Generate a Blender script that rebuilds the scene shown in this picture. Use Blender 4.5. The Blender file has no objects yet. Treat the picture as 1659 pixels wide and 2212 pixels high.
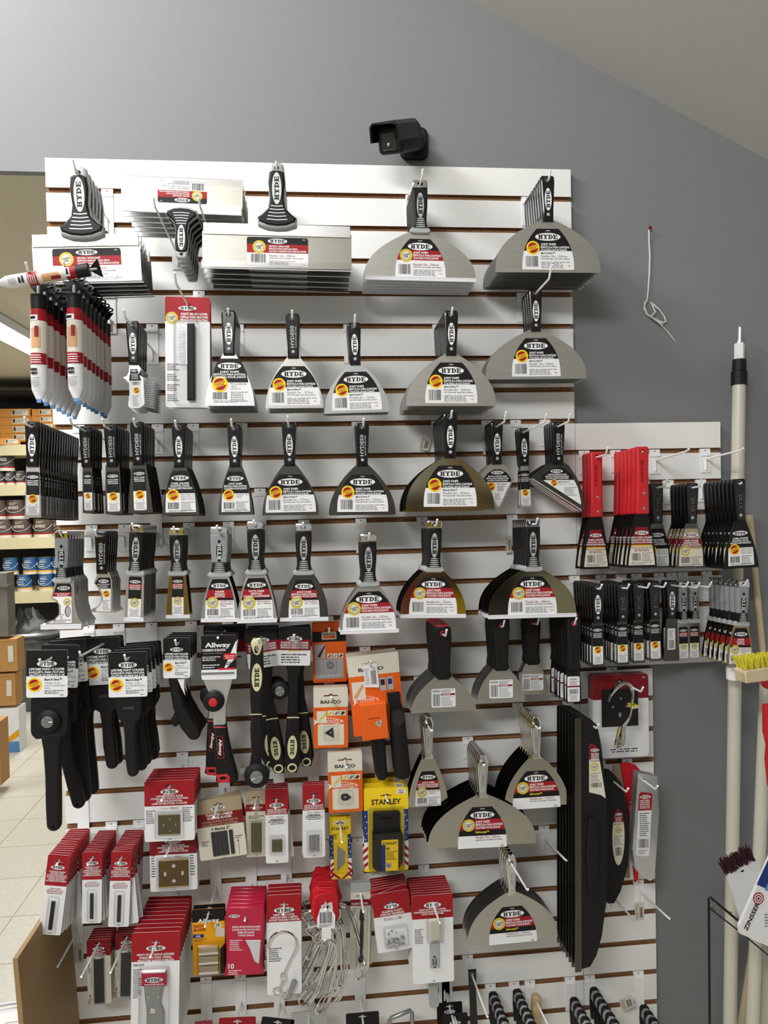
import bpy, math, random
from mathutils import Vector, Matrix, geometry
random.seed(11)
SC = bpy.context.scene
COL = SC.collection
PI = math.pi
# ------------------------------------------------------------------ camera model (fitted to the grooves of the slat wall)
H0 = 2.305                    # height of the topmost groove above the floor
CX, CY, CZ = .5768, -1.7489, H0-.7051
YAW, PIT, ROL, FPX = .0983, -.0219, -.0216, 1600.
def axes():
    ca, sa, cb, sb, cc, sc = math.cos(YAW), math.sin(YAW), math.cos(PIT), math.sin(PIT), math.cos(ROL), math.sin(ROL)
    F = Vector((sa*cb, ca*cb, sb)); R = Vector((ca, -sa, 0)); U = R.cross(F)
    return cc*R+sc*U, -sc*R+cc*U, F
AR, AU, AF = axes()
CAM = Vector((CX, CY, CZ))
def at(u, v, d):              # the point seen at photo pixel (u, v) that stands d metres in front of the slat wall
    r = AR*((u-829.5)/FPX) + AU*(-(v-1106)/FPX) + AF
    t = (-d-CAM.y)/r.y
    return CAM + r*t
def to_floor(u, v, z=0.):
    r = AR*((u-829.5)/FPX) + AU*(-(v-1106)/FPX) + AF
    return CAM + r*((z-CAM.z)/r.z)
cd = bpy.data.cameras.new('camera'); cam = bpy.data.objects.new('camera', cd); COL.objects.link(cam)
cd.sensor_fit = 'HORIZONTAL'; cd.sensor_width = 36; cd.lens = FPX/1659*36; cd.clip_start = .05
cam.matrix_world = Matrix(((AR.x, AU.x, -AF.x, CX), (AR.y, AU.y, -AF.y, CY), (AR.z, AU.z, -AF.z, CZ), (0, 0, 0, 1)))
SC.camera = cam
# ------------------------------------------------------------------ materials
MATS = {}
def lin(c): return tuple((x/12.92 if x <= .04045 else ((x+.055)/1.055)**2.4) for x in c)
def rgb(h): return lin(tuple(int(h[i:i+2], 16)/255 for i in (0, 2, 4)))
def mat(name, h, rough=.5, metal=0., spec=.5, noise=0, nscale=40, bump=0, emit=0, coat=0, bdist=.001, alpha=1, stretch=None, h2=None):
    m = bpy.data.materials.new(name); m.use_nodes = True; nt = m.node_tree; b = nt.nodes['Principled BSDF']
    c = rgb(h)
    b.inputs['Base Color'].default_value = (*c, 1); b.inputs['Roughness'].default_value = rough
    b.inputs['Metallic'].default_value = metal; b.inputs['Specular IOR Level'].default_value = spec
    if coat: b.inputs['Coat Weight'].default_value = coat; b.inputs['Coat Roughness'].default_value = .15
    if emit:
        b.inputs['Emission Color'].default_value = (*c, 1); b.inputs['Emission Strength'].default_value = emit
    if alpha < 1: b.inputs['Alpha'].default_value = alpha
    if noise or bump:
        tc = nt.nodes.new('ShaderNodeTexCoord'); nz = nt.nodes.new('ShaderNodeTexNoise'); nz.inputs['Scale'].default_value = nscale
        nz.inputs['Detail'].default_value = 5 if bdist == .001 else 0
        src = tc.outputs['Object']
        if stretch:
            mp = nt.nodes.new('ShaderNodeMapping'); mp.inputs['Scale'].default_value = stretch
            nt.links.new(src, mp.inputs[0]); src = mp.outputs[0]
        nt.links.new(src, nz.inputs['Vector'])
        if noise:
            mx = nt.nodes.new('ShaderNodeMix'); mx.data_type = 'RGBA'
            c2 = rgb(h2) if h2 else tuple(x*(1-noise) for x in c)
            mx.inputs[6].default_value = (*c, 1); mx.inputs[7].default_value = (*c2, 1)
            cr = nt.nodes.new('ShaderNodeMapRange'); cr.inputs[1].default_value = .35; cr.inputs[2].default_value = .65
            nt.links.new(nz.outputs['Fac'], cr.inputs[0]); nt.links.new(cr.outputs[0], mx.inputs[0]); nt.links.new(mx.outputs[2], b.inputs['Base Color'])
        if bump:
            bp = nt.nodes.new('ShaderNodeBump'); bp.inputs['Strength'].default_value = bump; bp.inputs['Distance'].default_value = bdist
            nt.links.new(nz.outputs['Fac'], bp.inputs['Height']); nt.links.new(bp.outputs[0], b.inputs['Normal'])
    MATS[name] = m; return m
mat('melamine', 'f4f4f2', .42, noise=.03, nscale=9)
mat('mdf', 'a87a50', .8, noise=.35, nscale=220)
mat('wall_paint', '808284', .75, noise=.05, nscale=300, bump=.15)
mat('ceiling_paint', 'd8d8d4', .85, noise=.03, nscale=200, bump=.1)
mat('beige_paint', 'd2cab6', .8, noise=.04, nscale=60)
mat('floor_tile', 'c9c5b8', .35, noise=.10, nscale=55)
mat('hardboard', 'a5875c', .6, noise=.12, nscale=12)
mat('pale_wood', 'dcc9a4', .5, noise=.2, nscale=30, stretch=(1, 1, .08))
mat('wood', 'd9b98a', .5, noise=.25, nscale=60, stretch=(.08, 1, 1))
mat('black_nylon', '0b0b0c', .22, spec=.6)
mat('black_rubber', '161617', .5, 0., .25)
mat('black_matte', '171718', .5, 0., .25, bump=.3, nscale=1500)
mat('black_print', '191718', .5, 0., .25)
mat('grey_print', '5a5a5c', .5, 0., .25)
mat('grey_rubber', '8c8f92', .45)
mat('silver_plastic', 'a9acab', .4)
mat('pale_silver', 'c9cfcc', .35)
mat('chrome', 'dcdcda', .07, 1.)
mat('steel', 'd2d1cb', .38, 1., noise=.08, nscale=400, stretch=(.03, 1, 1))
mat('steel_mirror', 'c6c4bd', .1, 1., nscale=5, bump=.5, bdist=.005)
mat('steel_dark', '6d6b66', .3, 1., noise=.12, nscale=300, stretch=(.03, 1, 1))
mat('steel_black', '232222', .4, .6)  # black steel, and the shade painted on blade backs and edges
mat('aluminium', 'e4e5e6', .28, .9)
mat('zinc', 'a3a7aa', .35, .9)
mat('brass', '6f694e', .4, .7)
mat('bronze', '735c3c', .35, .85)
mat('steel_brushed', '9c9a92', .4, 1., noise=.06, nscale=400, stretch=(.03, 1, 1))
mat('gold_steel', 'a8925e', .22, 1.)
mat('carbide', '3c3d3f', .4, .5)
mat('white_print', 'e9e9ea', .5, 0., .25)
mat('cream_print', 'd9d4c4', .5, 0., .25)
mat('ink', '2a2a2c', .5, 0., .25)
mat('pale_ink', '77777c', .5, 0., .25)
mat('red_print', '9e1b23', .5, 0., .25)
mat('deep_red', '80161f', .5, 0., .25)
mat('bright_red', 'c8202c', .5, 0., .25)
mat('crimson', 'b5173c', .3)
mat('red_plastic', 'c61f27', .45, bump=.1, nscale=900)
mat('orange_print', 'e2611c', .5, 0., .25)
mat('yellow_print', 'f0cc22', .5, 0., .25)
mat('amber_print', 'eba616', .5, 0., .25)
mat('gold_print', 'd2bd2c', .5, 0., .25)
mat('tan_print', 'a8987c', .5, 0., .25)
mat('blue_print', '24397c', .5, 0., .25)
mat('sky_print', '5f93c8', .5, 0., .25)
mat('hook_white', 'fafafa', .25, coat=.5)
mat('guard_plastic', 'e4e4ea', .3)
mat('seal_green', 'cfcc9f', .5)
mat('cord', 'd5dcd8', .6)
mat('carton', 'b98a4e', .7, noise=.08, nscale=20)
mat('carton_orange', 'c98a3c', .7)
mat('shelf_cream', 'd6cba4', .5)
mat('can_brown', '5a4a42', .4)
mat('can_blue', '2f5f92', .4)
mat('can_grey', '3a3a3c', .5)
mat('bag_black', '1a1a18', .5)
mat('bin_grey', '5e625c', .6, noise=.3, nscale=30)
mat('machine_grey', '77746a', .6, noise=.2, nscale=9)
mat('dull_black', '1c1b1b', .8)  # plain dull black for the rack frame, shelf backs and small marks
mat('yellow_bristle', 'e6dc3c', .6)
mat('maroon_bristle', '3a1420', .7)
mat('pole_cream', 'c6c3b2', .35)
mat('pole_grey', 'b9b7a2', .35, .3)
mat('tube_glow', 'fffdf2', .5, emit=14)
mat('flesh_print', 'c99a72', .5, 0., .25)
mat('lens_glass', '20201e', .08, coat=1)
def plastic_clear():
    m = bpy.data.materials.new('clear_plastic'); m.use_nodes = True; nt = m.node_tree; nt.nodes.clear()
    o = nt.nodes.new('ShaderNodeOutputMaterial'); t = nt.nodes.new('ShaderNodeBsdfTransparent'); g = nt.nodes.new('ShaderNodeBsdfGlossy')
    g.inputs['Roughness'].default_value = .12; t.inputs[0].default_value = (.985, .985, .99, 1)
    x = nt.nodes.new('ShaderNodeMixShader'); f = nt.nodes.new('ShaderNodeFresnel'); f.inputs[0].default_value = 1.35
    ml = nt.nodes.new('ShaderNodeMath'); ml.operation = 'MULTIPLY'; ml.inputs[1].default_value = .55; nt.links.new(f.outputs[0], ml.inputs[0]); nt.links.new(ml.outputs[0], x.inputs[0]); nt.links.new(t.outputs[0], x.inputs[1]); nt.links.new(g.outputs[0], x.inputs[2]); nt.links.new(x.outputs[0], o.inputs[0])
    MATS['clear_plastic'] = m
plastic_clear()
def tile_lines():             # thin joints between the floor tiles
    m = MATS['floor_tile']; nt = m.node_tree; b = nt.nodes['Principled BSDF']
    src = b.inputs['Base Color'].links[0].from_socket
    tc = nt.nodes.new('ShaderNodeTexCoord'); br = nt.nodes.new('ShaderNodeTexBrick'); br.offset = 0; br.inputs['Scale'].default_value = 1
    br.inputs['Mortar Size'].default_value = .0025; br.inputs['Brick Width'].default_value = .305; br.inputs['Row Height'].default_value = .305
    br.inputs['Color1'].default_value = (1, 1, 1, 1); br.inputs['Color2'].default_value = (.96, .96, .95, 1); br.inputs['Mortar'].default_value = (.55, .5, .42, 1)
    mx = nt.nodes.new('ShaderNodeMix'); mx.data_type = 'RGBA'; mx.blend_type = 'MULTIPLY'; mx.inputs[0].default_value = 1
    nt.links.new(tc.outputs['Object'], br.inputs['Vector']); nt.links.new(src, mx.inputs[6]); nt.links.new(br.outputs['Color'], mx.inputs[7]); nt.links.new(mx.outputs[2], b.inputs['Base Color'])
tile_lines()
# ------------------------------------------------------------------ text
TXT = {}
def glyphs(s, bold):
    k = (s, bold)
    if k not in TXT:
        c = bpy.data.curves.new('t', 'FONT'); c.body = s; c.size = 1; c.resolution_u = 2; c.offset = .03 if bold else .0
        c.fill_mode = 'FRONT'
        o = bpy.data.objects.new('t', c); COL.objects.link(o); bpy.context.view_layer.update()
        me = bpy.data.meshes.new_from_object(o.evaluated_get(bpy.context.evaluated_depsgraph_get()))
        vs = [(v.co.x, v.co.y) for v in me.vertices]; fs = [tuple(p.vertices) for p in me.polygons]
        bpy.data.objects.remove(o); bpy.data.meshes.remove(me); bpy.data.curves.remove(c)
        x0 = min(v[0] for v in vs); x1 = max(v[0] for v in vs)
        TXT[k] = ([(v[0]-x0, v[1]) for v in vs], fs, x1-x0)
    return TXT[k]
def rect(x0, z0, x1, z1): return [(x0, z0), (x1, z0), (x1, z1), (x0, z1)]
def oval(cx, cz, a, b, n=28): return [(cx+a*math.cos(2*PI*i/n), cz+b*math.sin(2*PI*i/n)) for i in range(n)]
def rrect(x0, z0, x1, z1, r, n=3):
    P = []
    for cx, cz, a0 in ((x1-r, z0+r, -PI/2), (x1-r, z1-r, 0), (x0+r, z1-r, PI/2), (x0+r, z0+r, PI)):
        for i in range(n+1): a = a0+PI/2*i/n; P.append((cx+r*math.cos(a), cz+r*math.sin(a)))
    return P
def area(p): return sum(p[i-1][0]*p[i][1]-p[i][0]*p[i-1][1] for i in range(len(p)))/2
def ccw(p): return list(p) if area(p) > 0 else list(p)[::-1]
def offs(p, d):               # move a CCW outline inward by d
    n = len(p); o = []
    for i in range(n):
        a, b, c = Vector(p[i-1]), Vector(p[i]), Vector(p[(i+1) % n])
        e1 = (b-a); e2 = (c-b)
        if e1.length < 1e-6: e1 = e2
        if e2.length < 1e-6: e2 = e1
        e1.normalize(); e2.normalize()
        nn = Vector((-e1.y, e1.x))+Vector((-e2.y, e2.x))
        if nn.length < .2: nn = Vector((-e1.y, e1.x))
        nn.normalize(); k = max(.6, nn.dot(Vector((-e1.y, e1.x))))
        o.append((b.x+nn.x*d/k, b.y+nn.y*d/k))
    return o
LET = []                      # the slab letters of the oval mark, on a 1 high grid
def _r(x0, z0, x1, z1): return rect(x0, z0, x1, z1)
def _letters():
    H = [_r(.12, 0, .38, 1), _r(.57, 0, .83, 1), _r(0, 0, .46, .17), _r(.5, 0, .95, .17), _r(0, .83, .46, 1), _r(.5, .83, .95, 1), _r(.3, .42, .6, .6)]
    Y = [[(.1, 1), (.36, .45), (.6, .45), (.38, 1)], [(.62, 1), (.42, .45), (.6, .45), (.84, 1)], _r(.34, 0, .6, .5), _r(.2, 0, .74, .17), _r(0, .83, .44, 1), _r(.54, .83, .96, 1)]
    D = [_r(.12, 0, .38, 1), _r(0, 0, .3, .17), _r(0, .83, .3, 1)]
    N = 8
    for i in range(N):
        a0, a1 = -PI/2+PI*i/N, -PI/2+PI*(i+1)/N
        o = lambda a: (.38+.57*math.cos(a), .5+.5*math.sin(a)); q = lambda a: (.38+.29*math.cos(a), .5+.33*math.sin(a))
        D.append([o(a0), o(a1), q(a1), q(a0)])
    E = [_r(.12, 0, .38, 1), _r(0, 0, .3, .17), _r(0, .83, .3, 1), _r(.3, 0, .88, .17), _r(.3, .83, .86, 1), _r(.72, .1, .88, .36), _r(.72, .64, .86, .9), _r(.3, .42, .62, .58), _r(.52, .34, .62, .66)]
    for i, L in enumerate((H, Y, D, E)):
        for p in L: LET.append([(x+i*1.01, z) for x, z in p])
_letters()
# ------------------------------------------------------------------ mesh builder (units mm; x right, z up, -y towards the room)
class MB:
    def __init__(s): s.v = []; s.f = []; s.m = []; s.names = []
    def mi(s, n):
        if n not in s.names: s.names.append(n)
        return s.names.index(n)
    def face(s, idx, m): s.f.append(tuple(idx)); s.m.append(s.mi(m))
    def poly(s, p, y, m):
        p = ccw(p); b = len(s.v); s.v += [(x, y, z) for x, z in p]; s.face(range(b, b+len(p)), m); return s
    def cap(s, outer, holes, y, m, flip):
        loops = [outer]+holes; b = len(s.v); flat = []
        for L in loops: flat += [(x, y, z) for x, z in L]
        s.v += flat
        if not holes:
            ids = list(range(b, b+len(outer))); s.face(ids[::-1] if flip else ids, m); return
        for t in geometry.tessellate_polygon([[Vector((x, z, 0)) for x, z in L] for L in loops]):
            a = [flat[i] for i in t]
            ar = (a[1][0]-a[0][0])*(a[2][2]-a[0][2])-(a[2][0]-a[0][0])*(a[1][2]-a[0][2])
            t = t if (ar > 0) != flip else t[::-1]
            s.face([b+i for i in t], m)
    def loft(s, rings, m, close=True):  # rings of (pts, y) front to back, CCW outlines
        base = []
        for p, y in rings: base.append(len(s.v)); s.v += [(x, y, z) for x, z in p]
        n = len(rings[0][0])
        for k in range(len(rings)-1):
            a, b = base[k], base[k+1]
            for i in range(n):
                j = (i+1) % n; s.face((a+i, b+i, b+j, a+j), m)
    def prism(s, p, y0, y1, m, holes=(), side=None):
        p = ccw(p); hs = [ccw(h) for h in holes]
        s.cap(p, hs, y0, m, False); s.cap(p, hs, y1, m, True); s.loft([(p, y0), (p, y1)], side or m)
        for h in hs: s.loft([(h[::-1], y0), (h[::-1], y1)], side or m)
        return s
    def pillow(s, p, y0, y1, r, m, holes=(), n=2):
        p = ccw(p); hs = [ccw(h) for h in holes]; R = []
        for i in range(n+1):
            a = PI/2*i/n; R.append((offs(p, r*(1-math.sin(a))), y0+r*(1-math.cos(a))))
        for i in range(n+1):
            a = PI/2*(1-i/n); R.append((offs(p, r*(1-math.sin(a))), y1-r*(1-math.cos(a))))
        s.loft(R, m); s.cap(R[0][0], hs, y0, m, False); s.cap(R[-1][0], hs, y1, m, True)
        for h in hs: s.loft([(h[::-1], y0), (h[::-1], y1)], m)
        return s
    def box(s, x0, y0, z0, x1, y1, z1, m): return s.prism(rect(x0, z0, x1, z1), y0, y1, m)
    def tube(s, path, r, m, seg=8, closed=False, caps=True, rs=None):
        P = [Vector(p) for p in path]; n = len(P); base = []; up = None
        for i in range(n):
            if closed: t = P[(i+1) % n]-P[i-1]
            else: t = P[min(i+1, n-1)]-P[max(i-1, 0)]
            t.normalize()
            if up is None: up = Vector((0, 0, 1)) if abs(t.z) < .9 else Vector((0, 1, 0))
            a = t.cross(up)
            if a.length < 1e-4: a = t.cross(Vector((1, 0, 0)))
            a.normalize(); b = a.cross(t); up = b
            rr = rs[i] if rs else r
            base.append(len(s.v)); s.v += [tuple(P[i]+(a*math.cos(2*PI*k/seg)+b*math.sin(2*PI*k/seg))*rr) for k in range(seg)]
        for i in range(n if closed else n-1):
            a, b = base[i], base[(i+1) % n]
            for k in range(seg): j = (k+1) % seg; s.face((a+k, a+j, b+j, b+k), m)
        if caps and not closed:
            s.face([base[0]+k for k in range(seg)][::-1], m); s.face([base[-1]+k for k in range(seg)], m)
        return s
    def ball(s, c, r, m, seg=10):
        n = 6; s.tube([(c[0], c[1]-r*math.cos(PI*(i+.02)/(n+.04)), c[2]) for i in range(n+1)], 0, m, seg, rs=[r*math.sin(PI*(i+.02)/(n+.04)) for i in range(n+1)]); return s
    def text(s, t, cx, cz, h, m, y, bold=True, rot=0, w=None, al='c', shear=0):
        if not t.strip(): return s
        vs, fs, W = glyphs(t, bold); k = h/.72; kx = k if w is None else w/W
        W *= kx; ox = {'c': -W/2, 'l': 0, 'r': -W}[al]; c, sn = math.cos(rot), math.sin(rot); b = len(s.v)
        for x, z in vs:
            X = x*kx+ox+shear*z*k; Z = z*k-h/2; s.v.append((cx+X*c-Z*sn, y, cz+X*sn+Z*c))
        for f in fs: s.face([b+i for i in f], m)
        return s
    def mark(s, cx, cz, w, y, m='black_print', bg='white_print', rot=0, h=None, fill=.78, ring=None):  # oval with the four slab letters
        h = h or w*.3; c, sn = math.cos(rot), math.sin(rot)
        T = lambda p: [(cx+x*c-z*sn, cz+x*sn+z*c) for x, z in p]
        if ring: s.poly(T(oval(0, 0, w/2+ring[1], h/2+ring[1])), y, ring[0]); y -= .12
        if bg: s.poly(T(oval(0, 0, w/2, h/2)), y, bg)
        kx = w*fill/4.; kz = h*.56
        for p in LET: s.poly(T([((x-1.97)*kx, (z-.5)*kz) for x, z in p]), y-.14, m)
        return s
    def bars(s, x0, z0, x1, z1, y, m='ink', seed=1):
        R = random.Random(seed); x = x0
        while x < x1:
            w = R.choice((.5, .8, 1.3))*(x1-x0)/24; s.poly(rect(x, z0, min(x+w, x1), z1), y, m); x += w+R.choice((.5, .8, 1.1))*(x1-x0)/24
        return s
    def fine(s, x0, z0, x1, z1, y, n, m='pale_ink', seed=2, center=False):  # lines of print too small to read
        R = random.Random(seed); st = (z1-z0)/n
        for i in range(n):
            L = (x1-x0)*R.uniform(.55, 1); z = z1-st*(i+.5); xx = (x0+x1-L)/2 if center else x0; e = xx+L
            while xx < e:
                w = R.uniform(.06, .2)*(x1-x0); s.poly(rect(xx, z-st*.2, min(xx+w, e), z+st*.2), y, m); xx += w+.03*(x1-x0)
        return s
    def seal(s, cx, cz, r, y, kind='bs'):
        s.poly(oval(cx, cz, r, r), y, 'yellow_print' if kind != 'g' else 'gold_print')
        if kind == 'bs':
            s.poly(oval(cx, cz, r*.76, r*.76), y-.14, 'red_print'); a = .35; c, sn = math.cos(a), math.sin(a)
            s.poly([(cx+x*c-z*sn, cz+x*sn+z*c) for x, z in rect(-r*.9, -r*.3, r*.9, r*.3)], y-.28, 'yellow_print')
            s.text('GUARANTEED', cx-.04*r, cz+.12*r, r*.2, 'red_print', y-.4, True, a, r*1.45); s.text('FOREVER', cx+.05*r, cz-.13*r, r*.2, 'red_print', y-.4, True, a, r)
        else:
            s.poly(oval(cx, cz, r*.72, r*.72), y-.14, 'silver_plastic'); s.poly(oval(cx, cz, r*.62, r*.62), y-.28, 'cream_print')
            s.text('STAINLESS', cx, cz+.12*r, r*.24, 'ink', y-.4, True, .2, r*1.1); s.text('STEEL', cx, cz-.2*r, r*.24, 'ink', y-.4, True, .2, r*.7)
        return s
    def smoothtube(s, path, r, m, seg=8, k=4):
        P = [Vector(p) for p in path]; o = []
        for i in range(len(P)-1):
            a, b, c, d = P[max(i-1, 0)], P[i], P[i+1], P[min(i+2, len(P)-1)]
            for j in range(k):
                t = j/k; o.append(.5*((2*b)+(c-a)*t+(2*a-5*b+4*c-d)*t*t+(3*b-a-3*c+d)*t**3))
        return s.tube([tuple(p) for p in o+[P[-1]]], r, m, seg)
    def done(s, name, smooth=35):
        me = bpy.data.meshes.new(name); me.from_pydata([(x*.001, y*.001, z*.001) for x, y, z in s.v], [], s.f)
        for n in s.names: me.materials.append(MATS[n])
        me.polygons.foreach_set('material_index', s.m); me.update()
        if smooth:
            me.polygons.foreach_set('use_smooth', [True]*len(me.polygons)); me.set_sharp_from_angle(angle=math.radians(smooth))
        return me
# ------------------------------------------------------------------ things
LABELS = {}
def tag(o, label, cat, group=None, kind=None):
    if label:
        n = len(label.split())
        if not 4 <= n <= 16: print('LABEL LENGTH', n, label)
        if label in LABELS: print('LABEL TWICE', label)
        LABELS[label] = 1; o['label'] = label
    if cat: o['category'] = cat
    if group: o['group'] = group
    if kind: o['kind'] = kind
    return o
def node(name, me, kids=(), label=None): return (name, me, kids, label)
def grow(nd, parent):
    o = bpy.data.objects.new(nd[0], nd[1]); COL.objects.link(o); o.parent = parent
    if nd[3]: o['label'] = nd[3]
    for k in nd[2]: grow(k, o)
def make(name, nodes, M, label, cat, group=None):
    if len(nodes) == 1:
        o = bpy.data.objects.new(name, nodes[0][1]); COL.objects.link(o); o.matrix_world = M
        for k in nodes[0][2]: grow(k, o)
    else:
        o = bpy.data.objects.new(name, None); o.empty_display_size = .01; COL.objects.link(o); o.matrix_world = M
        for nd in nodes: grow(nd, o)
    return tag(o, label, cat, group)
def pose(A, B, d, ref, yaw=0, pitch=0):
    """matrix that hangs a template by its origin at pixel A and brings its point ref (x, z) to pixel B, d metres off the wall"""
    a, b = at(*A, d), at(*B, d); w = Vector((b.x-a.x, b.z-a.z)); l = Vector(ref)*.001
    s = w.length/l.length; th = math.atan2(w.y, w.x)-math.atan2(l.y, l.x)
    return Matrix.Translation(a) @ Matrix.Rotation(-th, 4, 'Y') @ Matrix.Rotation(yaw, 4, 'Z') @ Matrix.Rotation(pitch, 4, 'X') @ Matrix.Scale(s, 4)
ORD = ['front', 'second', 'third', 'fourth', 'fifth', 'sixth', 'seventh', 'eighth', 'ninth', 'tenth', 'eleventh', 'twelfth', 'thirteenth', 'fourteenth', 'fifteenth', 'sixteenth', 'seventeenth', 'eighteenth']
EUP = .05                     # hooks rise slightly towards the room
GZ = [H0-.0762*k for k in range(30)]
def hook(P, d, L, where, group='white wire hooks on the slat wall', tip=.016, side=0, plate=True, zup=None):
    """P hangs on it at depth d; the rod is L long"""
    x = P.x; zb = P.z-d*EUP-.002
    g = min([z for z in GZ if z > zb+.012] or [zb+.04])
    if zup is not None: g = zup
    nodes = []
    if plate:
        m = MB(); h = (g-zb)*1000
        m.box(-13, -2.2, -34, 13, -.6, h-4, 'hook_white'); m.box(-13, -.6, h-5, 13, 8, h+4, 'hook_white'); m.box(-13, -4.5, h-14, 13, -2.2, h-9, 'hook_white')
        m.prism(oval(0, h-.5, 1.5, 1.5, 8), -.9, -.5, 'dull_black')
        nodes.append(node('backplate', m.done('backplate', 0)))
    m = MB(); l = L*1000
    pts = [(0, -4, -26), (0, -4, -4), (0, -6, -.6), (0, -9, 0), (side*l*.5, -l*.5, l*.5*EUP), (side*l, -l, l*EUP), (side*l, -l-3, l*EUP+1.5)]
    if tip: pts.append((side*l, -l-3-tip*600, l*EUP+tip*800))
    m.tube(pts, 2.3, 'hook_white', 8); nodes.append(node('rod', m.done('rod')))
    return make('slatwall_hook', nodes, Matrix.Translation((x, 0, zb)), f'white wire hook {where}', 'hook', group)
NSTACK = [0]
def plur(s): return s[:-5]+'knives' if s.endswith('knife') else ('bags of razor blades' if s.startswith('bag of') else s+'s')
def stack(name, tpl, A, B, d, n, dt, cat, desc, where, group, ref, L=None, jit=.012, yaw=0, pitch=0, hk=True, back=None, drift=0, tip=.016, hookwhere=None, rolls=None, hside=0, yaws=None, P=None, single=None):
    """n copies along the hook; the front one is posed by pixels"""
    if P is not None: P = Vector(P)
    rnd = random.Random(NSTACK[0]*7+3); NSTACK[0] += 1
    M0 = pose(A, B, d, ref, yaw, pitch)
    for i in range(n):
        o = i*dt
        T = Matrix.Translation((drift*i, o, -o*EUP))
        J = Matrix.Identity(4)
        if i: J = Matrix.Rotation(rnd.uniform(-jit, jit), 4, 'Y') @ Matrix.Rotation(rnd.uniform(-jit, jit)*.4, 4, 'Z')
        if rolls and i < len(rolls): J = Matrix.Rotation(rolls[i], 4, 'Y') @ J
        lab = f'{desc}, {ORD[i]} from the front, {where}' if n > 1 else f'{desc} {where}'
        if n > 1 and i == 0: lab = f'{desc}, frontmost, {where}'
        t = back if (back and i) else tpl
        make(name, t, T @ M0 @ J, lab, cat, group)
    if hk:
        hook(at(*A, d), d, (L or d+.03), hookwhere or f'holding the {plur(single or cat)} {where}' if n > 1 else (hookwhere or f'holding the {single or cat} {where}'), tip=tip, side=hside)
    return M0
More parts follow.
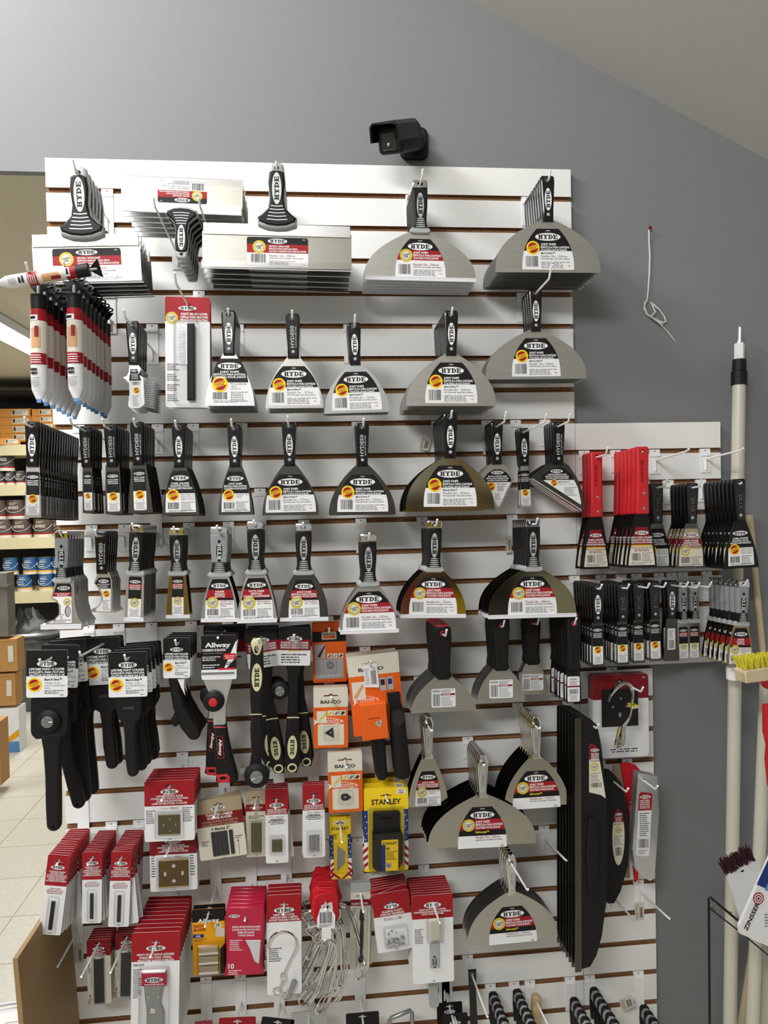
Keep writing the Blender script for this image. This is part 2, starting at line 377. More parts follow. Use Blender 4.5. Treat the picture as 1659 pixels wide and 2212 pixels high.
# ------------------------------------------------------------------ knives
JK = ['JOINT KNIFE', 'ESPÁTULA PARA JUNTEAR', 'COUTEAU POUR JOINTS']
def dome(w, h, z0, p=2.6, neck=.4, n=10):   # label / blade outline: flat bottom at z0, width w, height h, domed top
    R = []
    for i in range(n+1):
        t = 1-i/n; R.append((w/2*(neck+(1-neck)*(1-(1-t)**p)), z0+h*(1-t)))
    return R+[(-x, z) for x, z in R[::-1]]
def clipz(pts, z, keep):
    o = []
    for i in range(len(pts)):
        a, b = pts[i-1], pts[i]; ia, ib = (a[1] >= z) == keep, (b[1] >= z) == keep
        if ia != ib: t = (z-a[1])/(b[1]-a[1]); o.append((a[0]+(b[0]-a[0])*t, z))
        if ib: o.append(b)
    return o
def sticker(m, w, h, z0, style, lines, size, y, cx=0, split=.46, body='white_print', top='black_print', mid=False, neck=.42, p=2.6, red='red_print'):
    """printed blade label, bottom at z0; style bs = black and silver, red = stainless, fm = full metal"""
    O = [(x+cx, z) for x, z in (dome(w, h, z0, p, neck) if not mid or w > 40 else rrect(-w/2, z0, w/2, z0+h, 3))]
    m.poly(O, y, body); zs = z0+h*split
    m.poly(clipz(O, zs, True), y-.13, top)
    y2 = y-.27; Z = lambda f: z0+h*f
    if w > 90:
        m.mark(cx, Z(.8), w*.49, y2)
        m.text('HYDE50', cx, Z(.95), h*.022, 'white_print', y2, True)
        if style != 'bs':
            q = Z(.7); m.poly(clipz(clipz(O, q, False), Z(.44), True), y2+.02, red); m.seal(cx-w*.28, Z(.56), w*.125, y2-.02, 'g'); zt = .64
        else: m.seal(cx-w*.29, Z(.53), w*.128, y2-.02, 'bs'); zt = .62
        if style == 'fm':
            m.poly(clipz(clipz(O, Z(.44), False), Z(.34), True), y2+.02, 'black_print'); m.text('Full-metal™', cx-w*.14, Z(.39), h*.05, 'yellow_print', y2-.12, True, al='l')
        for i, s in enumerate(lines): m.text(s, cx-w*.14, Z(zt-.072*i), h*.052, 'white_print', y2-.14, True, al='l', w=min(w*.56, len(s)*w*.0265))
        if style == 'bs': m.text('Black & Silver™', cx-w*.14, Z(.405), h*.04, 'ink', y2, True, al='l', w=w*.27)
        zz = .33 if style != 'fm' else .26
        m.text(size, cx-w*.14, Z(zz), h*.062, 'deep_red' if style != 'bs' else 'pale_ink', y2, False, al='l', w=w*.5)
        m.text('High Carbon Steel • Acero alto en carbono' if style == 'bs' else 'Stainless Steel • Acero Inoxidable • Acier Inoxydable', cx-w*.14, Z(zz-.065), h*.024, 'ink', y2, True, al='l', w=w*.55)
        if style != 'fm':
            m.bars(cx-w*.43, Z(.07), cx-w*.2, Z(.33), y2, 'ink', int(w)); m.fine(cx-w*.14, Z(.03), cx+w*.44, Z(.2), y2, 5)
            m.text('5 in', cx+w*.4, Z(.1), h*.03, 'red_print', y2, True)
        else: m.text('06980', cx+w*.4, Z(.04), h*.024, 'ink', y2, True)
    elif w > 40:
        m.mark(cx, Z(.83), w*.58, y2)
        if style != 'bs': m.poly(clipz(clipz(O, Z(.73), False), Z(.52), True), y2+.02, red)
        for i, s in enumerate(lines): m.text(s, cx, Z((.68 if style != 'bs' else .7)-.06*i), h*.045, 'white_print', y2-.14, True, w=min(w*.8, len(s)*w*.043))
        m.seal(cx-w*.24, Z(.4 if style != 'bs' else .42), w*.2, y2-.02, 'bs' if style == 'bs' else 'g')
        ss = size.split('|'); 
        if style == 'bs': m.text('Black & Silver™', cx+w*.02, Z(.5), h*.035, 'ink', y2, True, al='l', w=w*.42)
        for i, s in enumerate(ss): m.text(s, cx+w*.02, Z(.43-.055*i), h*.045, 'deep_red' if style != 'bs' else 'pale_ink', y2, False, al='l', w=min(w*.42, len(s)*w*.05))
        m.bars(cx-w*.42, Z(.08), cx-w*.05, Z(.24), y2, 'ink', int(w)); m.fine(cx+w*.02, Z(.02), cx+w*.45, Z(.26), y2, 6); m.fine(cx-w*.4, Z(.0), cx+w*.4, Z(.06), y2, 2)
    else:
        m.mark(cx, Z(.88), w*.84, y2)
        if style != 'bs': m.poly(clipz(clipz(O, Z(.82), False), Z(.71), True), y2+.02, red)
        for i in range(3): m.text((lines+['']*3)[i] or 'RASQUETA', cx, Z(.79-.045*i), h*.03, 'white_print', y2-.14, True, w=w*.82)
        m.fine(cx-w*.42, Z(.47), cx+w*.42, Z(.66), y2, 5, 'ink', 5, True); m.seal(cx, Z(.37), w*.36, y2-.02, 'bs' if style == 'bs' else 'g')
        m.poly([(cx-w*.3, Z(.22)), (cx-w*.18, Z(.22)), (cx-w*.24, Z(.25))], y2, 'gold_print'); m.poly(oval(cx+w*.25, Z(.235), 1.3, 1.3, 8), y2, 'pale_ink')
        m.fine(cx-w*.42, Z(.02), cx+w*.42, Z(.2), y2, 6, center=True)
def blade(w, ztop, zbot, neck, p, steel, th=.9, n=14):
    m = MB(); H = ztop-zbot; R = []
    for i in range(n+1):
        t = i/n; R.append((w/2*(neck+(1-neck)*(1-(1-t)**p)), ztop-H*t))
    P = [(-x, z) for x, z in R[::-1]]+R
    m.prism(P, -th/2, th/2, steel, side='steel_black'); m.m[1] = m.mi('steel_black'); return m.done('blade', 0)  # back and rim darkened in colour for shade between stacked blades
def nylon_handle(kind='oval', w=30, mate='black_nylon', top=9, bot=-84, faded=False):
    m = MB()
    P = [(-w*.37, top), (w*.37, top), (w*.47, top-3), (w*.5, top-10), (w*.5, -4), (w*.46, -30), (w*.4, -60), (w*.385, bot), (-w*.385, bot), (-w*.4, -60), (-w*.46, -30), (-w*.5, -4), (-w*.5, top-10), (-w*.47, top-3)]
    m.pillow(P, -6.8, 6.8, 3.5, mate, [oval(0, 0, 4.2, 4.2, 10)])
    e = MB(); ring = [(5*math.cos(a*PI/6), -6.9, 5*math.sin(a*PI/6)) for a in range(12)]; e.tube(ring, 1.1, 'grey_print', 5, closed=True)
    k = [node('eyelet', e.done('eyelet'))]
    r = MB(); r.pillow(oval(0, -71, 3.6, 3.6, 12), -7.8, -6, .9, 'silver_plastic', n=1); k.append(node('rivet', r.done('rivet'), label='silver rivet'))
    l = MB()
    if kind == 'oval':
        bgm, fm = ('grey_rubber', 'black_print') if faded else ('white_print', 'black_print')
        if faded: l.mark(0, -40, 44, -7.2, 'grey_print', 'black_print', PI/2, 14, ring=('grey_print', .8))
        else: l.mark(0, -40, 46, -7.2, fm, bgm, PI/2, 14.5)
    else:
        l.text('HYDE50', -1.5, -40, 7.5, 'silver_plastic', -7.2, True, PI/2, 46); l.text('SINCE 1875 SUPER STEEL', 6, -40, 2.4, 'silver_plastic', -7.2, True, PI/2, 44)
    k.append(node('emblem', l.done('emblem', 0)))
    return node('handle', m.done('handle'), k)
def nylon_knife(w, label, kind='oval', p=1.9, neck=None, steel='steel_dark', guard=False, lw=None, lh=84, lz=None, size='', lines=JK, style='bs', faded=False, mate='black_nylon', L=188, body='white_print', top='black_print', hw=30, sleeve=False, red='red_print'):
    neck = neck or max(.12, 24/w)
    N = [node('blade', blade(w, -80, -L, min(1, neck), p, steel)), nylon_handle(kind, hw, mate, faded=faded)]
    l = MB(); lw = lw or min(110, w*.82); lz = lz if lz is not None else -L+6
    sticker(l, lw, lh, lz, style, lines, size, -.75, mid=(lw <= 90), body=body, top=top, neck=.42 if lw > 90 else .5, red=red)
    N.append(node('label', l.done('label', 0)))
    if sleeve:
        s = MB(); s.prism(rrect(-w*.56, -L-2, w*.56, -L+52, 3), -2.4, -2.1, 'clear_plastic'); s.prism(rrect(-w*.56, -L-2, w*.56, -L+52, 3), 1.5, 1.8, 'clear_plastic')
        N.append(node('edge_sleeve', s.done('edge_sleeve', 0), label='clear plastic sleeve'))
    return N
def soft_handle(grey=False, w=32, rot180=False):
    """cushion grip with chrome cap, oval mark and ribbed throat"""
    hm, om, fm = ('grey_rubber', 'black_print', 'silver_plastic') if grey else ('black_rubber', 'silver_plastic', 'black_print')
    m = MB(); a = w/2
    P = [(-a*1.0, -6), (a*1.0, -6), (a*1.02, -20), (a*.98, -45), (a*.86, -66), (a*.84, -78), (a*1.0, -92), (-a*1.0, -92), (-a*.84, -78), (-a*.86, -66), (-a*.98, -45), (-a*1.02, -20)]
    if grey:
        m.pillow(clipz(ccw(P), -70, True), -8.5, 8.5, 4, hm); m.pillow(clipz(ccw(P), -68, False), -8.3, 8.3, 4, 'black_rubber')
    else: m.pillow(P, -8.5, 8.5, 4, hm)
    for i in range(5):
        z = -72-i*4.2; k = a*(.5+.05*i); m.poly(oval(0, z, k, 1.3, 12), -8.9, 'silver_plastic')
    c = MB(); c.pillow([(-a*.92, 9), (a*.92, 9), (a*1.04, 4), (a*1.04, -8), (-a*1.04, -8), (-a*1.04, 4)], -8.8, 8.8, 3, 'chrome', [oval(0, 0, 6, 4.2, 12)])
    k = [node('end_cap', c.done('end_cap'), label='chrome end cap')]
    l = MB(); l.poly(oval(0, -44, 7.6, 26), -8.7, om if not grey else 'silver_plastic')
    if grey: l.poly(oval(0, -44, 6.8, 25), -8.85, 'black_print'); fm = 'pale_silver'
    l.mark(0, -44, 44, -8.95, fm, None, PI/2, 15, fill=.86); k.append(node('emblem', l.done('emblem', 0)))
    f = MB(); f.pillow([(-a*1.0, -89), (a*1.0, -89), (a*1.35, -94), (a*1.35, -99), (a*.95, -102), (-a*.95, -102), (-a*1.35, -99), (-a*1.35, -94)], -7, 7, 2.5, 'silver_plastic')
    k.append(node('ferrule', f.done('ferrule'), label='grey throat piece'))
    return node('handle', m.done('handle'), k)
def edge_guard(w, z, cx=0, m_='guard_plastic', h=8):
    m = MB(); m.prism(rect(cx-w/2, z-h/2, cx+w/2, z+h/2), -2, 2, m_); m.tube([(cx-w/2, -1.6, z+h/2-1), (cx+w/2, -1.6, z+h/2-1)], .9, m_, 6)
    return node('edge_guard', m.done('edge_guard', 0), label='white plastic edge guard')
def soft_knife(w, size, p=2., steel='steel_mirror', grey=False, lines=JK, lw=None, lh=80, hw=32, guard=True, gw=None):
    neck = min(1, 36/w)
    N = [node('blade', blade(w, -96, -194, neck, p, steel)), soft_handle(grey, hw)]
    l = MB(); lw = lw or min(106, w*.82); sticker(l, lw, lh, -192, 'red', lines, size, -.75, mid=(lw <= 90), neck=.4 if lw > 90 else .5)
    N.append(node('label', l.done('label', 0)))
    if guard: N.append(edge_guard(gw or w+1, -196))
    return N
def taping_knife(w, strip_cx=0, lab=True, size='Flexible 12in - 305mm', strip_w=None, guard=True):
    sw = strip_w or w*.985; c = strip_cx
    m = MB(); a = 17
    P = [(-15, 9), (-9, 14), (9, 14), (15, 9), (17, -6), (19, -30), (16, -62), (20, -84), (34, -98), (43, -104), (41, -120), (22, -127), (0, -129), (-22, -127), (-41, -120), (-43, -104), (-34, -98), (-20, -84), (-16, -62), (-19, -30), (-17, -6)]
    m.pillow(P, -16, 4, 6, 'silver_plastic', [oval(0, 1, 5.5, 4.5, 12)], n=3)
    g = MB(); Q = [(-15, -8), (-8, -4), (8, -4), (15, -8), (17.5, -30), (14.5, -62), (18, -84), (32, -98), (41, -104), (38, -114), (20, -121), (0, -123), (-20, -121), (-38, -114), (-41, -104), (-32, -98), (-18, -84), (-14.5, -62), (-17.5, -30)]
    g.pillow(Q, -18.5, -8, 4, 'black_rubber', n=3)
    for i in range(5): z = -80-i*7.2; k = 13+i*2.2; g.poly([(-k, z+1), (0, z-.4), (k, z+1), (k, z-1), (0, z-2.4), (-k, z-1)], -18.7, 'pale_silver')
    l = MB(); l.poly(oval(0, -43, 10, 34), -18.8, 'pale_silver'); l.mark(0, -43, 60, -18.95, 'black_print', None, PI/2, 17, fill=.86)
    hd = node('handle', m.done('handle'), [node('grip', g.done('grip'), [node('emblem', l.done('emblem', 0))], 'black rubber grip')])
    b = MB(); b.prism(rect(c-w/2, -208, c+w/2, -132), -.4, .4, 'steel_brushed')
    s = MB(); s.pillow(rect(c-sw/2, -139, c+sw/2, -114), -3.2, 3.2, 1, 'aluminium', n=1)
    N = [node('blade', b.done('blade', 0)), node('spine', s.done('spine'), label='bright aluminium backing strip'), hd]
    if lab:
        t = MB(); W = 132; z0 = -204; h = 62; O = rrect(c-W/2, z0, c+W/2, z0+h, 5); y = -.8
        t.poly(O, y, 'white_print'); t.poly(clipz(O, z0+h*.46, True), y-.13, 'red_print'); t.poly(clipz(O, z0+h*.76, True), y-.26, 'black_print')
        t.mark(c, z0+h*.87, 42, y-.4, h=11.5); t.seal(c-W*.3, z0+h*.66, 14, y-.4, 'g')
        for i, q in enumerate(('DRYWALL TAPING KNIFE', 'ESPÁTULA PARA INSTALAR CINTA', 'COUTEAU À BANDES POUR MURS EN PLÂTRE')): t.text(q, c-W*.14, z0+h*(.69-.085*i), 3.6, 'white_print', y-.4, True, al='l', w=(44, 62, 80)[i])
        t.text(size, c-W*.14, z0+h*.37, 5, 'deep_red', y-.2, False, al='l', w=56); t.text('Stainless Steel • Acero Inoxidable • Acier Inoxydable', c-W*.14, z0+h*.28, 1.8, 'ink', y-.2, True, al='l', w=74)
        t.bars(c-W*.44, z0+h*.12, c-W*.2, z0+h*.42, y-.2, 'ink', 3); t.fine(c-W*.14, z0+2, c+W*.3, z0+h*.2, y-.2, 4); t.text('5 in', c+W*.43, z0+4, 2, 'red_print', y-.2)
        t.text('09016', c+W*.43, z0+h*.95-1, 1.8, 'white_print', y-.4)
        N.append(node('label', t.done('label', 0)))
    if guard:
        e = MB(); e.prism(rect(c-w/2-3, -211, c+w/2+3, -194), -2.2, -1.9, 'clear_plastic'); e.prism(rect(c-w/2-3, -211, c+w/2+3, -194), 1.2, 1.5, 'clear_plastic'); e.tube([(c-w/2-3, 0, -211), (c+w/2+3, 0, -211)], 1.2, 'guard_plastic', 6)
        N.append(node('edge_guard', e.done('edge_guard', 0), label='clear plastic edge guard'))
    return N
def metal_knife(w, size, L=178, p=2., lw=None, steel='steel_mirror', split=.3, lh=82):
    m = MB()
    P = [(-8, 16), (-4, 20), (4, 20), (8, 16), (12.5, 4), (12.5, -8), (8.5, -62), (12, -74), (-12, -74), (-8.5, -62), (-12.5, -8), (-12.5, 4)]
    m.pillow(P, -6.5, 6.5, 3.5, 'chrome', [oval(0, 0, 4.4, 4.4, 10)], n=2)
    l = MB(); l.pillow([(-7, -6), (7, -6), (4.4, -60), (-4.4, -60)], -7.3, -5.8, .6, 'aluminium', n=1); l.text('HYDE', 0, -36, 4, 'zinc', -7.5, True, PI/2, 24)
    N = [node('blade', blade(w, -68, -L, min(1, 22/w), p, steel)), node('handle', m.done('handle'), [node('emblem', l.done('emblem', 0))], 'chrome plated handle')]
    t = MB(); lw = lw or min(108, w*.7); sticker(t, lw, lh, -L-4, 'fm', JK, size, -.75, split=split, neck=.4) if lw > 90 else sticker(t, lw, lh, -L+1, 'fm2', JK, size, -.75, mid=True, neck=.5)
    N.append(node('label', t.done('label', 0))); return N
def grip_knife(w, lw=52, lh=40, lx=0, lz=-160, L=170, p=2., narrow=False, steel='steel'):
    m = MB(); P = [(-13, 16), (13, 16), (18, 10), (19, -10), (16, -50), (14.5, -78), (17, -94), (11, -100), (-11, -100), (-17, -94), (-14.5, -78), (-16, -50), (-19, -10), (-18, 10)]
    if narrow: P = [(x*.85, z) for x, z in P]
    m.pillow(P, -10, 10, 5, 'black_rubber', [oval(0, 0, 4, 4, 10)], n=3)
    c = MB(); Q = [(-12, 17.5), (12, 17.5), (15.5, 13), (15, 9), (-15, 9), (-15.5, 13)]
    if narrow: Q = [(x*.85, z) for x, z in Q]
    c.pillow(Q, -8.6, 10.4, 3, 'red_plastic', n=2); c.tube([(5*math.cos(a*PI/6), -10, 5*math.sin(a*PI/6)) for a in range(12)], 1.2, 'red_plastic', 5, closed=True)
    N = [node('blade', blade(w, -92, -L, min(1, 26/w), p, steel)), node('handle', m.done('handle'), [node('end_cap', c.done('end_cap'), label='red end cap and hang hole rim')])]
    t = MB(); y = -.75; x0, x1, z0, z1 = lx-lw/2, lx+lw/2, lz, lz+lh; t.poly(rrect(x0, z0, x1, z1, 3), y, 'white_print'); y -= .15
    if not narrow:
        t.mark(x0+lw*.21, z1-lh*.13, lw*.36, y, h=5.5, bg='white_print', ring=('black_print', .5)); t.fine(x0+lw*.42, z1-lh*.24, x1-3, z1-2, y, 3, 'ink')
        t.poly(rect(x0+lw*.4, z1-lh*.37, x1-1, z1-lh*.27), y, 'deep_red'); t.text('VALUE SERIES', x0+lw*.44, z1-lh*.32, 2.2, 'white_print', y-.12, True, al='l'); t.bars(x0+3, z0+3, x0+lw*.36, z1-lh*.28, y, 'ink', 9)
        t.fine(x0+lw*.42, z0+2, x1-4, z1-lh*.42, y, 9)
    else:
        t.mark(lx, z1-lh*.11, lw*.6, y, h=4, ring=('black_print', .4)); t.fine(x0+3, z1-lh*.36, x1-3, z1-lh*.18, y, 4, 'deep_red', center=True); t.poly(rect(x0, z1-lh*.43, x1, z1-lh*.37), y, 'deep_red')
        t.bars(x0+4, z0+lh*.3, x1-4, z1-lh*.5, y, 'ink', 9); t.fine(x0+3, z0+2, x1-3, z0+lh*.27, y, 5, center=True)
    N.append(node('label', t.done('label', 0))); return N
def red_scraper(w, size, lines, L=243):
    m = MB(); P = [(-11, 10), (11, 10), (14, 6), (13, -40), (13.5, -90), (14.5, -128), (12, -131), (-12, -131), (-14.5, -128), (-13.5, -90), (-13, -40), (-14, 6)]
    m.pillow(P, -9, 9, 4, 'red_plastic', [oval(0, 0, 4, 4, 10)], n=2); r = MB()
    for z in (-88, -119): r.pillow(oval(3, z, 3.4, 3.4, 10), -10, -8.5, .8, 'zinc', n=1)
    l = MB(); l.text('HYDE', -2, -40, 6, 'deep_red', -9.3, True, PI/2, 44)
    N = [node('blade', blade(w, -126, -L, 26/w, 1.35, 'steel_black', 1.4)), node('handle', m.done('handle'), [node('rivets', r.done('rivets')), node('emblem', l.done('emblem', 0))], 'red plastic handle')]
    t = MB(); h = 80; z0 = -L+5; lw = w*.86; O = dome(lw, h, z0, 1.5, .45); y = -1; t.poly(O, y, 'cream_print'); t.poly(clipz(O, z0+h*.5, True), y-.13, 'deep_red'); t.mark(0, z0+h*.85, lw*.5, y-.3)
    t.poly(clipz(clipz(O, z0+h*.535, False), z0+h*.505, True), y-.2, 'gold_print')
    for i, s in enumerate(lines): t.text(s, 0, z0+h*(.73-.065*i), 3.4, 'white_print', y-.3, True, w=min(lw*.8, len(s)*2.5))
    t.fine(-lw*.4, z0+h*.36, lw*.4, z0+h*.48, y-.2, 3, 'deep_red', center=True); t.bars(-lw*.38, z0+h*.12, -lw*.05, z0+h*.32, y-.2); t.fine(lw*.02, z0+h*.1, lw*.42, z0+h*.34, y-.2, 6); t.fine(-lw*.4, z0+1, lw*.4, z0+h*.09, y-.2, 2)
    N.append(node('label', t.done('label', 0))); return N
# one-off tools, drawn in photo pixels round their hang hole
def multi_tool(grey=True):
    if grey:
        P = [(-15, -96), (22, -96), (23, -150), (30, -178), (40, -192), (-36, -192), (-34, -186), (-20, -182), (-9, -170), (-7, -152), (-14, -141), (-24, -135)]
        b = MB(); b.prism(P, -.9, .9, 'aluminium'); b.tube([(22.5, -.2, -98), (23.5, -.2, -150), (31, -.2, -178), (41, -.2, -192)], 1.3, 'aluminium', 6)
        l = MB(); O = [(-12, -104), (15, -104), (18, -112), (18, -188), (-30, -188), (-16, -181), (-5, -169), (-4, -152), (-12, -138), (-22, -133)]; y = -1.2
        l.poly(O, y, 'white_print'); l.poly(clipz(ccw(O), -122, True), y-.13, 'black_print'); l.poly(clipz(clipz(ccw(O), -122, False), -131, True), y-.13, 'red_print'); l.mark(2, -113, 26, y-.3, h=9)
        l.fine(-16, -130.5, 16, -123, y-.3, 3, 'white_print', center=True); l.seal(9, -143, 8, y-.2, 'g'); l.poly(oval(10, -163, 6, 12, 16), y-.2, 'ink'); l.poly(oval(10.5, -163, 4.6, 10.5, 16), y-.35, 'silver_plastic')
        l.fine(-6, -180, 2, -168, y-.2, 3); l.fine(-20, -187, 16, -180, y-.2, 2, 'ink')
        return [node('blade', b.done('blade', 0)), soft_handle(True, 29), node('label', l.done('label', 0)), edge_guard(84, -196, -4, h=10)]
    P = [(-9, -80), (14, -80), (20, -96), (20, -160), (26, -167), (-24, -167), (-22, -160), (-8, -154), (-1, -143), (-3, -126), (-10, -113), (-17, -104)]
    b = MB(); b.prism(P, -.9, .9, 'aluminium'); b.tube([(20.5, -.2, -96), (20.5, -.2, -160), (28, -.2, -168)], 1.2, 'aluminium', 6)
    l = MB(); O = [(-7, -92), (16, -92), (18, -97), (18, -165), (-12, -165), (-13, -160), (-4, -152), (2, -141), (0, -124), (-7, -112), (-15, -104)]; y = -1.2
    l.poly(O, y, 'white_print'); l.poly(clipz(ccw(O), -116, True), y-.13, 'black_print'); l.mark(3, -100, 21, y-.3, h=8); l.fine(-10, -115, 16, -105, y-.3, 3, 'white_print', center=True); l.seal(9, -127, 7.5, y-.2); l.fine(2, -162, 16, -140, y-.2, 6)
    return [node('blade', b.done('blade', 0)), nylon_handle('50', 30), node('label', l.done('label', 0))]
def brush_comb():
    b = MB(); P = [(-10, -86), (10, -86), (14, -94), (8, -106), (18, -112), (19, -170), (8, -178), (-12, -178), (-16, -172), (-14, -160), (-10, -130), (-14, -118), (-25, -112), (-16, -108), (-12, -100)]
    b.prism(P, -1, 1, 'aluminium')
    for i in range(15):
        z = -112-i*4.4; b.tube([(16, 0, z), (30, 0, z-3), (42-.5*i*.6, 0, z-4)], 1.15, 'zinc', 5)
    l = MB(); y = -1.3; l.poly([(-12, -118), (-6, -102), (4, -102), (14, -118), (12, -176), (-8, -176), (-12, -160)], y, 'white_print'); l.poly([(-12, -119), (-8, -94), (6, -94), (14, -119)], y-.13, 'black_print'); l.mark(-1, -98, 12, y-.3, h=5)
    l.fine(-9, -116, 10, -103, y-.3, 5, 'white_print', center=True); l.bars(-6, -128, 10, -121, y-.2); l.seal(3, -140, 7, y-.2); l.fine(-6, -174, 8, -150, y-.2, 7)
    return [node('comb_plate', b.done('comb_plate'), label='steel comb teeth with hooked point'), nylon_handle('oval', 28), node('label', l.done('label', 0))]
def pointing_knife(clipped=False):
    b = MB(); l = MB(); y = -1
    if not clipped:
        P = [(-10, -80), (10, -80), (24, -90), (36, -106), (38, -115), (3, -182), (-1, -182), (-38, -118), (-36, -106), (-24, -90)]; b.prism(P, -.5, .5, 'steel')
        O = [(-6, -94), (8, -94), (22, -102), (31, -114), (31, -120), (4, -174), (0, -174), (-30, -120), (-30, -114), (-20, -102)]
        l.poly(O, y, 'white_print'); l.poly(clipz(ccw(O), -122, True), y-.13, 'black_print'); l.mark(1, -101, 27, y-.3, h=8)
        for i, s in enumerate(('DRYWALL POINTING KNIFE', 'ESPÁTULA PARA PANELES DE YESO', 'COUTEAU À GOUJON TRIANGLE')): l.text(s, 1, -109-i*4.6, 3.2, 'white_print', y-.3, True, w=(42, 50, 44)[i])
        l.seal(-13, -131, 9.5, y-.2); l.text('Black & Silver™', 0, -126, 2.6, 'ink', y-.2, True, al='l', w=22); l.fine(0, -142, 20, -129, y-.2, 4, 'ink'); l.fine(-5, -160, 10, -145, y-.2, 6)
    else:
        P = [(-9, -78), (12, -78), (26, -88), (42, -112), (54, -142), (58, -180), (52, -184), (-60, -113), (-56, -106), (-40, -94), (-22, -82)]; b.prism(P, -.6, .6, 'steel_dark')
        b.tube([(-58, -.8, -113), (52, -.8, -183)], 1.6, 'aluminium', 6)
        O = [(-8, -92), (2, -90), (14, -92), (30, -106), (44, -134), (51, -166), (50, -171), (-38, -114), (-36, -108), (-24, -98)]
        l.poly(O, y, 'white_print'); l.poly(clipz(ccw(O), -117, True), y-.13, 'black_print'); l.mark(-3, -98, 27, y-.3, h=8)
        for i, s in enumerate(('CLIPPED POINTING KNIFE', 'ESPÁTULA TRIANGULAR BISELADA', 'COUTEAU À JOINTS DEMI-CARRÉ')): l.text(s, -2, -105-i*4.2, 3, 'white_print', y-.3, True, w=(42, 52, 50)[i])
        l.seal(-9, -123, 7.5, y-.2); l.text('Black & Silver™', 0, -121, 2.6, 'ink', y-.2, True, al='l', w=26); l.text('Flexible 6in - 152mm', 0, -126, 2.8, 'pale_ink', y-.2, False, al='l', w=34); l.fine(14, -152, 42, -132, y-.2, 6)
    return [node('blade', b.done('blade', 0)), nylon_handle('50' if clipped else 'oval', 28 if not clipped else 30), node('label', l.done('label', 0))]
def caulk_tube():
    """squeeze tube of spackle with black cap, spade tip and wire loop"""
    t = MB(); zs = [-64, -70, -190, -232, -252]; 
    def ring(z, a, b_, n=14): return [(a*math.cos(2*PI*i/n), b_*math.sin(2*PI*i/n), z) for i in range(n)]
    R = [ring(-66, 16, 16), ring(-92, 16.5, 16.5), ring(-215, 17, 15), ring(-240, 16, 8), ring(-256, 9, 3), ring(-262, 6, 2.4)]
    for r in R: t.v += r
    bands = [('red_print'), ('white_print'), ('white_print'), ('guard_plastic'), ('guard_plastic')]
    for k in range(5):
        for i in range(14): j = (i+1) % 14; t.face((k*14+i, (k+1)*14+i, (k+1)*14+j, k*14+j), bands[k])
    t.face([70+i for i in range(14)][::-1], 'guard_plastic')
    def wrap(x0, z0, x1, z1, m_, r=16.9, n=8):  # printed patch following the tube
        b = len(t.v)
        for i in range(n+1):
            a = x0+(x1-x0)*i/n
            t.v += [(r*math.sin(a), -r*math.cos(a), z0), (r*math.sin(a), -r*math.cos(a), z1)]
        for i in range(n): t.face((b+2*i, b+2*i+2, b+2*i+3, b+2*i+1), m_)
    wrap(-2.6, -162, 2.6, -94, 'cream_print', 17.1); wrap(-.7, -150, .5, -108, 'flesh_print', 17.4, 6); wrap(-.2, -128, .3, -104, 'deep_red', 17.6, 4); wrap(-2.6, -186, 2.6, -162, 'red_print', 17.4)
    wrap(-1.2, -92, .2, -80, 'white_print', 17.3); wrap(-1., -89, -.1, -83, 'black_print', 17.5)
    for i in range(4): wrap(-.9, -168-i*5, .5+.1*(i % 2), -166.2-i*5, 'white_print', 17.7)
    wrap(-1, -200, .1, -195, 'ink', 17.6); wrap(-.8, -208, .1, -203, 'ink', 17.6)
    for i in range(6): wrap(-1, -216-i*3.6, .4-.1*(i % 3), -215-i*3.6, 'pale_ink', 17.5-.9*max(0, i-1))
    c = MB(); c.tube([(0, 0, -34), (0, 0, -35), (0, 0, -66)], 16, 'black_rubber', 16, rs=[16.5, 17.2, 16.2])
    n_ = MB(); n_.tube([(0, 0, -34), (0, 0, -14)], 4, 'silver_plastic', 10, rs=[4.5, 3.2]); n_.prism([(-24, -6), (24, -6), (21, -11), (5, -31), (-5, -31), (-21, -11)], -1.6, 1.6, 'black_rubber'); 
    h = MB()
    def loop(cx, a, b_, z, y): return [(cx+a*math.cos(q*PI/7), y+b_*.3*math.sin(q*PI/7), z+b_*math.sin(q*PI/7)) for q in range(14)]
    h.tube(loop(-3, 17, 6.5, 3, -3), 2.1, 'black_nylon', 6, closed=True); h.tube(loop(6, 16, 6.5, 2, 3), 2.1, 'black_nylon', 6, closed=True)
    e = MB(); e.box(-4.5, -2.5, -268, 4.5, 2.5, -259, 'sky_print')
    return [node('tube_body', t.done('tube_body', 60), [node('end_clip', e.done('end_clip', 0), label='blue end clip')]), node('cap', c.done('cap')), node('spade_nozzle', n_.done('spade_nozzle', 0)), node('hang_loop', h.done('hang_loop'))]
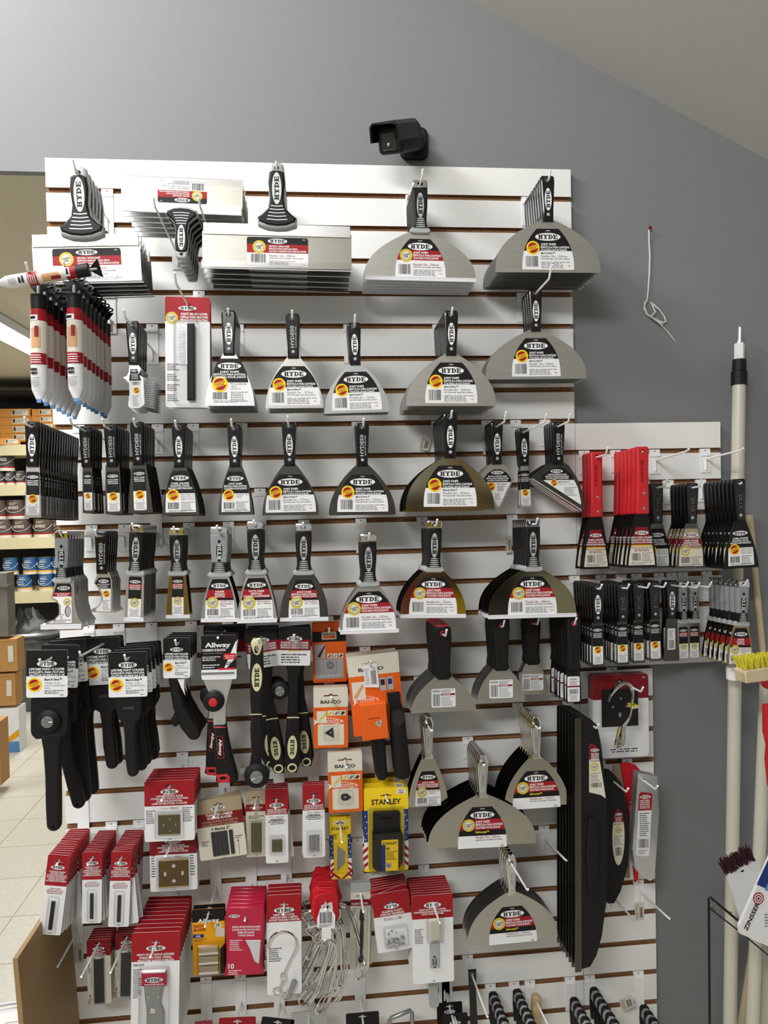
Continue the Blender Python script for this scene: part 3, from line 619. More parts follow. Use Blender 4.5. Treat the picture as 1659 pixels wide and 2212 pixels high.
# ------------------------------------------------------------------ carded goods (origin at the hang hole)
def card(w, h, up, bands, hx=0, r=4, hat=True, th=.8, holew=9):
    """paper card; up = card above the hole; bands = [(height, material)] from the top"""
    m = MB(); x0, x1, z1, z0 = -w/2-hx, w/2-hx, up, up-h; O = rrect(x0, z0, x1, z1, r)
    hole = [(-holew, -1.6), (holew, -1.6), (holew, .8), (3.5, 1.6), (2.6, 4), (-2.6, 4), (-3.5, 1.6), (-holew, .8)] if hat else oval(0, 0, 3, 3, 10)
    m.prism(O, -th/2, th/2, bands[-1][1], [hole]); z = z1
    for hh, mm in bands[:-1]:
        Q = clipz(clipz(ccw(O), z-hh, True), z, False) if z != z1 else clipz(ccw(O), z-hh, True)
        if z-hh < -1.6 and z > 4: m.cap(ccw(Q), [ccw(hole)], -th/2-.12, mm, False)
        else: m.poly(Q, -th/2-.12, mm)
        z -= hh
    m.x0, m.x1, m.z0, m.z1, m.y, m.cx = x0, x1, z0, z1, -th/2-.3, -hx
    return m
def blister(x0, z0, x1, z1, d=7, y=-.5):
    m = MB(); O = ccw(rrect(x0, z0, x1, z1, 2.5)); I = offs(O, 2); m.loft([(I, y-d), (O, y-d+1.5), (O, y)], 'clear_plastic'); m.cap(I, [], y-d, 'clear_plastic', False)
    m.loft([(O, y), (offs(O, -3), y-.05)], 'clear_plastic')
    return node('blister', m.done('blister', 50), label='clear plastic blister')
def lines(m, cx, z, ss, h, col='white_print', step=None, wmax=60, bold=True, al='c'):
    for i, s in enumerate(ss): m.text(s, cx, z-i*(step or h*1.35), h, col, m.y-.12, bold, al=al, w=min(wmax, len(s)*h*.72))
def red_card(w, h, up, toph, title, size=None, hx=0, red='red_print', body='white_print', mark=.36, fine=True, hat=True, mz=-12, th=3.4):
    m = card(w, h, up, [(toph, red), (h, body)], hx, hat=hat); m.mark(m.cx, mz, w*mark, m.y, h=min(12, w*mark*.34))
    lines(m, m.cx, mz-9, title, th, wmax=w*.9)
    zb = m.z1-toph
    if size: m.text(size, m.cx, zb-5, 4, 'deep_red', m.y, False, w=min(w*.6, 34))
    if fine: m.fine(m.x0+w*.1, zb-18, m.x1-w*.1, zb-8, m.y, 3, 'ink', 4, True)
    m.text('11380', m.cx, m.z0+4, 2, 'ink', m.y)
    return m
def blade_plate(x0, z0, x1, z1, mt='brass', holes=(), y=-1.2, th=2.4, lip=True):
    m = MB(); m.pillow(rrect(x0, z0, x1, z1, 1.5), y-th, y, .7, mt, [oval(x, z, rx, rz, 8) for x, z, rx, rz in holes], n=1)
    if lip: m.tube([(x0, y-th, z1-1), (x1, y-th, z1-1)], 1.1, mt, 6); m.tube([(x0, y-th, z0+1), (x1, y-th, z0+1)], 1.1, mt, 6)
    return m
def t_scraper_blade():
    m = red_card(104, 130, 12, 54, ['4-EDGE SCRAPER BLADE', 'CUCHILLA DE CUATRO FILO PARA', 'RASQUETA DE PINTURA', 'LAME DE GRATTOIR À 4 FACES'], '1½in • 38mm', mz=-12, fine=False, th=3.9)
    m.fine(m.x0+3, -80, m.x0+22, -50, m.y, 8, 'ink'); m.fine(m.x1-25, -78, m.x1-4, -46, m.y, 8, 'ink')
    b = blade_plate(-24, -104, 22, -59, 'brass', [(-13, -82, 2.4, 2.6), (12, -82, 2.4, 2.6), (0, -70, 2.4, 2.6), (0, -95, 2.4, 2.6), (0, -82, 1.6, 1.6)])
    return [node('card', m.done('card', 0)), node('scraper_blade', b.done('scraper_blade'), label='folded brass coloured scraper blade'), blister(-30, -110, 28, -54)]
def t_scraper_blade_big():
    m = red_card(98, 122, 12, 44, ['4-EDGE SCRAPER BLADE', 'CUCHILLA DE CUATRO FILO PARA', 'RASQUETA DE PINTURA', 'LAME DE GRATTOIR À 4 FACES'], '2½in • 64mm', mz=-3, fine=False, th=3.3, red='deep_red')
    m.fine(m.x0+3, -80, m.x0+12, -30, m.y, 9, 'ink'); m.fine(m.x1-14, -80, m.x1-4, -28, m.y, 9, 'ink')
    b = blade_plate(-31, -101, 31, -42, 'bronze', [(0, -56, 4.5, 5), (-18, -72, 3.6, 6), (18, -72, 3.6, 6), (0, -88, 5, 4.5), (0, -71, 1.8, 1.8)])
    return [node('card', m.done('card', 0)), node('scraper_blade', b.done('scraper_blade'), label='square brass coloured blade with slots'), blister(-35, -105, 35, -38)]
def t_carbide():
    m = red_card(45, 170, 14, 66, ['TUNGSTEN CARBIDE', 'SCRAPER BLADE', 'CUCHILLA PARA RASQUETA', 'DE CARBURO DE TUNGSTENO', 'LAME DE GRATTOIR', 'EN CARBURE DE TUNGSTÈNE'], None, mz=-13, mark=.62, th=2.9, fine=False)
    m.fine(m.x0+5, -70, m.x1-5, -56, m.y, 4, 'deep_red', 4, True)
    b = MB(); b.box(-3.8, -3, -144, 3.8, -.6, -84, 'carbide')
    return [node('card', m.done('card', 0)), node('carbide_blade', b.done('carbide_blade', 0)), blister(-10, -150, 10, -76, 4)]
def t_long_blade(n1=True):
    m = card(49, 139, 9, [(36, 'deep_red'), (139, 'cream_print')]); m.mark(0, -11, 24, m.y, h=8); lines(m, 0, -18, ['SCRAPER BLADES', 'CUCHILLAS', 'LAMES DE GRATTOIR'], 2.6, wmax=40)
    m.text('5 BLADES', -20, -50, 2.6, 'ink', m.y, True, -PI/2, 24); m.text('Cuchillas de repuesto', -16, -70, 2, 'pale_ink', m.y, True, -PI/2, 40); m.text('5', -19, -112, 7, 'deep_red', m.y, True, 0); m.fine(-24, -130, -14, -118, m.y, 4, 'deep_red')
    b = blade_plate(-10, -127, 10, -30, 'carbide', [(0, -54, 1.6, 1.6), (0, -100, 1.6, 1.6)], lip=False)
    return [node('card', m.done('card', 0)), node('steel_blade', b.done('steel_blade')), blister(-12, -129, 12, -28, 5)]
def t_razor_scraper():
    m = card(100, 260, 22, [(63, 'red_print'), (260, 'white_print')]); m.mark(0, -13, 40, m.y, h=12)
    lines(m, 0, -26, ['HEAVY DUTY RAZOR SCRAPER', 'RASQUETA PARA VIDRIO', 'GRATTOIR RASOIR ROBUSTE'], 4.6, wmax=78, step=6.4)
    m.text('DELTA™', m.x0+4, -48, 4, 'ink', m.y, True, al='l'); m.fine(m.x0+4, -120, m.x0+22, -56, m.y, 17, 'ink')
    b = MB(); P = [(-24, -68), (20, -68), (20, -82), (17, -96), (13, -118), (12, -128), (20, -146), (20, -236), (-16, -236), (-16, -146), (-18, -130), (-20, -118), (-22, -96), (-24, -82)]
    b.pillow(P, -8, -1.5, 2.4, 'zinc', n=2); b.pillow(rrect(-9, -148, 3, -138, 2), -9.5, -7.5, 1, 'chrome', n=1)
    for x in (-12, 8): b.pillow(oval(x, -113, 2.4, 2.4, 8), -9.2, -7.8, .6, 'chrome', n=1)
    g = MB(); g.pillow(rect(-27, -88, 24, -58), -12, -2, 2, 'crimson', n=1); g.mark(-1, -74, 38, -12.3, h=12); g.pillow(rect(-26, -61, 23, -55), -12, -4, 2, 'white_print', n=1); g.fine(-20, -86, 20, -81, -12.3, 1, 'white_print')
    return [node('card', m.done('card', 0)), node('razor_scraper', b.done('razor_scraper'), [node('blade_guard', g.done('blade_guard'), label='red blade guard')], 'grey metal razor scraper'), blister(-32, -236, 28, -52, 14)]
def t_2edge(body='white_print', plate='brass', holes=2, title=('2-EDGE SCRAPER BLADE', 'NAVAJA DE DOBLE FILO', 'LAME DE GRATTOIR À 2 FACES'), size='1in • 26mm', ph=28, h=161, w=48):
    m = red_card(w, h, 22, 56, list(title), size, mz=-14, mark=.64, th=2.8); z = -86
    m.fine(m.x0+6, -56, m.x1-4, -44, m.y, 3, 'ink', 7, True)
    hh = [(0, z-ph/2+(ph*.6)*((i/(holes-1))-.5 if holes > 1 else 0), 1.9, 1.9) for i in range(holes)]
    b = blade_plate(-11, z-ph, 11, z, plate, hh)
    return [node('card', m.done('card', 0)), node('scraper_blade', b.done('scraper_blade')), blister(-15, z-ph-5, 15, z+6, 6)]
def t_tan(w=98, h=138):
    h = 128; m = card(w, h, 13, [(30, 'tan_print'), (28, 'deep_red'), (h, 'cream_print')]); m.mark(-1, -8, 30, m.y, h=8)
    lines(m, 0, -21, ['TUNGSTEN CARBIDE', 'SCRAPER BLADES'], 5, wmax=56, step=6.6); lines(m, 0, -35, ['CUCHILLAS PARA RASQUETTA', 'DE CARBURO DE TUNGSTENO'], 4.4, 'tan_print', wmax=84, step=6.6)
    m.text('5 Blades 2"', 0, -51, 5.4, 'ink', m.y, True, w=38); m.fine(-42, -86, -26, -74, m.y, 3, 'ink'); m.fine(28, -78, 44, -70, m.y, 2, 'ink'); m.poly(rect(33, -112, 33.8, -78), m.y, 'ink'); m.poly([(31.5, -84), (35.2, -84), (33.4, -78)], m.y, 'ink'); m.text('11182', 0, -115, 2, 'ink', m.y)
    N = [node('card', m.done('card', 0))]
    for i in range(5):
        b = MB(); x = -21+i*8.6+(3 if i == 4 else 0); b.box(x, -3, -108, x+7.6, -.7, -57, 'carbide'); N.append(node('carbide_blade', b.done('carbide_blade', 0)))
    return N
def t_tan_narrow():
    m = card(44, 142, 14, [(29, 'tan_print'), (15, 'deep_red'), (142, 'cream_print')]); m.mark(0, -10, 22, m.y, h=7); lines(m, 0, -18, ['2-EDGE', 'SCRAPER BLADE', 'CUCHILLA'], 2.8, wmax=34)
    m.text('2½"', 0, -35, 4, 'deep_red', m.y, True); m.fine(-16, -46, 16, -38, m.y, 2, 'ink'); m.text('11186', 0, -124, 2, 'ink', m.y)
    b = blade_plate(-11, -118, 11, -52, 'brass', [(0, -74, 1.8, 1.8), (0, -86, 1.8, 1.8), (0, -98, 1.8, 1.8)])
    return [node('card', m.done('card', 0)), node('scraper_blade', b.done('scraper_blade')), blister(-15, -122, 15, -48, 6)]
def fish(m, x0, x1, zc, h, y):
    w = x1-x0; n = 12; top = [(x0+w*(.12+.75*i/n), zc+h*.5*math.sin(PI*(i/n)**.8)) for i in range(n+1)]; bot = [(x, 2*zc-z-h*.02) for x, z in top]
    for i in range(n):
        a, b = top[i], top[i+1]; m.poly([(a[0], a[1]-.5), (b[0], b[1]-.5), (b[0], b[1]+.5), (a[0], a[1]+.5)], y, 'white_print'); a, b = bot[i], bot[i+1]; m.poly([(a[0], a[1]-.5), (b[0], b[1]-.5), (b[0], b[1]+.5), (a[0], a[1]+.5)], y, 'white_print')
    m.poly([(x0+w*.13, zc), (x0, zc+h*.45), (x0+w*.04, zc), (x0, zc-h*.45)], y, 'white_print')
    for i in range(7):
        for j in (-1, 1): X = x0+w*(.2+.075*i); m.poly([(X, zc+j*h*.3), (X+1, zc+j*h*.3), (X+w*.075+1, zc-j*h*.3), (X+w*.075, zc-j*h*.3)], y, 'white_print')
    m.poly(oval(x0+w*.8, zc+h*.1, 1.8, 1.8, 10), y-.1, 'white_print')
def t_bahco(kind):
    w, h = 71, 126; orange_top = kind == 'disc'
    if orange_top:
        m = card(w, h, 15, [(18, 'orange_print'), (22, 'black_print'), (h, 'orange_print')]); m.poly(rrect(-15.5, -20, 15.5, -4, 2), m.y-.1, 'cream_print'); m.text('BAHCO', 0, -8.5, 4.6, 'deep_red', m.y-.2, True, w=26); m.poly(rrect(-13, -18, 13, -12, 1.5), m.y-.2, 'orange_print')
        m.poly(rrect(-31, -103, 29, -61, 2), m.y-.1, 'silver_plastic'); m.poly(rect(-31, -60, -9, -30), m.y-.1, 'silver_plastic'); m.poly([(-26, -56), (-20, -58), (-8, -32), (-12, -34)], m.y-.2, 'ink')
        for i in range(3): m.poly(rect(-5+12*i, -60, 5+12*i, -50), m.y-.1, 'cream_print'); m.poly([(-4+12*i, -57), (1+12*i, -52), (4+12*i, -54), (-1+12*i, -59)], m.y-.2, ('brass', 'tan_print', 'ink')[i])
        m.text('ROUND BLADE', 0, -97, 2.6, 'white_print', m.y-.3, True, w=44); b = MB(); b.prism(oval(0, -74, 8.5, 8.5, 20), -2.4, -1, 'zinc', [oval(0, -74, 2.6, 2.6, 10)])
        return [node('card', m.done('card', 0)), node('round_blade', b.done('round_blade', 0)), blister(-14, -90, 14, -62, 4)]
    m = card(w, h, 17, [(41, 'cream_print'), (h, 'orange_print')], holew=15); m.text('BAHCO', 0, -13, 7, 'ink', m.y, True, w=42)
    m.poly(rrect(-27, -103, 27, -60, 2), m.y-.1, 'cream_print'); m.poly(rect(-29, -56, -9, -32), m.y-.1, 'cream_print'); m.poly([(-26, -52), (-20, -54), (-8, -34), (-12, -36)], m.y-.2, 'gold_print')
    for i in range(3): m.poly(rect(-7+13*i, -42, 5+13*i, -31), m.y-.1, 'cream_print'); m.poly([(-6+13*i, -39), (-1+13*i, -33), (4+13*i, -35), (-1+13*i, -41)], m.y-.2, ('gold_print', 'pale_ink', 'ink')[i])
    fish(m, -36, 36, -54, 15, m.y-.25); m.fine(-32, -29, -20, -27, m.y, 1, 'deep_red')
    b = MB()
    if kind == 'tri': b.prism([(-13, -77), (4, -66), (6, -88)], -2.4, -1, 'carbide', [oval(0, -77, 2, 2, 8)])
    else:
        P = [(-8*math.cos(a)-2, -77+8*math.sin(a)) for a in [PI*(-.35+.7*i/8) for i in range(9)]]+[(3, -70), (12, -78), (3, -84)]; b.prism(P, -2.4, -1, 'carbide', [oval(-1, -77, 2.2, 2.2, 8)])
    return [node('card', m.done('card', 0)), node('profile_blade', b.done('profile_blade', 0), label='dark shaped scraper blade'), blister(-15, -92, 15, -63, 5)]
def flagcard(m, x0, x1, z0, z1, side):  # stars over slanted stripes down one edge
    h = z1-z0; m.poly(rect(x0, z0+h*.45, x1, z1), m.y-.1, 'blue_print'); w = x1-x0
    for i in range(5): cx, cz = (x0+x1)/2+(w*.2 if i % 2 else -w*.15), z0+h*(.5+.1*i); m.poly([(cx+(1.9 if k % 2 == 0 else .8)*math.sin(k*PI/5), cz+(1.9 if k % 2 == 0 else .8)*math.cos(k*PI/5)) for k in range(10)], m.y-.2, 'white_print')
    m.poly(rect(x0, z0, x1, z0+h*.45), m.y-.1, 'white_print')
    for i in range(3): a = z0+h*.13*i; s = w*.8*side; m.poly([(x0, a+max(0, -s)), (x1, a+max(0, s)), (x1, a+max(0, s)+h*.065), (x0, a+max(0, -s)+h*.065)], m.y-.2, 'red_print')
def t_stanley_small():
    m = card(44, 132, 14, [(132, 'yellow_print')], r=1, holew=10); m.cap(rrect(-13, -4, 13, 6, 3), [[(-9, -1.6), (9, -1.6), (9, .8), (3.5, 1.6), (2.6, 4), (-2.6, 4), (-3.5, 1.6), (-9, .8)]], m.y, 'cream_print', False)
    m.text('STANLEY', 0, -11, 5.4, 'ink', m.y, True, w=37); flagcard(m, -22, -15, -116, -24, 1); flagcard(m, 15, 22, -116, -24, -1); m.fine(-15, -34, -4, -22, m.y, 4, 'ink'); m.text('5', -12, -24, 4, 'ink', m.y-.1)
    m.poly([(-22, -98), (-22, -104), (-6, -117), (0, -117)], m.y-.3, 'red_print'); m.poly([(22, -98), (22, -104), (6, -117), (0, -117)], m.y-.3, 'red_print'); m.text('USA', 17, 11, 3, 'deep_red', m.y, True)
    b = MB(); b.prism([(-7, -46), (9, -60), (9, -66), (7, -68), (9, -71), (7, -74), (9, -78), (8, -84), (-9, -100)], -2, -1, 'zinc')
    return [node('card', m.done('card', 0)), node('utility_blade', b.done('utility_blade', 0)), blister(-13, -104, 13, -42, 4)]
def t_stanley_big():
    m = card(92, 174, 16, [(38, 'yellow_print'), (174, 'yellow_print')], r=3, holew=12); m.text('STANLEY', 0, -13, 11, 'ink', m.y, True, w=62); m.poly(rrect(22, 2, 40, 13, 1), m.y, 'white_print'); m.text('MADE IN', 31, 10, 2.4, 'ink', m.y-.2, w=12); m.text('USA', 31, 5.5, 4.6, 'deep_red', m.y-.2, True)
    flagcard(m, -46, -38, -150, -30, 1); flagcard(m, 37, 46, -150, -30, -1); m.poly(rrect(-37, -150, 36, -24, 3), m.y-.05, 'gold_print')
    b = MB(); b.pillow(rrect(-28, -72, 28, -30, 4), -12, -1, 2.5, 'black_matte', [rrect(-13, -45, 13, -41, 1.5)], n=2); b.pillow([(-30, -70), (28, -66), (32, -76), (32, -130), (22, -148), (-20, -148), (-30, -140)], -24, -1, 3, 'black_nylon', n=2)
    l = MB(); l.poly(rect(-12, -146, 22, -82), -24.3, 'yellow_print'); l.poly(rect(-12, -146, -4, -92), -24.4, 'blue_print'); l.text('STANLEY', 5, -89, 5, 'ink', -24.5, True, w=30); l.text('100', 0, -100, 5.6, 'ink', -24.5, True); l.fine(-2, -124, 19, -105, -24.5, 6, 'ink'); l.poly(rect(-3, -140, 8, -129), -24.5, 'silver_plastic'); l.text('\\\\\\', 2, -135, 6, 'ink', -24.6, True)
    return [node('card', m.done('card', 0)), node('blade_dispenser', b.done('blade_dispenser'), [node('label', l.done('label', 0))], 'black blade dispenser'), blister(-36, -152, 36, -26, 26)]
def header(w, h, title, kind='bs', hx=0, up=12, hat=False, sizes=('4-Edge 2½in', 'Cuatro cuchillas/4 faces', '64mm')):
    bands = [(h*.55, 'black_print'), (h, 'white_print')] if kind == 'bs' else [(h*.32, 'black_print'), (h*.28, 'deep_red'), (h, 'white_print')]
    m = card(w, h, up, bands, hx, hat=hat, th=1); c = m.cx; Z = lambda f: m.z1-h*f
    m.mark(c, Z(.29 if kind == 'bs' else .3), w*.48, m.y, h=w*.16)
    for i, s in enumerate(title): m.text(s, c, Z((.4 if kind == 'bs' else .4)+.065*i), h*.048, 'white_print', m.y-.15, True, w=min(w*.86, len(s)*w*.043))
    if kind == 'bs':
        m.seal(c-w*.3, Z(.73), w*.18, m.y); m.text('Black & Silver™', c-w*.06, Z(.62), h*.045, 'ink', m.y, True, al='l', w=w*.42)
        for i, s in enumerate(sizes): m.text(s, c-w*.06, Z(.69+.055*i), h*.042, 'pale_ink', m.y, False, al='l', w=min(w*.5, len(s)*w*.033))
        m.fine(c-w*.06, Z(.93), c+w*.42, Z(.84), m.y, 3, 'ink'); m.text('10690', c+w*.36, Z(.95), h*.022, 'ink', m.y)
    else:
        m.text('MAXXGRIP PRO', c, Z(.615), h*.03, 'yellow_print', m.y-.2, True, w=w*.4); m.fine(c-w*.4, Z(.95), c+w*.4, Z(.68), m.y, 4, 'ink')
    return m
LPS = ['LIFETIME PAINT SCRAPER', 'RASQUETA PARA PINTURA', 'GRATTOIR DE PEINTURE À VIE']
def grip_bar(path, widths, th, m_='black_matte', y0=-8):
    """moulded bar: centre line points (x, z) with half widths, rounded, thickness th"""
    L, R = [], []; n = len(path)
    for i in range(n):
        a, b = Vector(path[max(i-1, 0)]), Vector(path[min(i+1, n-1)]); t = (b-a).normalized(); q = Vector((-t.y, t.x)); p = Vector(path[i])
        L.append(tuple(p+q*widths[i])); R.append(tuple(p-q*widths[i]))
    e0, e1 = Vector(path[0]), Vector(path[-1]); t = (e1-Vector(path[-2])).normalized(); q = Vector((-t.y, t.x)); w = widths[-1]
    tip = [tuple(e1+t*w*math.sin(a)+q*w*math.cos(a)) for a in [PI*k/8 for k in range(1, 8)]]
    return L+tip+R[::-1]
def knob(cx, cz, r, y, face='zinc', body='black_matte', face_r=.5):
    m = MB(); m.tube([(cx, y, cz), (cx, y-4, cz), (cx, y-9, cz), (cx, y-13, cz), (cx, y-14, cz)], r, body, 24, rs=[r*.8, r, r*.95, r*.66, face_r*r*1.05])
    f = MB(); f.tube([(cx, y-13, cz), (cx, y-15.5, cz), (cx, y-16, cz)], r*face_r, face, 16, rs=[r*face_r, r*face_r, r*face_r*.85])
    for k in range(7): a = k*2*PI/7; f.tube([(cx+math.cos(a)*r*face_r*.25, y-16.1, cz+math.sin(a)*r*face_r*.25), (cx+math.cos(a)*r*face_r*.85, y-16.1, cz+math.sin(a)*r*face_r*.85)], .5, face, 4)
    return node('knob', m.done('knob'), [node('knob_centre', f.done('knob_centre'), label='shiny knob centre')] if face else [])
def t_lifetime_knob(curve=0):
    # header 86x104 hung by its upper left; scraper body below with knob and long handle
    m = header(85, 102, LPS, 'bs', hx=8, up=17, sizes=('4-Edge 2½in', 'Cuatro cuchillas/4 faces', '64mm'))
    b = MB(); O = [(-43, -82), (33, -82), (34, -150), (31, -164), (22, -174), (-34, -178), (-43, -168), (-45, -160), (-45, -96)]
    b.pillow(O, 6, 22, 4, 'black_matte', n=2); q = grip_bar([(-2, -165), (-1+curve*.1, -200), (1+curve*.3, -260), (2+curve*.7, -320), (3+curve, -364)], [23, 18, 16, 16, 15], 16); b.pillow(q, 5, 24, 6, 'black_matte', [oval(3+curve, -368, 3, 3, 8)], n=3); b.text('HYDE', -6, -166, 5, 'black_print', 5.8, True, w=24)
    e = MB(); e.prism(rect(-40, -84, 31, -78), 2, 24, 'brass')
    return [node('header_card', m.done('header_card', 0)), node('scraper_body', b.done('scraper_body'), [node('scraper_blade', e.done('scraper_blade', 0)), knob(-5, -136, 25, 7)], 'black moulded body and handle')]
def t_lifetime(w=76, handle=1.0, n='2-Edge 2½in', hx=-5, bodyw=54):
    m = header(w, 100, LPS, 'bs', hx=hx, up=12, sizes=(n, 'Dos cuchillas/2 faces', '64mm')); c = m.cx
    b = MB(); a = bodyw/2; O = [(c-a, -82), (c+a, -82), (c+a, -128), (c+a*.75, -142), (c+10, -150), (c-12, -150), (c-a*.75, -142), (c-a, -128)]
    b.pillow(O, 4, 20, 4, 'black_matte', n=2); b.pillow(grip_bar([(c, -140), (c+1, -180), (c+3, -220), (c+6, -150-110*handle)], [15, 12, 14, 12.5], 14), 4, 22, 6, 'black_matte', n=3)
    b.prism(rrect(c-15, -120, c+14, -108, 2), 3.4, 5, 'black_rubber'); b.text('HYDE', c, -114, 5, 'grey_print', 3.2, True, w=22)
    return [node('header_card', m.done('header_card', 0)), node('scraper_body', b.done('scraper_body'), label='black moulded body and handle')]
def t_triangle():
    m = header(60, 92, LPS, 'bs', hx=3, up=11, sizes=('1-Edge 1in', 'Uno cuchillas/2 faces', '25mm'))
    b = MB(); b.pillow(grip_bar([(-12, -80), (-8, -110), (0, -150), (18, -190), (34, -212)], [12, 11, 13, 16, 15], 14), 5, 24, 6, 'black_matte', n=3); b.pillow(oval(-8, -182, 9, 14, 16), 8, 20, 4, 'black_matte', n=2)
    t = MB(); t.prism([(-2, -84), (14, -84), (12, -98), (16, -122), (6, -102), (2, -92)], 2, 3, 'white_print')
    return [node('header_card', m.done('header_card', 0)), node('scraper_handle', b.done('scraper_handle')), node('paper_tab', t.done('paper_tab', 0))]
def t_allway():
    m = card(74, 96, 4, [(74, 'black_print'), (96, 'white_print')], hx=0, hat=False, th=1); y = m.y
    m.text('Allway', -2, -17, 10, 'white_print', y, True, w=54); m.text('CARBIDE SCRAPER', -10, -28, 5, 'white_print', y, True, w=50); m.text('RASPADOR DE CARBURO', -12, -35, 2.6, 'pale_ink', y, w=40); m.fine(-35, -52, 4, -41, y, 3, 'white_print'); m.fine(-35, -68, 2, -58, y, 2, 'white_print')
    m.poly([(37, -8), (37, -44), (14, -70), (10, -70)], y, 'white_print'); m.poly(rrect(10, -49, 36, -36, 2), y-.15, 'bright_red'); m.text('Stays sharp', 23, -41, 2.6, 'white_print', y-.3, w=20); m.text('50x longer', 23, -45.5, 2.6, 'white_print', y-.3, w=18); m.text('2½"', 23, -57, 7, 'ink', y-.3, True); m.poly(rect(-2, -71, 34, -67), y-.2, 'bright_red')
    b = MB(); b.pillow([(-34, -78), (30, -78), (28, -96), (20, -124), (14, -150), (12, -196), (-14, -196), (-15, -150), (-22, -124), (-33, -96)], 2, 14, 3, 'aluminium', n=2)
    h = MB(); h.pillow([(-13, -190), (13, -190), (17, -220), (26, -262), (36, -300), (37, -314), (14, -318), (-10, -314), (-9, -296), (-12, -250)], -2, 24, 6, 'black_rubber', n=3)
    h.pillow([(-7, -214), (6, -214), (9, -262), (-3, -262)], -3.4, -1, .8, 'black_print', n=1); h.tube([(-7, -3, -214), (6, -3, -214), (9, -3, -262), (-3, -3, -262)], .8, 'red_plastic', 5, closed=True); h.tube([(-13, 0, -196), (0, -2.4, -195), (13, 0, -196)], 1.4, 'red_plastic', 6)
    h.text('Allway', 1.5, -238, 6, 'white_print', -3.8, True, -PI/2, 36); h.pillow([(-9, -298), (14, -296), (22, -304), (20, -316), (-4, -316)], -4, 20, 3, 'red_plastic', [oval(6, -305, 8, 4, 12)], n=2)
    e = MB(); e.prism(rect(-36, -80, 32, -76), -2, 10, 'zinc')
    return [node('header_card', m.done('header_card', 0)), node('scraper_head', b.done('scraper_head'), [knob(-12, -138, 23, 2, 'red_plastic', face_r=.4), node('scraper_blade', e.done('scraper_blade', 0))], 'polished aluminium head'), node('handle', h.done('handle'))]
def t_maxx(knobbed=False):
    m = header(70, 84, ['TUNGSTEN CARBIDE SCRAPER', 'RASQUETA DE CARBURO DE TUNGSTENO', 'GRATTOIR EN CARBURE DE TUNGSTÈNE'], 'fm', up=18, hat=True)
    b = MB(); b.pillow([(-22, -50), (24, -52), (23, -56), (15, -74), (11, -96), (10, -150), (14, -182), (-12, -182), (-10, -120), (-14, -80), (-21, -56)], 2, 16, 4, 'black_rubber', n=2)
    b.pillow([(-12, -180), (14, -180), (18, -230), (20, -280), (12, -304), (-8, -302), (-16, -280), (-15, -230)], 0, 20, 6, 'black_rubber', n=3)
    b.tube([(-12, 1, -181), (1, -1, -180), (14, 1, -181)], 1.4, 'seal_green', 6); l = MB(); l.poly(oval(1, -246, 10.5, 26), -.3, 'seal_green'); l.mark(1, -246, 44, -.5, 'black_print', None, -PI/2, 15)
    g = MB(); g.tube([(2+9*math.cos(a*PI/6), -1, -291+8*math.sin(a*PI/6)) for a in range(12)], 2, 'seal_green', 6, closed=True)
    k = [node('emblem', l.done('emblem', 0)), node('hang_ring', g.done('hang_ring'), label='pale green hang ring')]
    if knobbed: k.append(knob(26, -120, 21, 4))
    return [node('header_card', m.done('header_card', 0)), node('scraper_body', b.done('scraper_body'), k)]
def t_maxx_up():
    """two handed scraper hung upside down by its ring"""
    b = MB(); b.pillow([(-12, 6), (-8, 14), (8, 14), (13, 6), (14, -20), (15, -60), (13, -120), (12, -146), (-11, -146), (-13, -110), (-14, -60), (-13, -20)], -12, 8, 6, 'black_rubber', [oval(0, -6, 5, 9, 12)], n=3)
    b.pillow([(-11, -144), (12, -144), (14, -180), (10, -240), (14, -270), (-16, -270), (-10, -230), (-13, -180)], -8, 8, 5, 'black_rubber', n=2); b.tube([(-12, -8, -146), (0, -10.5, -145), (12, -8, -146)], 1.4, 'seal_green', 6)
    c = MB(); c.pillow([(-12.5, 7), (-8, 15), (8, 15), (13.5, 7), (12, -4), (9, -18), (0, -22), (-8, -16), (-11, -2)], -13, 9, 5, 'seal_green', [oval(0, -6, 5, 9, 12)], n=2)
    l = MB(); l.poly(oval(1, -66, 11, 30), -12.3, 'seal_green'); l.mark(1, -66, 52, -12.5, 'black_print', None, PI/2, 17)
    e = MB(); e.prism(rect(-34, -274, 30, -262), -3, 3, 'zinc')
    return [node('scraper_body', b.done('scraper_body'), [node('hang_ring', c.done('hang_ring'), label='pale green hang ring'), node('emblem', l.done('emblem', 0)), node('scraper_blade', e.done('scraper_blade', 0)), knob(2, -276, 27, -6)])]
SH = []
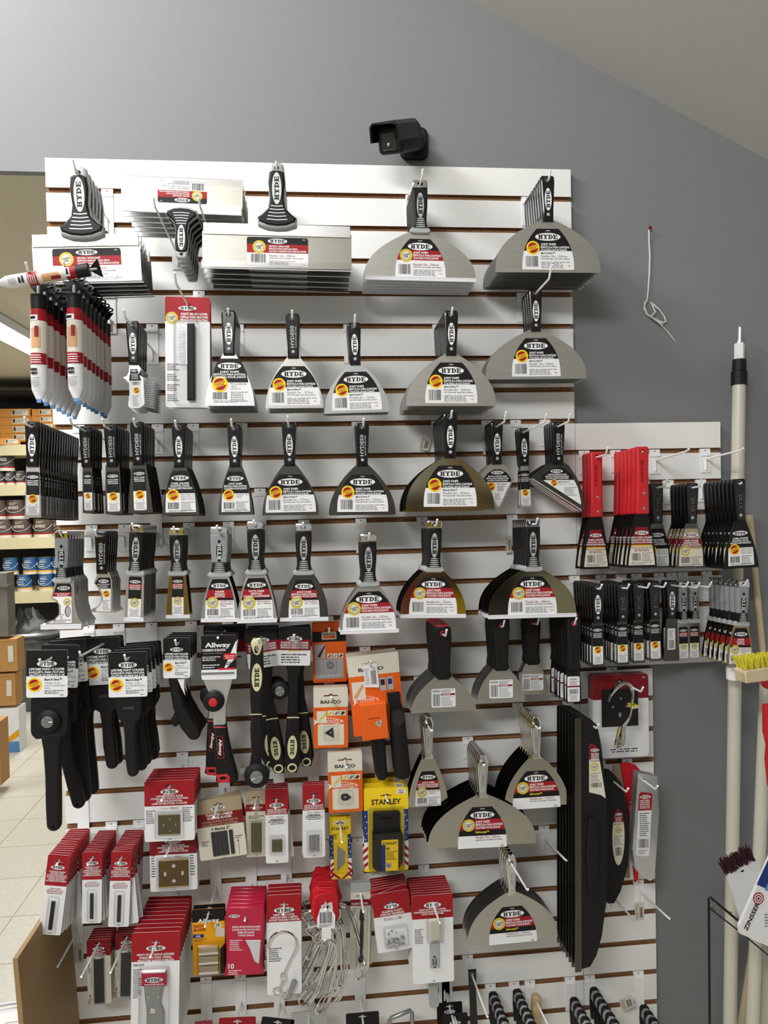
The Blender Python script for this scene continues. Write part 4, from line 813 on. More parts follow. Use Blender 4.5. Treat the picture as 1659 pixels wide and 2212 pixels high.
def t_bahco_tool():
    m = card(110, 172, 18, [(44, 'cream_print'), (172, 'orange_print')], hx=-8, holew=17, r=2); m.text('BAHCO', 2, -13, 7.5, 'ink', m.y, True, w=54); m.poly(rect(-42, -76, -14, -38), m.y-.1, 'cream_print'); m.poly([(-40, -70), (-34, -74), (-16, -48), (-20, -44)], m.y-.2, 'flesh_print')
    for i, x in enumerate((18, 34)):
        m.poly(rect(x, -62, x+13, -34), m.y-.1, 'silver_plastic'); m.poly(rect(x+2, -50, x+11, -38), m.y-.2, ('ink', 'blue_print')[i])
    fish(m, -42, 22, -80, 20, m.y-.2)
    x_ = MB(); x_.pillow(rect(-42, -164, 14, -88), -24, -1, 1.5, 'orange_print', n=1); x_.poly([(-14, -128), (3, -122), (-3, -140)], -24.3, 'silver_plastic'); x_.poly(oval(-5, -129, 1.6, 1.6, 8), -24.5, 'ink'); x_.text('PREMIUM SCRAPER', -14, -118, 2.4, 'deep_red', -24.3, w=24)
    h1 = MB(); h1.pillow([(-26, -150), (6, -150), (5, -200), (4, -250), (-3, -258), (-16, -256), (-22, -240), (-24, -200)], -14, 8, 6, 'black_rubber', n=3); h1.tube([(-24, -4, -170), (-22, -4, -210), (-19, -4, -246)], 1.6, 'orange_print', 6)
    h2 = MB(); h2.pillow([(18, -72), (46, -72), (45, -90), (48, -108), (22, -108), (19, -90)], -14, -4, 3, 'black_rubber', n=2); h2.tube([(36, -12, -106), (36, -12, -130), (36, -12, -180), (36, -10, -230), (36, -8, -252), (36, -7, -256)], 17, 'black_rubber', 20, rs=[15, 16.5, 17, 18, 17, 10])
    h2.poly(oval(36, -122, 13, 18, 20), -29.3, 'dull_black')
    SH.append((x_, h1, h2)); [q.v.__setitem__(i, (v[0]+12, v[1], v[2]+6)) for q in (x_, h1, h2) for i, v in enumerate(q.v)]
    t = MB(); t.prism([(-14, -6), (16, 0), (16, -54), (-14, -50)], -3, -2.6, 'white_print'); t.fine(-12, -46, -2, -10, -3.2, 9, 'pale_ink'); t.bars(0, -46, 12, -16, -3.2, 'ink', 4)
    return [node('card', m.done('card', 0)), node('blade_box', x_.done('blade_box', 0), label='orange box printed with triangle blade'), node('scraper_handle', h1.done('scraper_handle'), label='black handle with orange stripe'), node('holster', h2.done('holster'), label='round black handle tube'), node('price_tag', t.done('price_tag', 0), label='white barcode tag')]
def t_allway_razor():
    m = card(68, 142, 10, [(28, 'black_print'), (142, 'amber_print')], r=3); m.text('Allway', 0, -15, 8, 'white_print', m.y, True, w=46); lines(m, -31, -26, ['RAZOR', 'BLADES'], 6, 'red_print', wmax=28, step=8, al='l'); m.poly(oval(20, -28, 8, 8), m.y, 'cream_print'); m.text('10', 20, -26, 6, 'ink', m.y-.15, True)
    m.poly(rrect(-33, -52, -10, -44, 2), m.y, 'blue_print'); m.text('USA', -22, -48, 4, 'white_print', m.y-.15, True); m.fine(-30, -60, -4, -54, m.y, 2, 'ink'); m.poly(rrect(14, -52, 34, -34, 4), m.y, 'cream_print')
    b = MB()
    for i in range(3): b.pillow(rect(-21, -126+i*21, 20, -112+i*21), -7, -1, 1, 'tan_print', n=1); b.box(-21, -7.6, -128+i*21, 20, -5, -123+i*21, 'aluminium')
    d = MB(); d.pillow([(24, -76), (34, -66), (34, -128), (24, -130)], -9, -1, 2, 'black_rubber', n=1)
    return [node('card', m.done('card', 0)), node('razor_blades', b.done('razor_blades')), node('blade_holder', d.done('blade_holder')), blister(-24, -131, 33, -62, 12)]
def t_bag():
    m = MB(); O = [(-42, 22), (40, 24), (44, 0), (43, -60), (40, -100), (46, -132), (-42, -134), (-38, -100), (-41, -50), (-44, 0)]; m.pillow(O, -9, 3, 5, 'crimson', [oval(0, 0, 3, 3, 8)], n=2)
    y = -9.2; m.mark(-24, 2, 24, y, h=7, bg='white_print'); lines_ = ['SINGLE EDGE RAZOR BLADES', 'CUCHILLAS DE UN SOLO FILO', 'LAMES DE RASOIR', 'À FACE UNIQUE']
    for i, s in enumerate(lines_): m.text(s, 3, -22-i*6.4, 4, 'white_print', y, True, w=(62, 62, 38, 36)[i])
    m.fine(-32, -76, -4, -50, y, 6, 'white_print'); m.text('10', -27, -110, 11, 'white_print', y, True); m.fine(-32, -130, -4, -118, y, 3, 'white_print')
    p = MB(); p.pillow([(2, -52), (36, -52), (34, -106), (24, -100), (12, -70)], -10.5, -8.6, .8, 'white_print', n=1); p.prism([(2, -50), (38, -50), (36, -112), (26, -104), (10, -72)], -11.2, -11, 'clear_plastic')
    return [node('bag', m.done('bag', 60)), node('window', p.done('window', 0), label='clear window showing a white box')]
def t_pole_hook():
    m = red_card(70, 206, 20, 56, ['PAINT POLE HOOK', 'GANCHO PARA CUBETAS', 'CROCHET POUR SEAU À PEINTURE'], None, mz=-12, mark=.58, fine=False, th=4); m.fine(m.x0+4, -118, m.x0+30, -88, m.y, 7, 'ink')
    b = MB(); P = [(-32, -6, -84), (-29, -9, -68), (-20, -9, -56), (-4, -9, -51), (12, -9, -55), (22, -9, -66), (24, -9, -80), (20, -9, -94), (12, -9, -110), (2, -9, -130), (-4, -9, -144)]
    b.smoothtube(P, 1.9, 'chrome', 8); b.tube([(-2+5*math.cos(a*PI/6), -8, -146+9*math.sin(a*PI/6)) for a in range(12)], 1.5, 'chrome', 6, closed=True); b.tube([(-4, -9, -152), (-12, -9, -172)], 2.6, 'chrome', 8); b.tube([(-14+8*math.cos(a*PI/6), -8, -174+8*math.sin(a*PI/6)) for a in range(12)], 1.4, 'chrome', 6, closed=True)
    b.tube([(-10, -9, -172), (2, -9, -184), (6, -9, -190)], 1.6, 'chrome', 6); b.pillow([(3, -190), (10, -192), (26, -156), (20, -150), (15, -154)], -11, -5, 2, 'zinc', n=2)
    return [node('card', m.done('card', 0)), node('pole_hook', b.done('pole_hook'), label='chrome wire hook with swivel clip')]
def t_clip_hooks(k):
    """red tagged bundle of chrome wire pot hooks, one wire each"""
    N = []; R = random.Random(40+k)
    t = MB(); O = [(-24, 12), (-16, 17), (18, 16), (24, 8), (24, -40), (16, -46), (-16, -44), (-24, -30)]; t.pillow(O, -3, 0, 1, 'bright_red', [oval(0, 0, 3, 3, 8)], n=1); t.poly([(-10, -4), (12, -2), (14, -18), (-8, -22)], -3.2, 'white_print'); t.poly([(-6, -8), (6, -7), (2, -16)], -3.4, 'ink')
    N.append(node('tag', t.done('tag', 60), label='glossy red tag'))
    w = MB()
    sx = R.uniform(-1, 1)
    for j in (-1, 1):
        X = sx*8; P = [(X-30*j*.2-6, -4, -80), (X-24, -5, -62), (X-8, -6, -50), (X+8, -6, -48), (X+20, -6, -60), (X+24, -6, -84), (X+18+sx*6, -6, -130), (X+12+sx*14, -5, -172), (X+2+sx*20, -4, -196), (X-10+sx*20+3*j, -4, -206), (X-14+sx*20+4*j, -4, -196), (X-2+sx*20+3*j, -5, -176)]
        w.smoothtube([(x+j*2.4, y+j*1.2, z) for x, y, z in P], 2., 'chrome', 7)
    N.append(node('wire_hook', w.done('wire_hook'), label='chrome wire pot hook'))
    return N
def t_glass_cutter():
    m = card(44, 190, 22, [(20, 'silver_plastic'), (16, 'cream_print'), (14, 'deep_red'), (190, 'cream_print')]); m.mark(-2, -6, 22, m.y, h=7); m.text('GLASS CUTTER', -2, -23, 4, 'white_print', m.y-.1, True, w=36); m.fine(-18, -48, -8, -32, m.y, 5, 'ink')
    b = MB(); b.tube([(2, -5, -34), (2, -5, -50), (3, -5, -56), (3, -5, -60), (3, -5, -90), (3, -5, -140), (2, -5, -143)], 3, 'carbide', 10, rs=[3, 4.5, 5.5, 3, 4, 2.6, 2.6]); b.tube([(2, -5, -140), (2, -5, -143), (2, -5, -148), (2, -5, -152)], 5, 'carbide', 12, rs=[3, 5.5, 5.5, 2.5])
    return [node('card', m.done('card', 0)), node('glass_cutter', b.done('glass_cutter'), label='dark metal glass cutter'), blister(-8, -158, 14, -28, 10)]
def t_points():
    m = red_card(73, 116, 22, 46, ['GLAZING POINTS', 'PUNTAS VIDRIERAS', 'POINTES DE VITRIER'], '0.7oz • 19g', mz=-6, mark=.4, fine=False, th=4); m.fine(m.x0+10, -33, m.x1-6, -31, m.y, 1, 'ink', 4, True)
    b = MB(); R = random.Random(5)
    for i in range(60): x, z = R.uniform(-15, 18), -80+abs(R.gauss(0, 8)); a = R.uniform(0, 6); b.poly([(x+3.4*math.cos(a+k*2.1), z+3*math.sin(a+k*2.1)) for k in range(3)], -1.5-R.uniform(0, 5), R.choice(['aluminium', 'zinc', 'chrome']))
    o = node('points', b.done('points', 0), label='loose shiny metal points')
    return [node('card', m.done('card', 0)), o, blister(-20, -84, 24, -46, 8)]
def t_degloss():
    m = red_card(86, 186, 18, 50, ['PAINT PUTTY KNIFE COVER', 'ENFUNDADOR DE ESPÁTULA DE MASILLA', 'OUTIL POUR FENÊTRES'], None, mz=-4, mark=.42, fine=False, th=3.4, hx=2)
    m.fine(m.x0+5, -84, m.x0+24, -52, m.y, 10, 'ink')
    b = MB(); b.pillow(rrect(-10, -76, 14, -30, 6), -9, -1, 4, 'cream_print', n=2); s = MB(); s.pillow(rect(-10, -134, 10, -82), -5, -1, 1, 'silver_plastic', n=1); s.mark(0, -121, 26, -5.2, 'pale_silver', 'black_print', PI/2, 9)
    return [node('card', m.done('card', 0)), node('pad', b.done('pad'), label='fluffy white pad'), node('tool_handle', s.done('tool_handle'), label='grey flat handle'), blister(-14, -80, 18, -26, 10)]
def t_comb_card():
    m = card(94, 236, 14, [(52, 'red_print'), (236, 'white_print')]); m.mark(0, -10, 38, m.y, h=10); lines(m, 14, -22, ['PAINT BRUSH COMB', 'CEPILLO PARA BROCHAS', 'PEIGNE POUR PINCEAU'], 4.8, wmax=58, step=6.6); m.seal(-33, -31, 13, m.y-.2, 'g')
    for k in range(4): m.fine(m.x0+4, -144-k*22, m.x0+30, -128-k*22, m.y, 4, 'ink', k)
    b = MB(); b.pillow(rect(0, -208, 16, -44), -12, -2, 3, 'black_rubber', n=2)
    c = MB()
    for i in range(27): c.tube([(2, -7, -48-i*3.1), (-22, -7, -48-i*3.1)], .8, 'aluminium', 5)
    c.box(-2, -9, -132, 2, -5, -44, 'aluminium')
    return [node('card', m.done('card', 0)), node('comb', b.done('comb'), [node('teeth', c.done('teeth'), label='steel comb teeth')], 'black comb handle'), blister(-28, -214, 22, -38, 14)]
def t_hook_card():
    m = card(122, 176, 14, [(52, 'deep_red'), (176, 'white_print')], r=8); m.poly(rect(-42, -96, 38, -16), m.y-.2, 'black_print'); m.text('00000', m.x1-10, 6, 2, 'white_print', m.y)
    for x, z in ((-17, -54), (14, -54), (0, -37)): m.poly(oval(x, z, 2.6, 2.6, 10), m.y-.4, 'silver_plastic')
    m.poly(oval(-2, -71, 3, 5.5, 10), m.y-.4, 'silver_plastic'); m.fine(-40, -152, 55, -142, m.y, 2, 'ink', 3, True); m.prism(rrect(-48, -104, 45, -10, 3), m.y-4, m.y-3.7, 'clear_plastic')
    return [node('card', m.done('card', 0))]
def t_steel_hooks():
    N = []
    for k in range(4):
        w = MB(); x = -k*4.5; y = -4-k*5
        w.smoothtube([(-36+x*.6, y, -32), (-30+x*.4, y, -18), (-20, y, -4), (-6, y, 2), (6, y, -4), (12+x*.3, y, -20), (12+x*.5, y, -40), (8+x*.6, y, -66), (2+x, y, -80), (-2+x, y, -86), (-4+x, y, -96), (-6+x, y, -120), (-12+x, y, -129), (-18+x, y, -124), (-14+x, y, -104), (-9+x, y, -86)], 2., 'chrome', 7); N.append(node('wire_hook', w.done('wire_hook'), label='shiny wire hook'))
    b = MB(); b.tube([(4, -3, -44), (16, -3, -44), (16, -22, -44), (4, -22, -44)], 1.6, 'gold_print', 5, closed=True); b.tube([(4, -3, -48), (16, -3, -47), (16, -22, -47), (4, -22, -48)], 1.4, 'cream_print', 5, closed=True)
    N.append(node('rubber_band', b.done('rubber_band'))); return N
# ------------------------------------------------------------------ the room
def top(name, m, label=None, cat=None, kind=None, group=None, smooth=0, M=None):
    o = bpy.data.objects.new(name, m.done(name, smooth)); COL.objects.link(o)
    if M is not None: o.matrix_world = M
    return tag(o, label, cat, group, kind)
def quadmesh(name, pts, mats, faces, kind='structure', label=None, cat=None):
    me = bpy.data.meshes.new(name); me.from_pydata([tuple(p) for p in pts], [], faces); me.materials.append(MATS[mats]); me.update()
    o = bpy.data.objects.new(name, me); COL.objects.link(o); return tag(o, label, cat, None, kind)
WY = .019                                         # face of the grey wall
PTOP = H0+.0715
hdr = at(40, 370, -WY).z                          # underside of the wall over the opening on the left
pa, pb = at(1010, 0, -WY), at(1659, 345, -WY); sl = (pb.z-pa.z)/(pb.x-pa.x); cz = lambda x: pa.z+(x-pa.x)*sl
XL = -4.2; XE = .004
w = MB(); f = lambda x, z: (x*1000, z*1000)
w.prism([f(XE, 0), f(3.0, 0), f(3.0, cz(3.0)), f(XE-2.2, cz(XE-2.2)), f(XL, cz(XE-2.2)), f(XL, hdr), f(XE, hdr)], WY*1000, WY*1000+22, 'wall_paint')
top('wall_back', w, kind='structure')
c = MB(); zl = cz(XE-2.2)
c.prism([f(XL, zl), f(XE-2.2, zl), f(3.0, cz(3.0)), f(3.0, cz(3.0)+.1), f(XE-2.2, zl+.1), f(XL, zl+.1)], -4200, WY*1000, 'ceiling_paint'); top('ceiling_sloped', c, kind='structure')
fl = MB(); fl.box(-6500, -4500, -40, 4000, 9000, 0, 'floor_tile'); top('floor', fl, kind='structure')
c2 = MB(); CB = at(20, 838, -5.9).z; c2.box(-6500, WY*1000+22, CB*1000, 1500, 6500, CB*1000+60, 'beige_paint'); top('ceiling_back_room', c2, kind='structure')
c3 = MB(); c3.box(-6500, 5900, 0, 1500, 5960, CB*1000, 'beige_paint'); top('wall_back_room', c3, kind='structure')
c4 = MB(); c4.box(-6560, -4500, 0, -6500, 6500, CB*1000, 'beige_paint'); top('wall_left', c4, kind='structure')
# slat wall panels
def slats(name, x0, x1, ztop, zbot, label):
    """white faced panel with T grooves running along it"""
    m = MB(); g = [z for z in GZ if zbot+.01 < z < ztop-.01]; P = [(0, ztop)]; fh = .0054
    prof = [(18, ztop*1000)]; prof.append((0, ztop*1000))
    for z in g:
        Z = z*1000; prof += [(0, Z+6), (6.5, Z+6), (6.5, Z+10), (10.5, Z+10), (10.5, Z-6.8), (0, Z-6)]
    prof += [(0, zbot*1000), (18, zbot*1000)]
    n = len(prof); X0, X1 = x0*1000, x1*1000
    for i in range(n):
        a, b = prof[i], prof[(i+1) % n]; white = a[0] == 0 and b[0] == 0
        k = len(m.v); m.v += [(X0, a[0], a[1]), (X1, a[0], a[1]), (X1, b[0], b[1]), (X0, b[0], b[1])]
        m.face((k, k+3, k+2, k+1), 'melamine' if white else 'mdf')
    for X in (X0, X1):
        zs = [ztop*1000]+[v for z in g for v in (z*1000+10, z*1000-6.5)]+[zbot*1000]
        for i in range(0, len(zs), 2): m.prism(rect(0, 0, 0, 0), 0, 0, 'melamine') if False else None
        k = len(m.v); m.v += [(X, 10.5, ztop*1000), (X, 18, ztop*1000), (X, 18, zbot*1000), (X, 10.5, zbot*1000)]; m.face((k, k+1, k+2, k+3), 'melamine')
        for i in range(0, len(zs), 2):
            k = len(m.v); m.v += [(X, 0, zs[i]-(0 if i == 0 else -.0)), (X, 10.5, zs[i]), (X, 10.5, zs[i+1]), (X, 0, zs[i+1])]; m.face((k, k+1, k+2, k+3), 'melamine')
    return top(name, m, label, 'slat wall')
slats('slatwall', 0, 1.2192, PTOP, .06, 'large white slat wall panel with brown grooves on the grey wall')
zs2 = at(1400, 913, 0).z; xs2 = at(1557, 1000, 0).x; zb2 = at(1330, 1439, 0).z
slats('slatwall', 1.2205, xs2, zs2, zb2, 'short white slat wall piece right of the large panel, under the red handles')
xs3 = at(1414, 1800, 0).x
slats('slatwall', 1.2205, xs3, at(1330, 1447, 0).z, .06, 'narrow white slat wall strip at lower right beside the grey wall')
# lights of the place
def fixture(name, x, y, z, L, ang, label, power, w=.14, sz=None, strength=None):
    b = MB(); b.box(-w*500, -L*500, 0, w*500, L*500, 55, 'white_print'); t = MB()
    t.tube([(-w*220, -L*480, -14), (-w*220, L*480, -14)], 13, 'tube_glow', 10); u = MB(); u.tube([(w*220, -L*480, -14), (w*220, L*480, -14)], 13, 'tube_glow', 10)
    o = make(name, [node('housing', b.done('housing', 0)), node('fluorescent_tube', t.done('tube')), node('fluorescent_tube', u.done('tube'))], Matrix.Translation((x, y, z)) @ Matrix.Rotation(ang, 4, 'Z'), label, 'light')
    l = bpy.data.lights.new(name+'_lamp', 'AREA'); l.shape = 'RECTANGLE'; l.size = w*1.2 if not sz else sz; l.size_y = L; l.energy = power; l.color = (1, .985, .95)
    lo = bpy.data.objects.new(name+'_lamp', l); COL.objects.link(lo); lo.location = (x, y, z-.04); lo.rotation_euler = (0, 0, ang); return o
fx = at(30, 738, -3.35); fixture('ceiling_light', fx.x, 3.7, CB-.06, 2.2, 0, 'long fluorescent strip light on the ceiling of the room behind', 85, w=.2)
fixture('ceiling_light', -2.6, 1.9, CB-.06, 1.3, 0, 'fluorescent strip light near the opening, out of the frame at left', 45)
def lamp(name, loc, look, sx, sy, e, col=(1, 1, 1)):
    l = bpy.data.lights.new(name, 'AREA'); l.shape = 'RECTANGLE'; l.size = sx; l.size_y = sy; l.energy = e; l.color = col
    o = bpy.data.objects.new(name, l); COL.objects.link(o); o.location = loc; o.rotation_euler = (Vector(look)-Vector(loc)).to_track_quat('-Z', 'Y').to_euler(); return o
LB = lamp('shop_ceiling_lamp', (-.55, -1.0, 3.45), (.0, .0, 1.9), 1.3, .3, 95, (1, .99, .97))
L2 = lamp('shop_ceiling_lamp', (-.2, -3.2, 3.3), (.3, 0, 1.4), 2.4, .5, 150, (1, .99, .97))
wd = bpy.data.worlds.new('world'); SC.world = wd; wd.use_nodes = True; wd.node_tree.nodes['Background'].inputs[0].default_value = (.62, .64, .66, 1); wd.node_tree.nodes['Background'].inputs[1].default_value = .95
SC.view_settings.view_transform = 'Standard'; SC.view_settings.look = 'None'; SC.view_settings.gamma = 1; SC.view_settings.exposure = -0.32
# ------------------------------------------------------------------ shelving seen through the opening
SY = 5.25; sp = lambda u, v, dy=0: at(u, v, -(SY+dy))
RK = []
def shelf(v0, v1, name, label):
    a, b = sp(0, v0), sp(0, v1); m = MB(); m.box(-2800, SY*1000, b.z*1000, 150, SY*1000+520, a.z*1000, 'shelf_cream'); RK.append(node('shelf', m.done('shelf', 0))); return a.z
z1 = shelf(961, 984, 'shelf_board', 'cream shelf board holding the orange cartons')
z2 = shelf(1047, 1071, 'shelf_board', 'cream shelf board holding the uppermost dark paint cans')
z3 = shelf(1163, 1187, 'shelf_board', 'cream shelf board holding the brown paint cans')
z4 = shelf(1281, 1305, 'shelf_board', 'cream shelf board holding the blue paint cans')
m = MB(); zt = sp(0, 846).z; m.box(-2800, SY*1000+530, 0, 150, SY*1000+560, zt*1000, 'dull_black'); m.box(-2800, SY*1000-10, zt*1000-15, 150, SY*1000+560, zt*1000+10, 'dull_black'); m.box(-760, SY*1000+20, 0, -700, SY*1000+60, zt*1000, 'dull_black'); RK.append(node('rack_frame', m.done('rack_frame', 0), label='dark frame and back')); make('paint_rack', RK, Matrix.Identity(4), 'shelving rack with cream boards and a dark frame in the room behind', 'shelving')
def onshelf(name, nodes, u, z, label, cat, group=None, dy=.08, rz=0):
    p = sp(u, 1100, dy); return make(name, nodes, Matrix.Translation((p.x, SY+dy, z)) @ Matrix.Rotation(rz, 4, 'Z'), label, cat, group)
PXM = (CY*-1+SY)/FPX*1000      # mm per photo pixel there
def carton(w, h, lw=.42, mt='carton_orange'):
    m = MB(); m.box(-w/2, 0, 0, w/2, 300, h, mt); m.box(-w/2-1.5, -3, h*.72, w/2+1.5, 0, h*.78, mt); l = MB(); l.poly(rect(-w*.1, h*.2, w*(.1+lw*.7), h*.85), -3.5, 'cream_print'); l.fine(-w*.06, h*.3, w*.34, h*.75, -4, 3, 'ink'); l.poly(rect(-w*.08, h*.3, -w*.02, h*.8), -4.2, 'ink')
    return [node('carton', m.done('carton', 0)), node('label', l.done('label', 0), label='white label')]
for k, (u, v0, v1, wd_, nm) in enumerate([(40, 898, 880, 66, 'topmost in the left pile'), (40, 916, 899, 66, 'second from the top of the left pile'), (41, 934, 917, 66, 'third from the top of the left pile'), (41, 952, 935, 66, 'at the foot of the left pile'), (97, 896, 881, 46, 'topmost in the right pile'), (99, 911, 897, 46, 'second from the top of the right pile'), (100, 927, 912, 46, 'third from the top of the right pile'), (101, 943, 928, 46, 'fourth from the top of the right pile'), (101, 960, 944, 46, 'at the foot of the right pile')]):
    h = (v0-v1)*PXM; onshelf('carton', carton(wd_*PXM, h*.97), u, sp(0, v0).z+(z1-sp(0, 961).z), f'orange brown carton {nm} on the paint rack', 'box', 'orange cartons on the paint rack', .12)
onshelf('carton', carton(46*PXM, 13*PXM), 22, z1, 'orange brown carton lying askew in front of the left pile', 'box', 'orange cartons on the paint rack', .0, .35)
def can(r, h, mt, band='can_brown', txt='ADVANCE'):
    m = MB(); m.tube([(0, 0, 0), (0, 0, h*.16), (0, 0, h*.16), (0, 0, h*.24), (0, 0, h*.24), (0, 0, h)], r, mt, 20)
    k = 20*5
    for i, n in enumerate(m.m): m.m[i] = m.mi('cream_print') if i < 20 else (m.mi('red_print' if mt != 'can_blue' else 'amber_print') if i < 60 else n)
    l = MB(); l.tube([(0, 0, h), (0, 0, h+4)], r*.97, 'zinc', 20); hd = MB(); hd.tube([(r*math.cos(a), -r*.15-r*math.sin(a)*.9, h*.7-h*.35*math.sin(a)) for a in [PI*i/10 for i in range(11)]], 2.5, 'pale_silver', 5)
    t = MB(); t.text(txt, 0, h*.62, h*.16, 'cream_print', -r-1.5, True, w=r*1.1) if txt else t.fine(-r*.5, h*.4, r*.5, h*.8, -r-1.5, 3, 'cream_print')
    t.fine(-r*.4, h*.75, r*.4, h*.9, -r*.99-1, 2, 'cream_print')
    return [node('can_body', m.done('can_body')), node('lid', l.done('lid')), node('handle', hd.done('handle')), node('print', t.done('print', 0))]
cg = can(82, 168, 'can_grey', txt='ADVANCE'); cb = can(82, 166, 'can_brown'); cbl = can(64, 150, 'can_blue', txt=''); cq = can(42, 120, 'can_grey', txt='')
for i, (u, lev) in enumerate([(4, 0), (24, 0), (46, 0), (14, 1)]):
    onshelf('paint_can', cg if i == 3 else cq, u, z2+lev*.126, ['dark grey paint can at the left edge of the upper shelf', 'dark grey paint can second from left on the upper shelf', 'black paint can beside the putty knives on the upper shelf', 'dark grey paint can stacked on the others on the upper shelf'][i], 'paint can', 'dark paint cans on the upper shelf', .12)
for i, (u, lev) in enumerate([(8, 0), (47, 0), (68, 0), (92, 0), (114, 0), (-4, 1), (36, 1), (76, 1)]):
    onshelf('paint_can', cb, u, z3+lev*.172, f'brown paint can with red band, {["leftmost", "second from left", "third from left", "fourth from left", "rightmost", "leftmost", "middle one", "rightmost"][i]} in the {["lower", "upper"][lev]} row', 'paint can', 'brown paint cans on the rack', .1+.2*(i in (2, 4)))
for i, (u, lev) in enumerate([(49, 0), (73, 0), (95, 0), (128, 0), (20, 1), (62, 1), (94, 1), (126, 1)]):
    onshelf('paint_can', cbl, u, z4+lev*.156, f'blue paint can with yellow band, {["leftmost", "second from left", "third from left", "rightmost"][i % 4]} in the {["lower", "upper"][lev]} row', 'paint can', 'blue paint cans on the rack', .1+.2*(i in (1,)))
# clutter between the rack and the opening
def boxpx(u0, v0, u1, v1, d, depth, mt, name, label, cat, extra=None, rz=0):
    a, b = at(u0, v1, d), at(u1, v0, d); m = MB(); w_ = (b.x-a.x)*1000; h_ = (b.z-a.z)*1000; m.box(0, 0, 0, w_, depth*1000, h_, mt)
    nodes = [node('body', m.done('body', 0))]
    if extra: nodes += extra(w_, h_)
    return make(name, nodes, Matrix.Translation((a.x, -d, a.z)) @ Matrix.Rotation(rz, 4, 'Z'), label, cat)
def flaps(w_, h_):
    m = MB(); m.box(w_*.02, -2, h_*.93, w_, 2, h_*.95, 'carton'); m.poly(rect(w_*.8, h_*.3, w_*.92, h_*.8), -3, 'cream_print'); return [node('tape_and_label', m.done('tape_and_label', 0))]
boxpx(-60, 1380, 36, 1454, -3.2, .12, 'carton', 'cardboard_box', 'brown cardboard box, upper of two stacked at the left edge', 'box', flaps)
boxpx(-60, 1455, 32, 1528, -3.2, .12, 'carton', 'cardboard_box', 'brown cardboard box, lower of two stacked above the white box', 'box', flaps)
g = to_floor(10, 1640); 
def wl(w_, h_):
    m = MB(); m.poly(rect(w_*.72, h_*.04, w_*.995, h_*.3), -2, 'sky_print'); m.poly([(w_*.72, h_*.26), (w_*.995, h_*.42), (w_*.995, h_*.56), (w_*.72, h_*.36)], -2.5, 'amber_print'); return [node('print', m.done('print', 0), label='blue and yellow print')]
boxpx(-60, 1529, 40, 1638, -3.2, .12, 'white_print', 'cardboard_box', 'tall white cardboard box with blue and yellow corner print', 'box', wl)
boxpx(-60, 1560, -2, 1700, -2.5, .12, 'carton', 'cardboard_box', 'brown cardboard box at the left edge in front of the white box', 'box')
boxpx(-80, 1238, 14, 1378, -3.2, .12, 'machine_grey', 'machine_cabinet', 'weathered grey cabinet above the cardboard boxes at left', 'cabinet', lambda w_, h_: [node('lid', (lambda q: (q.box(0, -14, h_*.78, w_+12, 40, h_*.82, 'machine_grey'), q.done('lid', 0))[1])(MB()))])
tb = at(80, 1490, -4.3); m = MB(); r_ = 215; zt_ = (at(80, 1362, -4.3).z-tb.z)*1000; zb_ = -tb.z*1000
m.tube([(0, 0, zb_), (0, 0, zt_*.5), (0, 0, zt_)], r_, 'bin_grey', 28, rs=[r_*.72, r_*.9, r_]); rim = MB(); rim.tube([(r_*1.02*math.cos(a*PI/16), r_*1.02*math.sin(a*PI/16), zt_) for a in range(32)], 14, 'zinc', 6, closed=True)
bg = MB(); R = random.Random(3); n_ = 26; ring = []
for k in range(6):
    ring.append([(r_*(1.05-.16*k)*(1+.1*R.uniform(-1, 1))*math.cos(2*PI*i/n_)-k*12, r_*(1.05-.16*k)*math.sin(2*PI*i/n_), zt_-60+[0, 75, 110, 150, 200, 250][k]*R.uniform(.6, 1.1)*(1 if math.cos(2*PI*i/n_+.3) > -.9 else .6)) for i in range(n_)])
for q in ring: bg.v += q
for k in range(5):
    for i in range(n_): j = (i+1) % n_; bg.face((k*n_+i, k*n_+j, (k+1)*n_+j, (k+1)*n_+i), 'bag_black')
bg.face([5*n_+i for i in range(n_)], 'bag_black')
make('trash_bin', [node('bin_body', m.done('bin_body')), node('rim', rim.done('rim')), node('bin_liner', bg.done('bin_liner', 70), label='crumpled black bin liner')], Matrix.Translation((tb.x, tb.y, tb.z)), 'grey trash bin with a crumpled black liner, far left', 'bin')
# board beside the end of the slat wall, bin with a white sheet on it
a_, b_ = at(38, 2070, .30), at(66, 2212, .30); c_ = at(146, 1905, .0); m = MB()
dx = (b_.x-a_.x)/(b_.z-a_.z); X0 = 0
P0 = Vector((a_.x, -.30, a_.z)); zb0 = .05
for s_ in (0, .007):
    pass
pts = []
for y_ in (-.30, -.002):
    x_ = a_.x+(c_.x-a_.x)*((y_+.30)/.30); zz = a_.z+(c_.z-a_.z)*((y_+.30)/.30)
    for th_ in (0, -.009): pts += [(x_+th_, y_, zz), (x_+th_+dx*(zb0-zz)*.35, y_, zb0)]
quadmesh('hardboard_sheet', pts, 'hardboard', [(0, 1, 5, 4), (2, 6, 7, 3), (0, 4, 6, 2), (1, 3, 7, 5), (0, 2, 3, 1), (4, 5, 7, 6)], None, 'brown hardboard sheet standing against the left end of the slat wall', 'board')
rb = at(-22, 2256, .18); m = MB(); RR = 125
m.tube([(0, 0, -rb.z*1000), (0, 0, -8)], RR-6, 'white_print', 40); rm = MB(); rm.tube([(RR*math.cos(a*PI/24), RR*math.sin(a*PI/24), 0) for a in range(48)], 2.6, 'zinc', 6, closed=True); rm.tube([(RR*math.cos(a*PI/24), RR*math.sin(a*PI/24), -10) for a in range(48)], 2, 'zinc', 6, closed=True)
sq = MB()
for k in range(7): sq.tube([(20+70*math.sin(t*.5+k), -40+k*16+18*math.cos(t*.8+k*2), -6.6) for t in range(9)], .7, 'tan_print', 4)
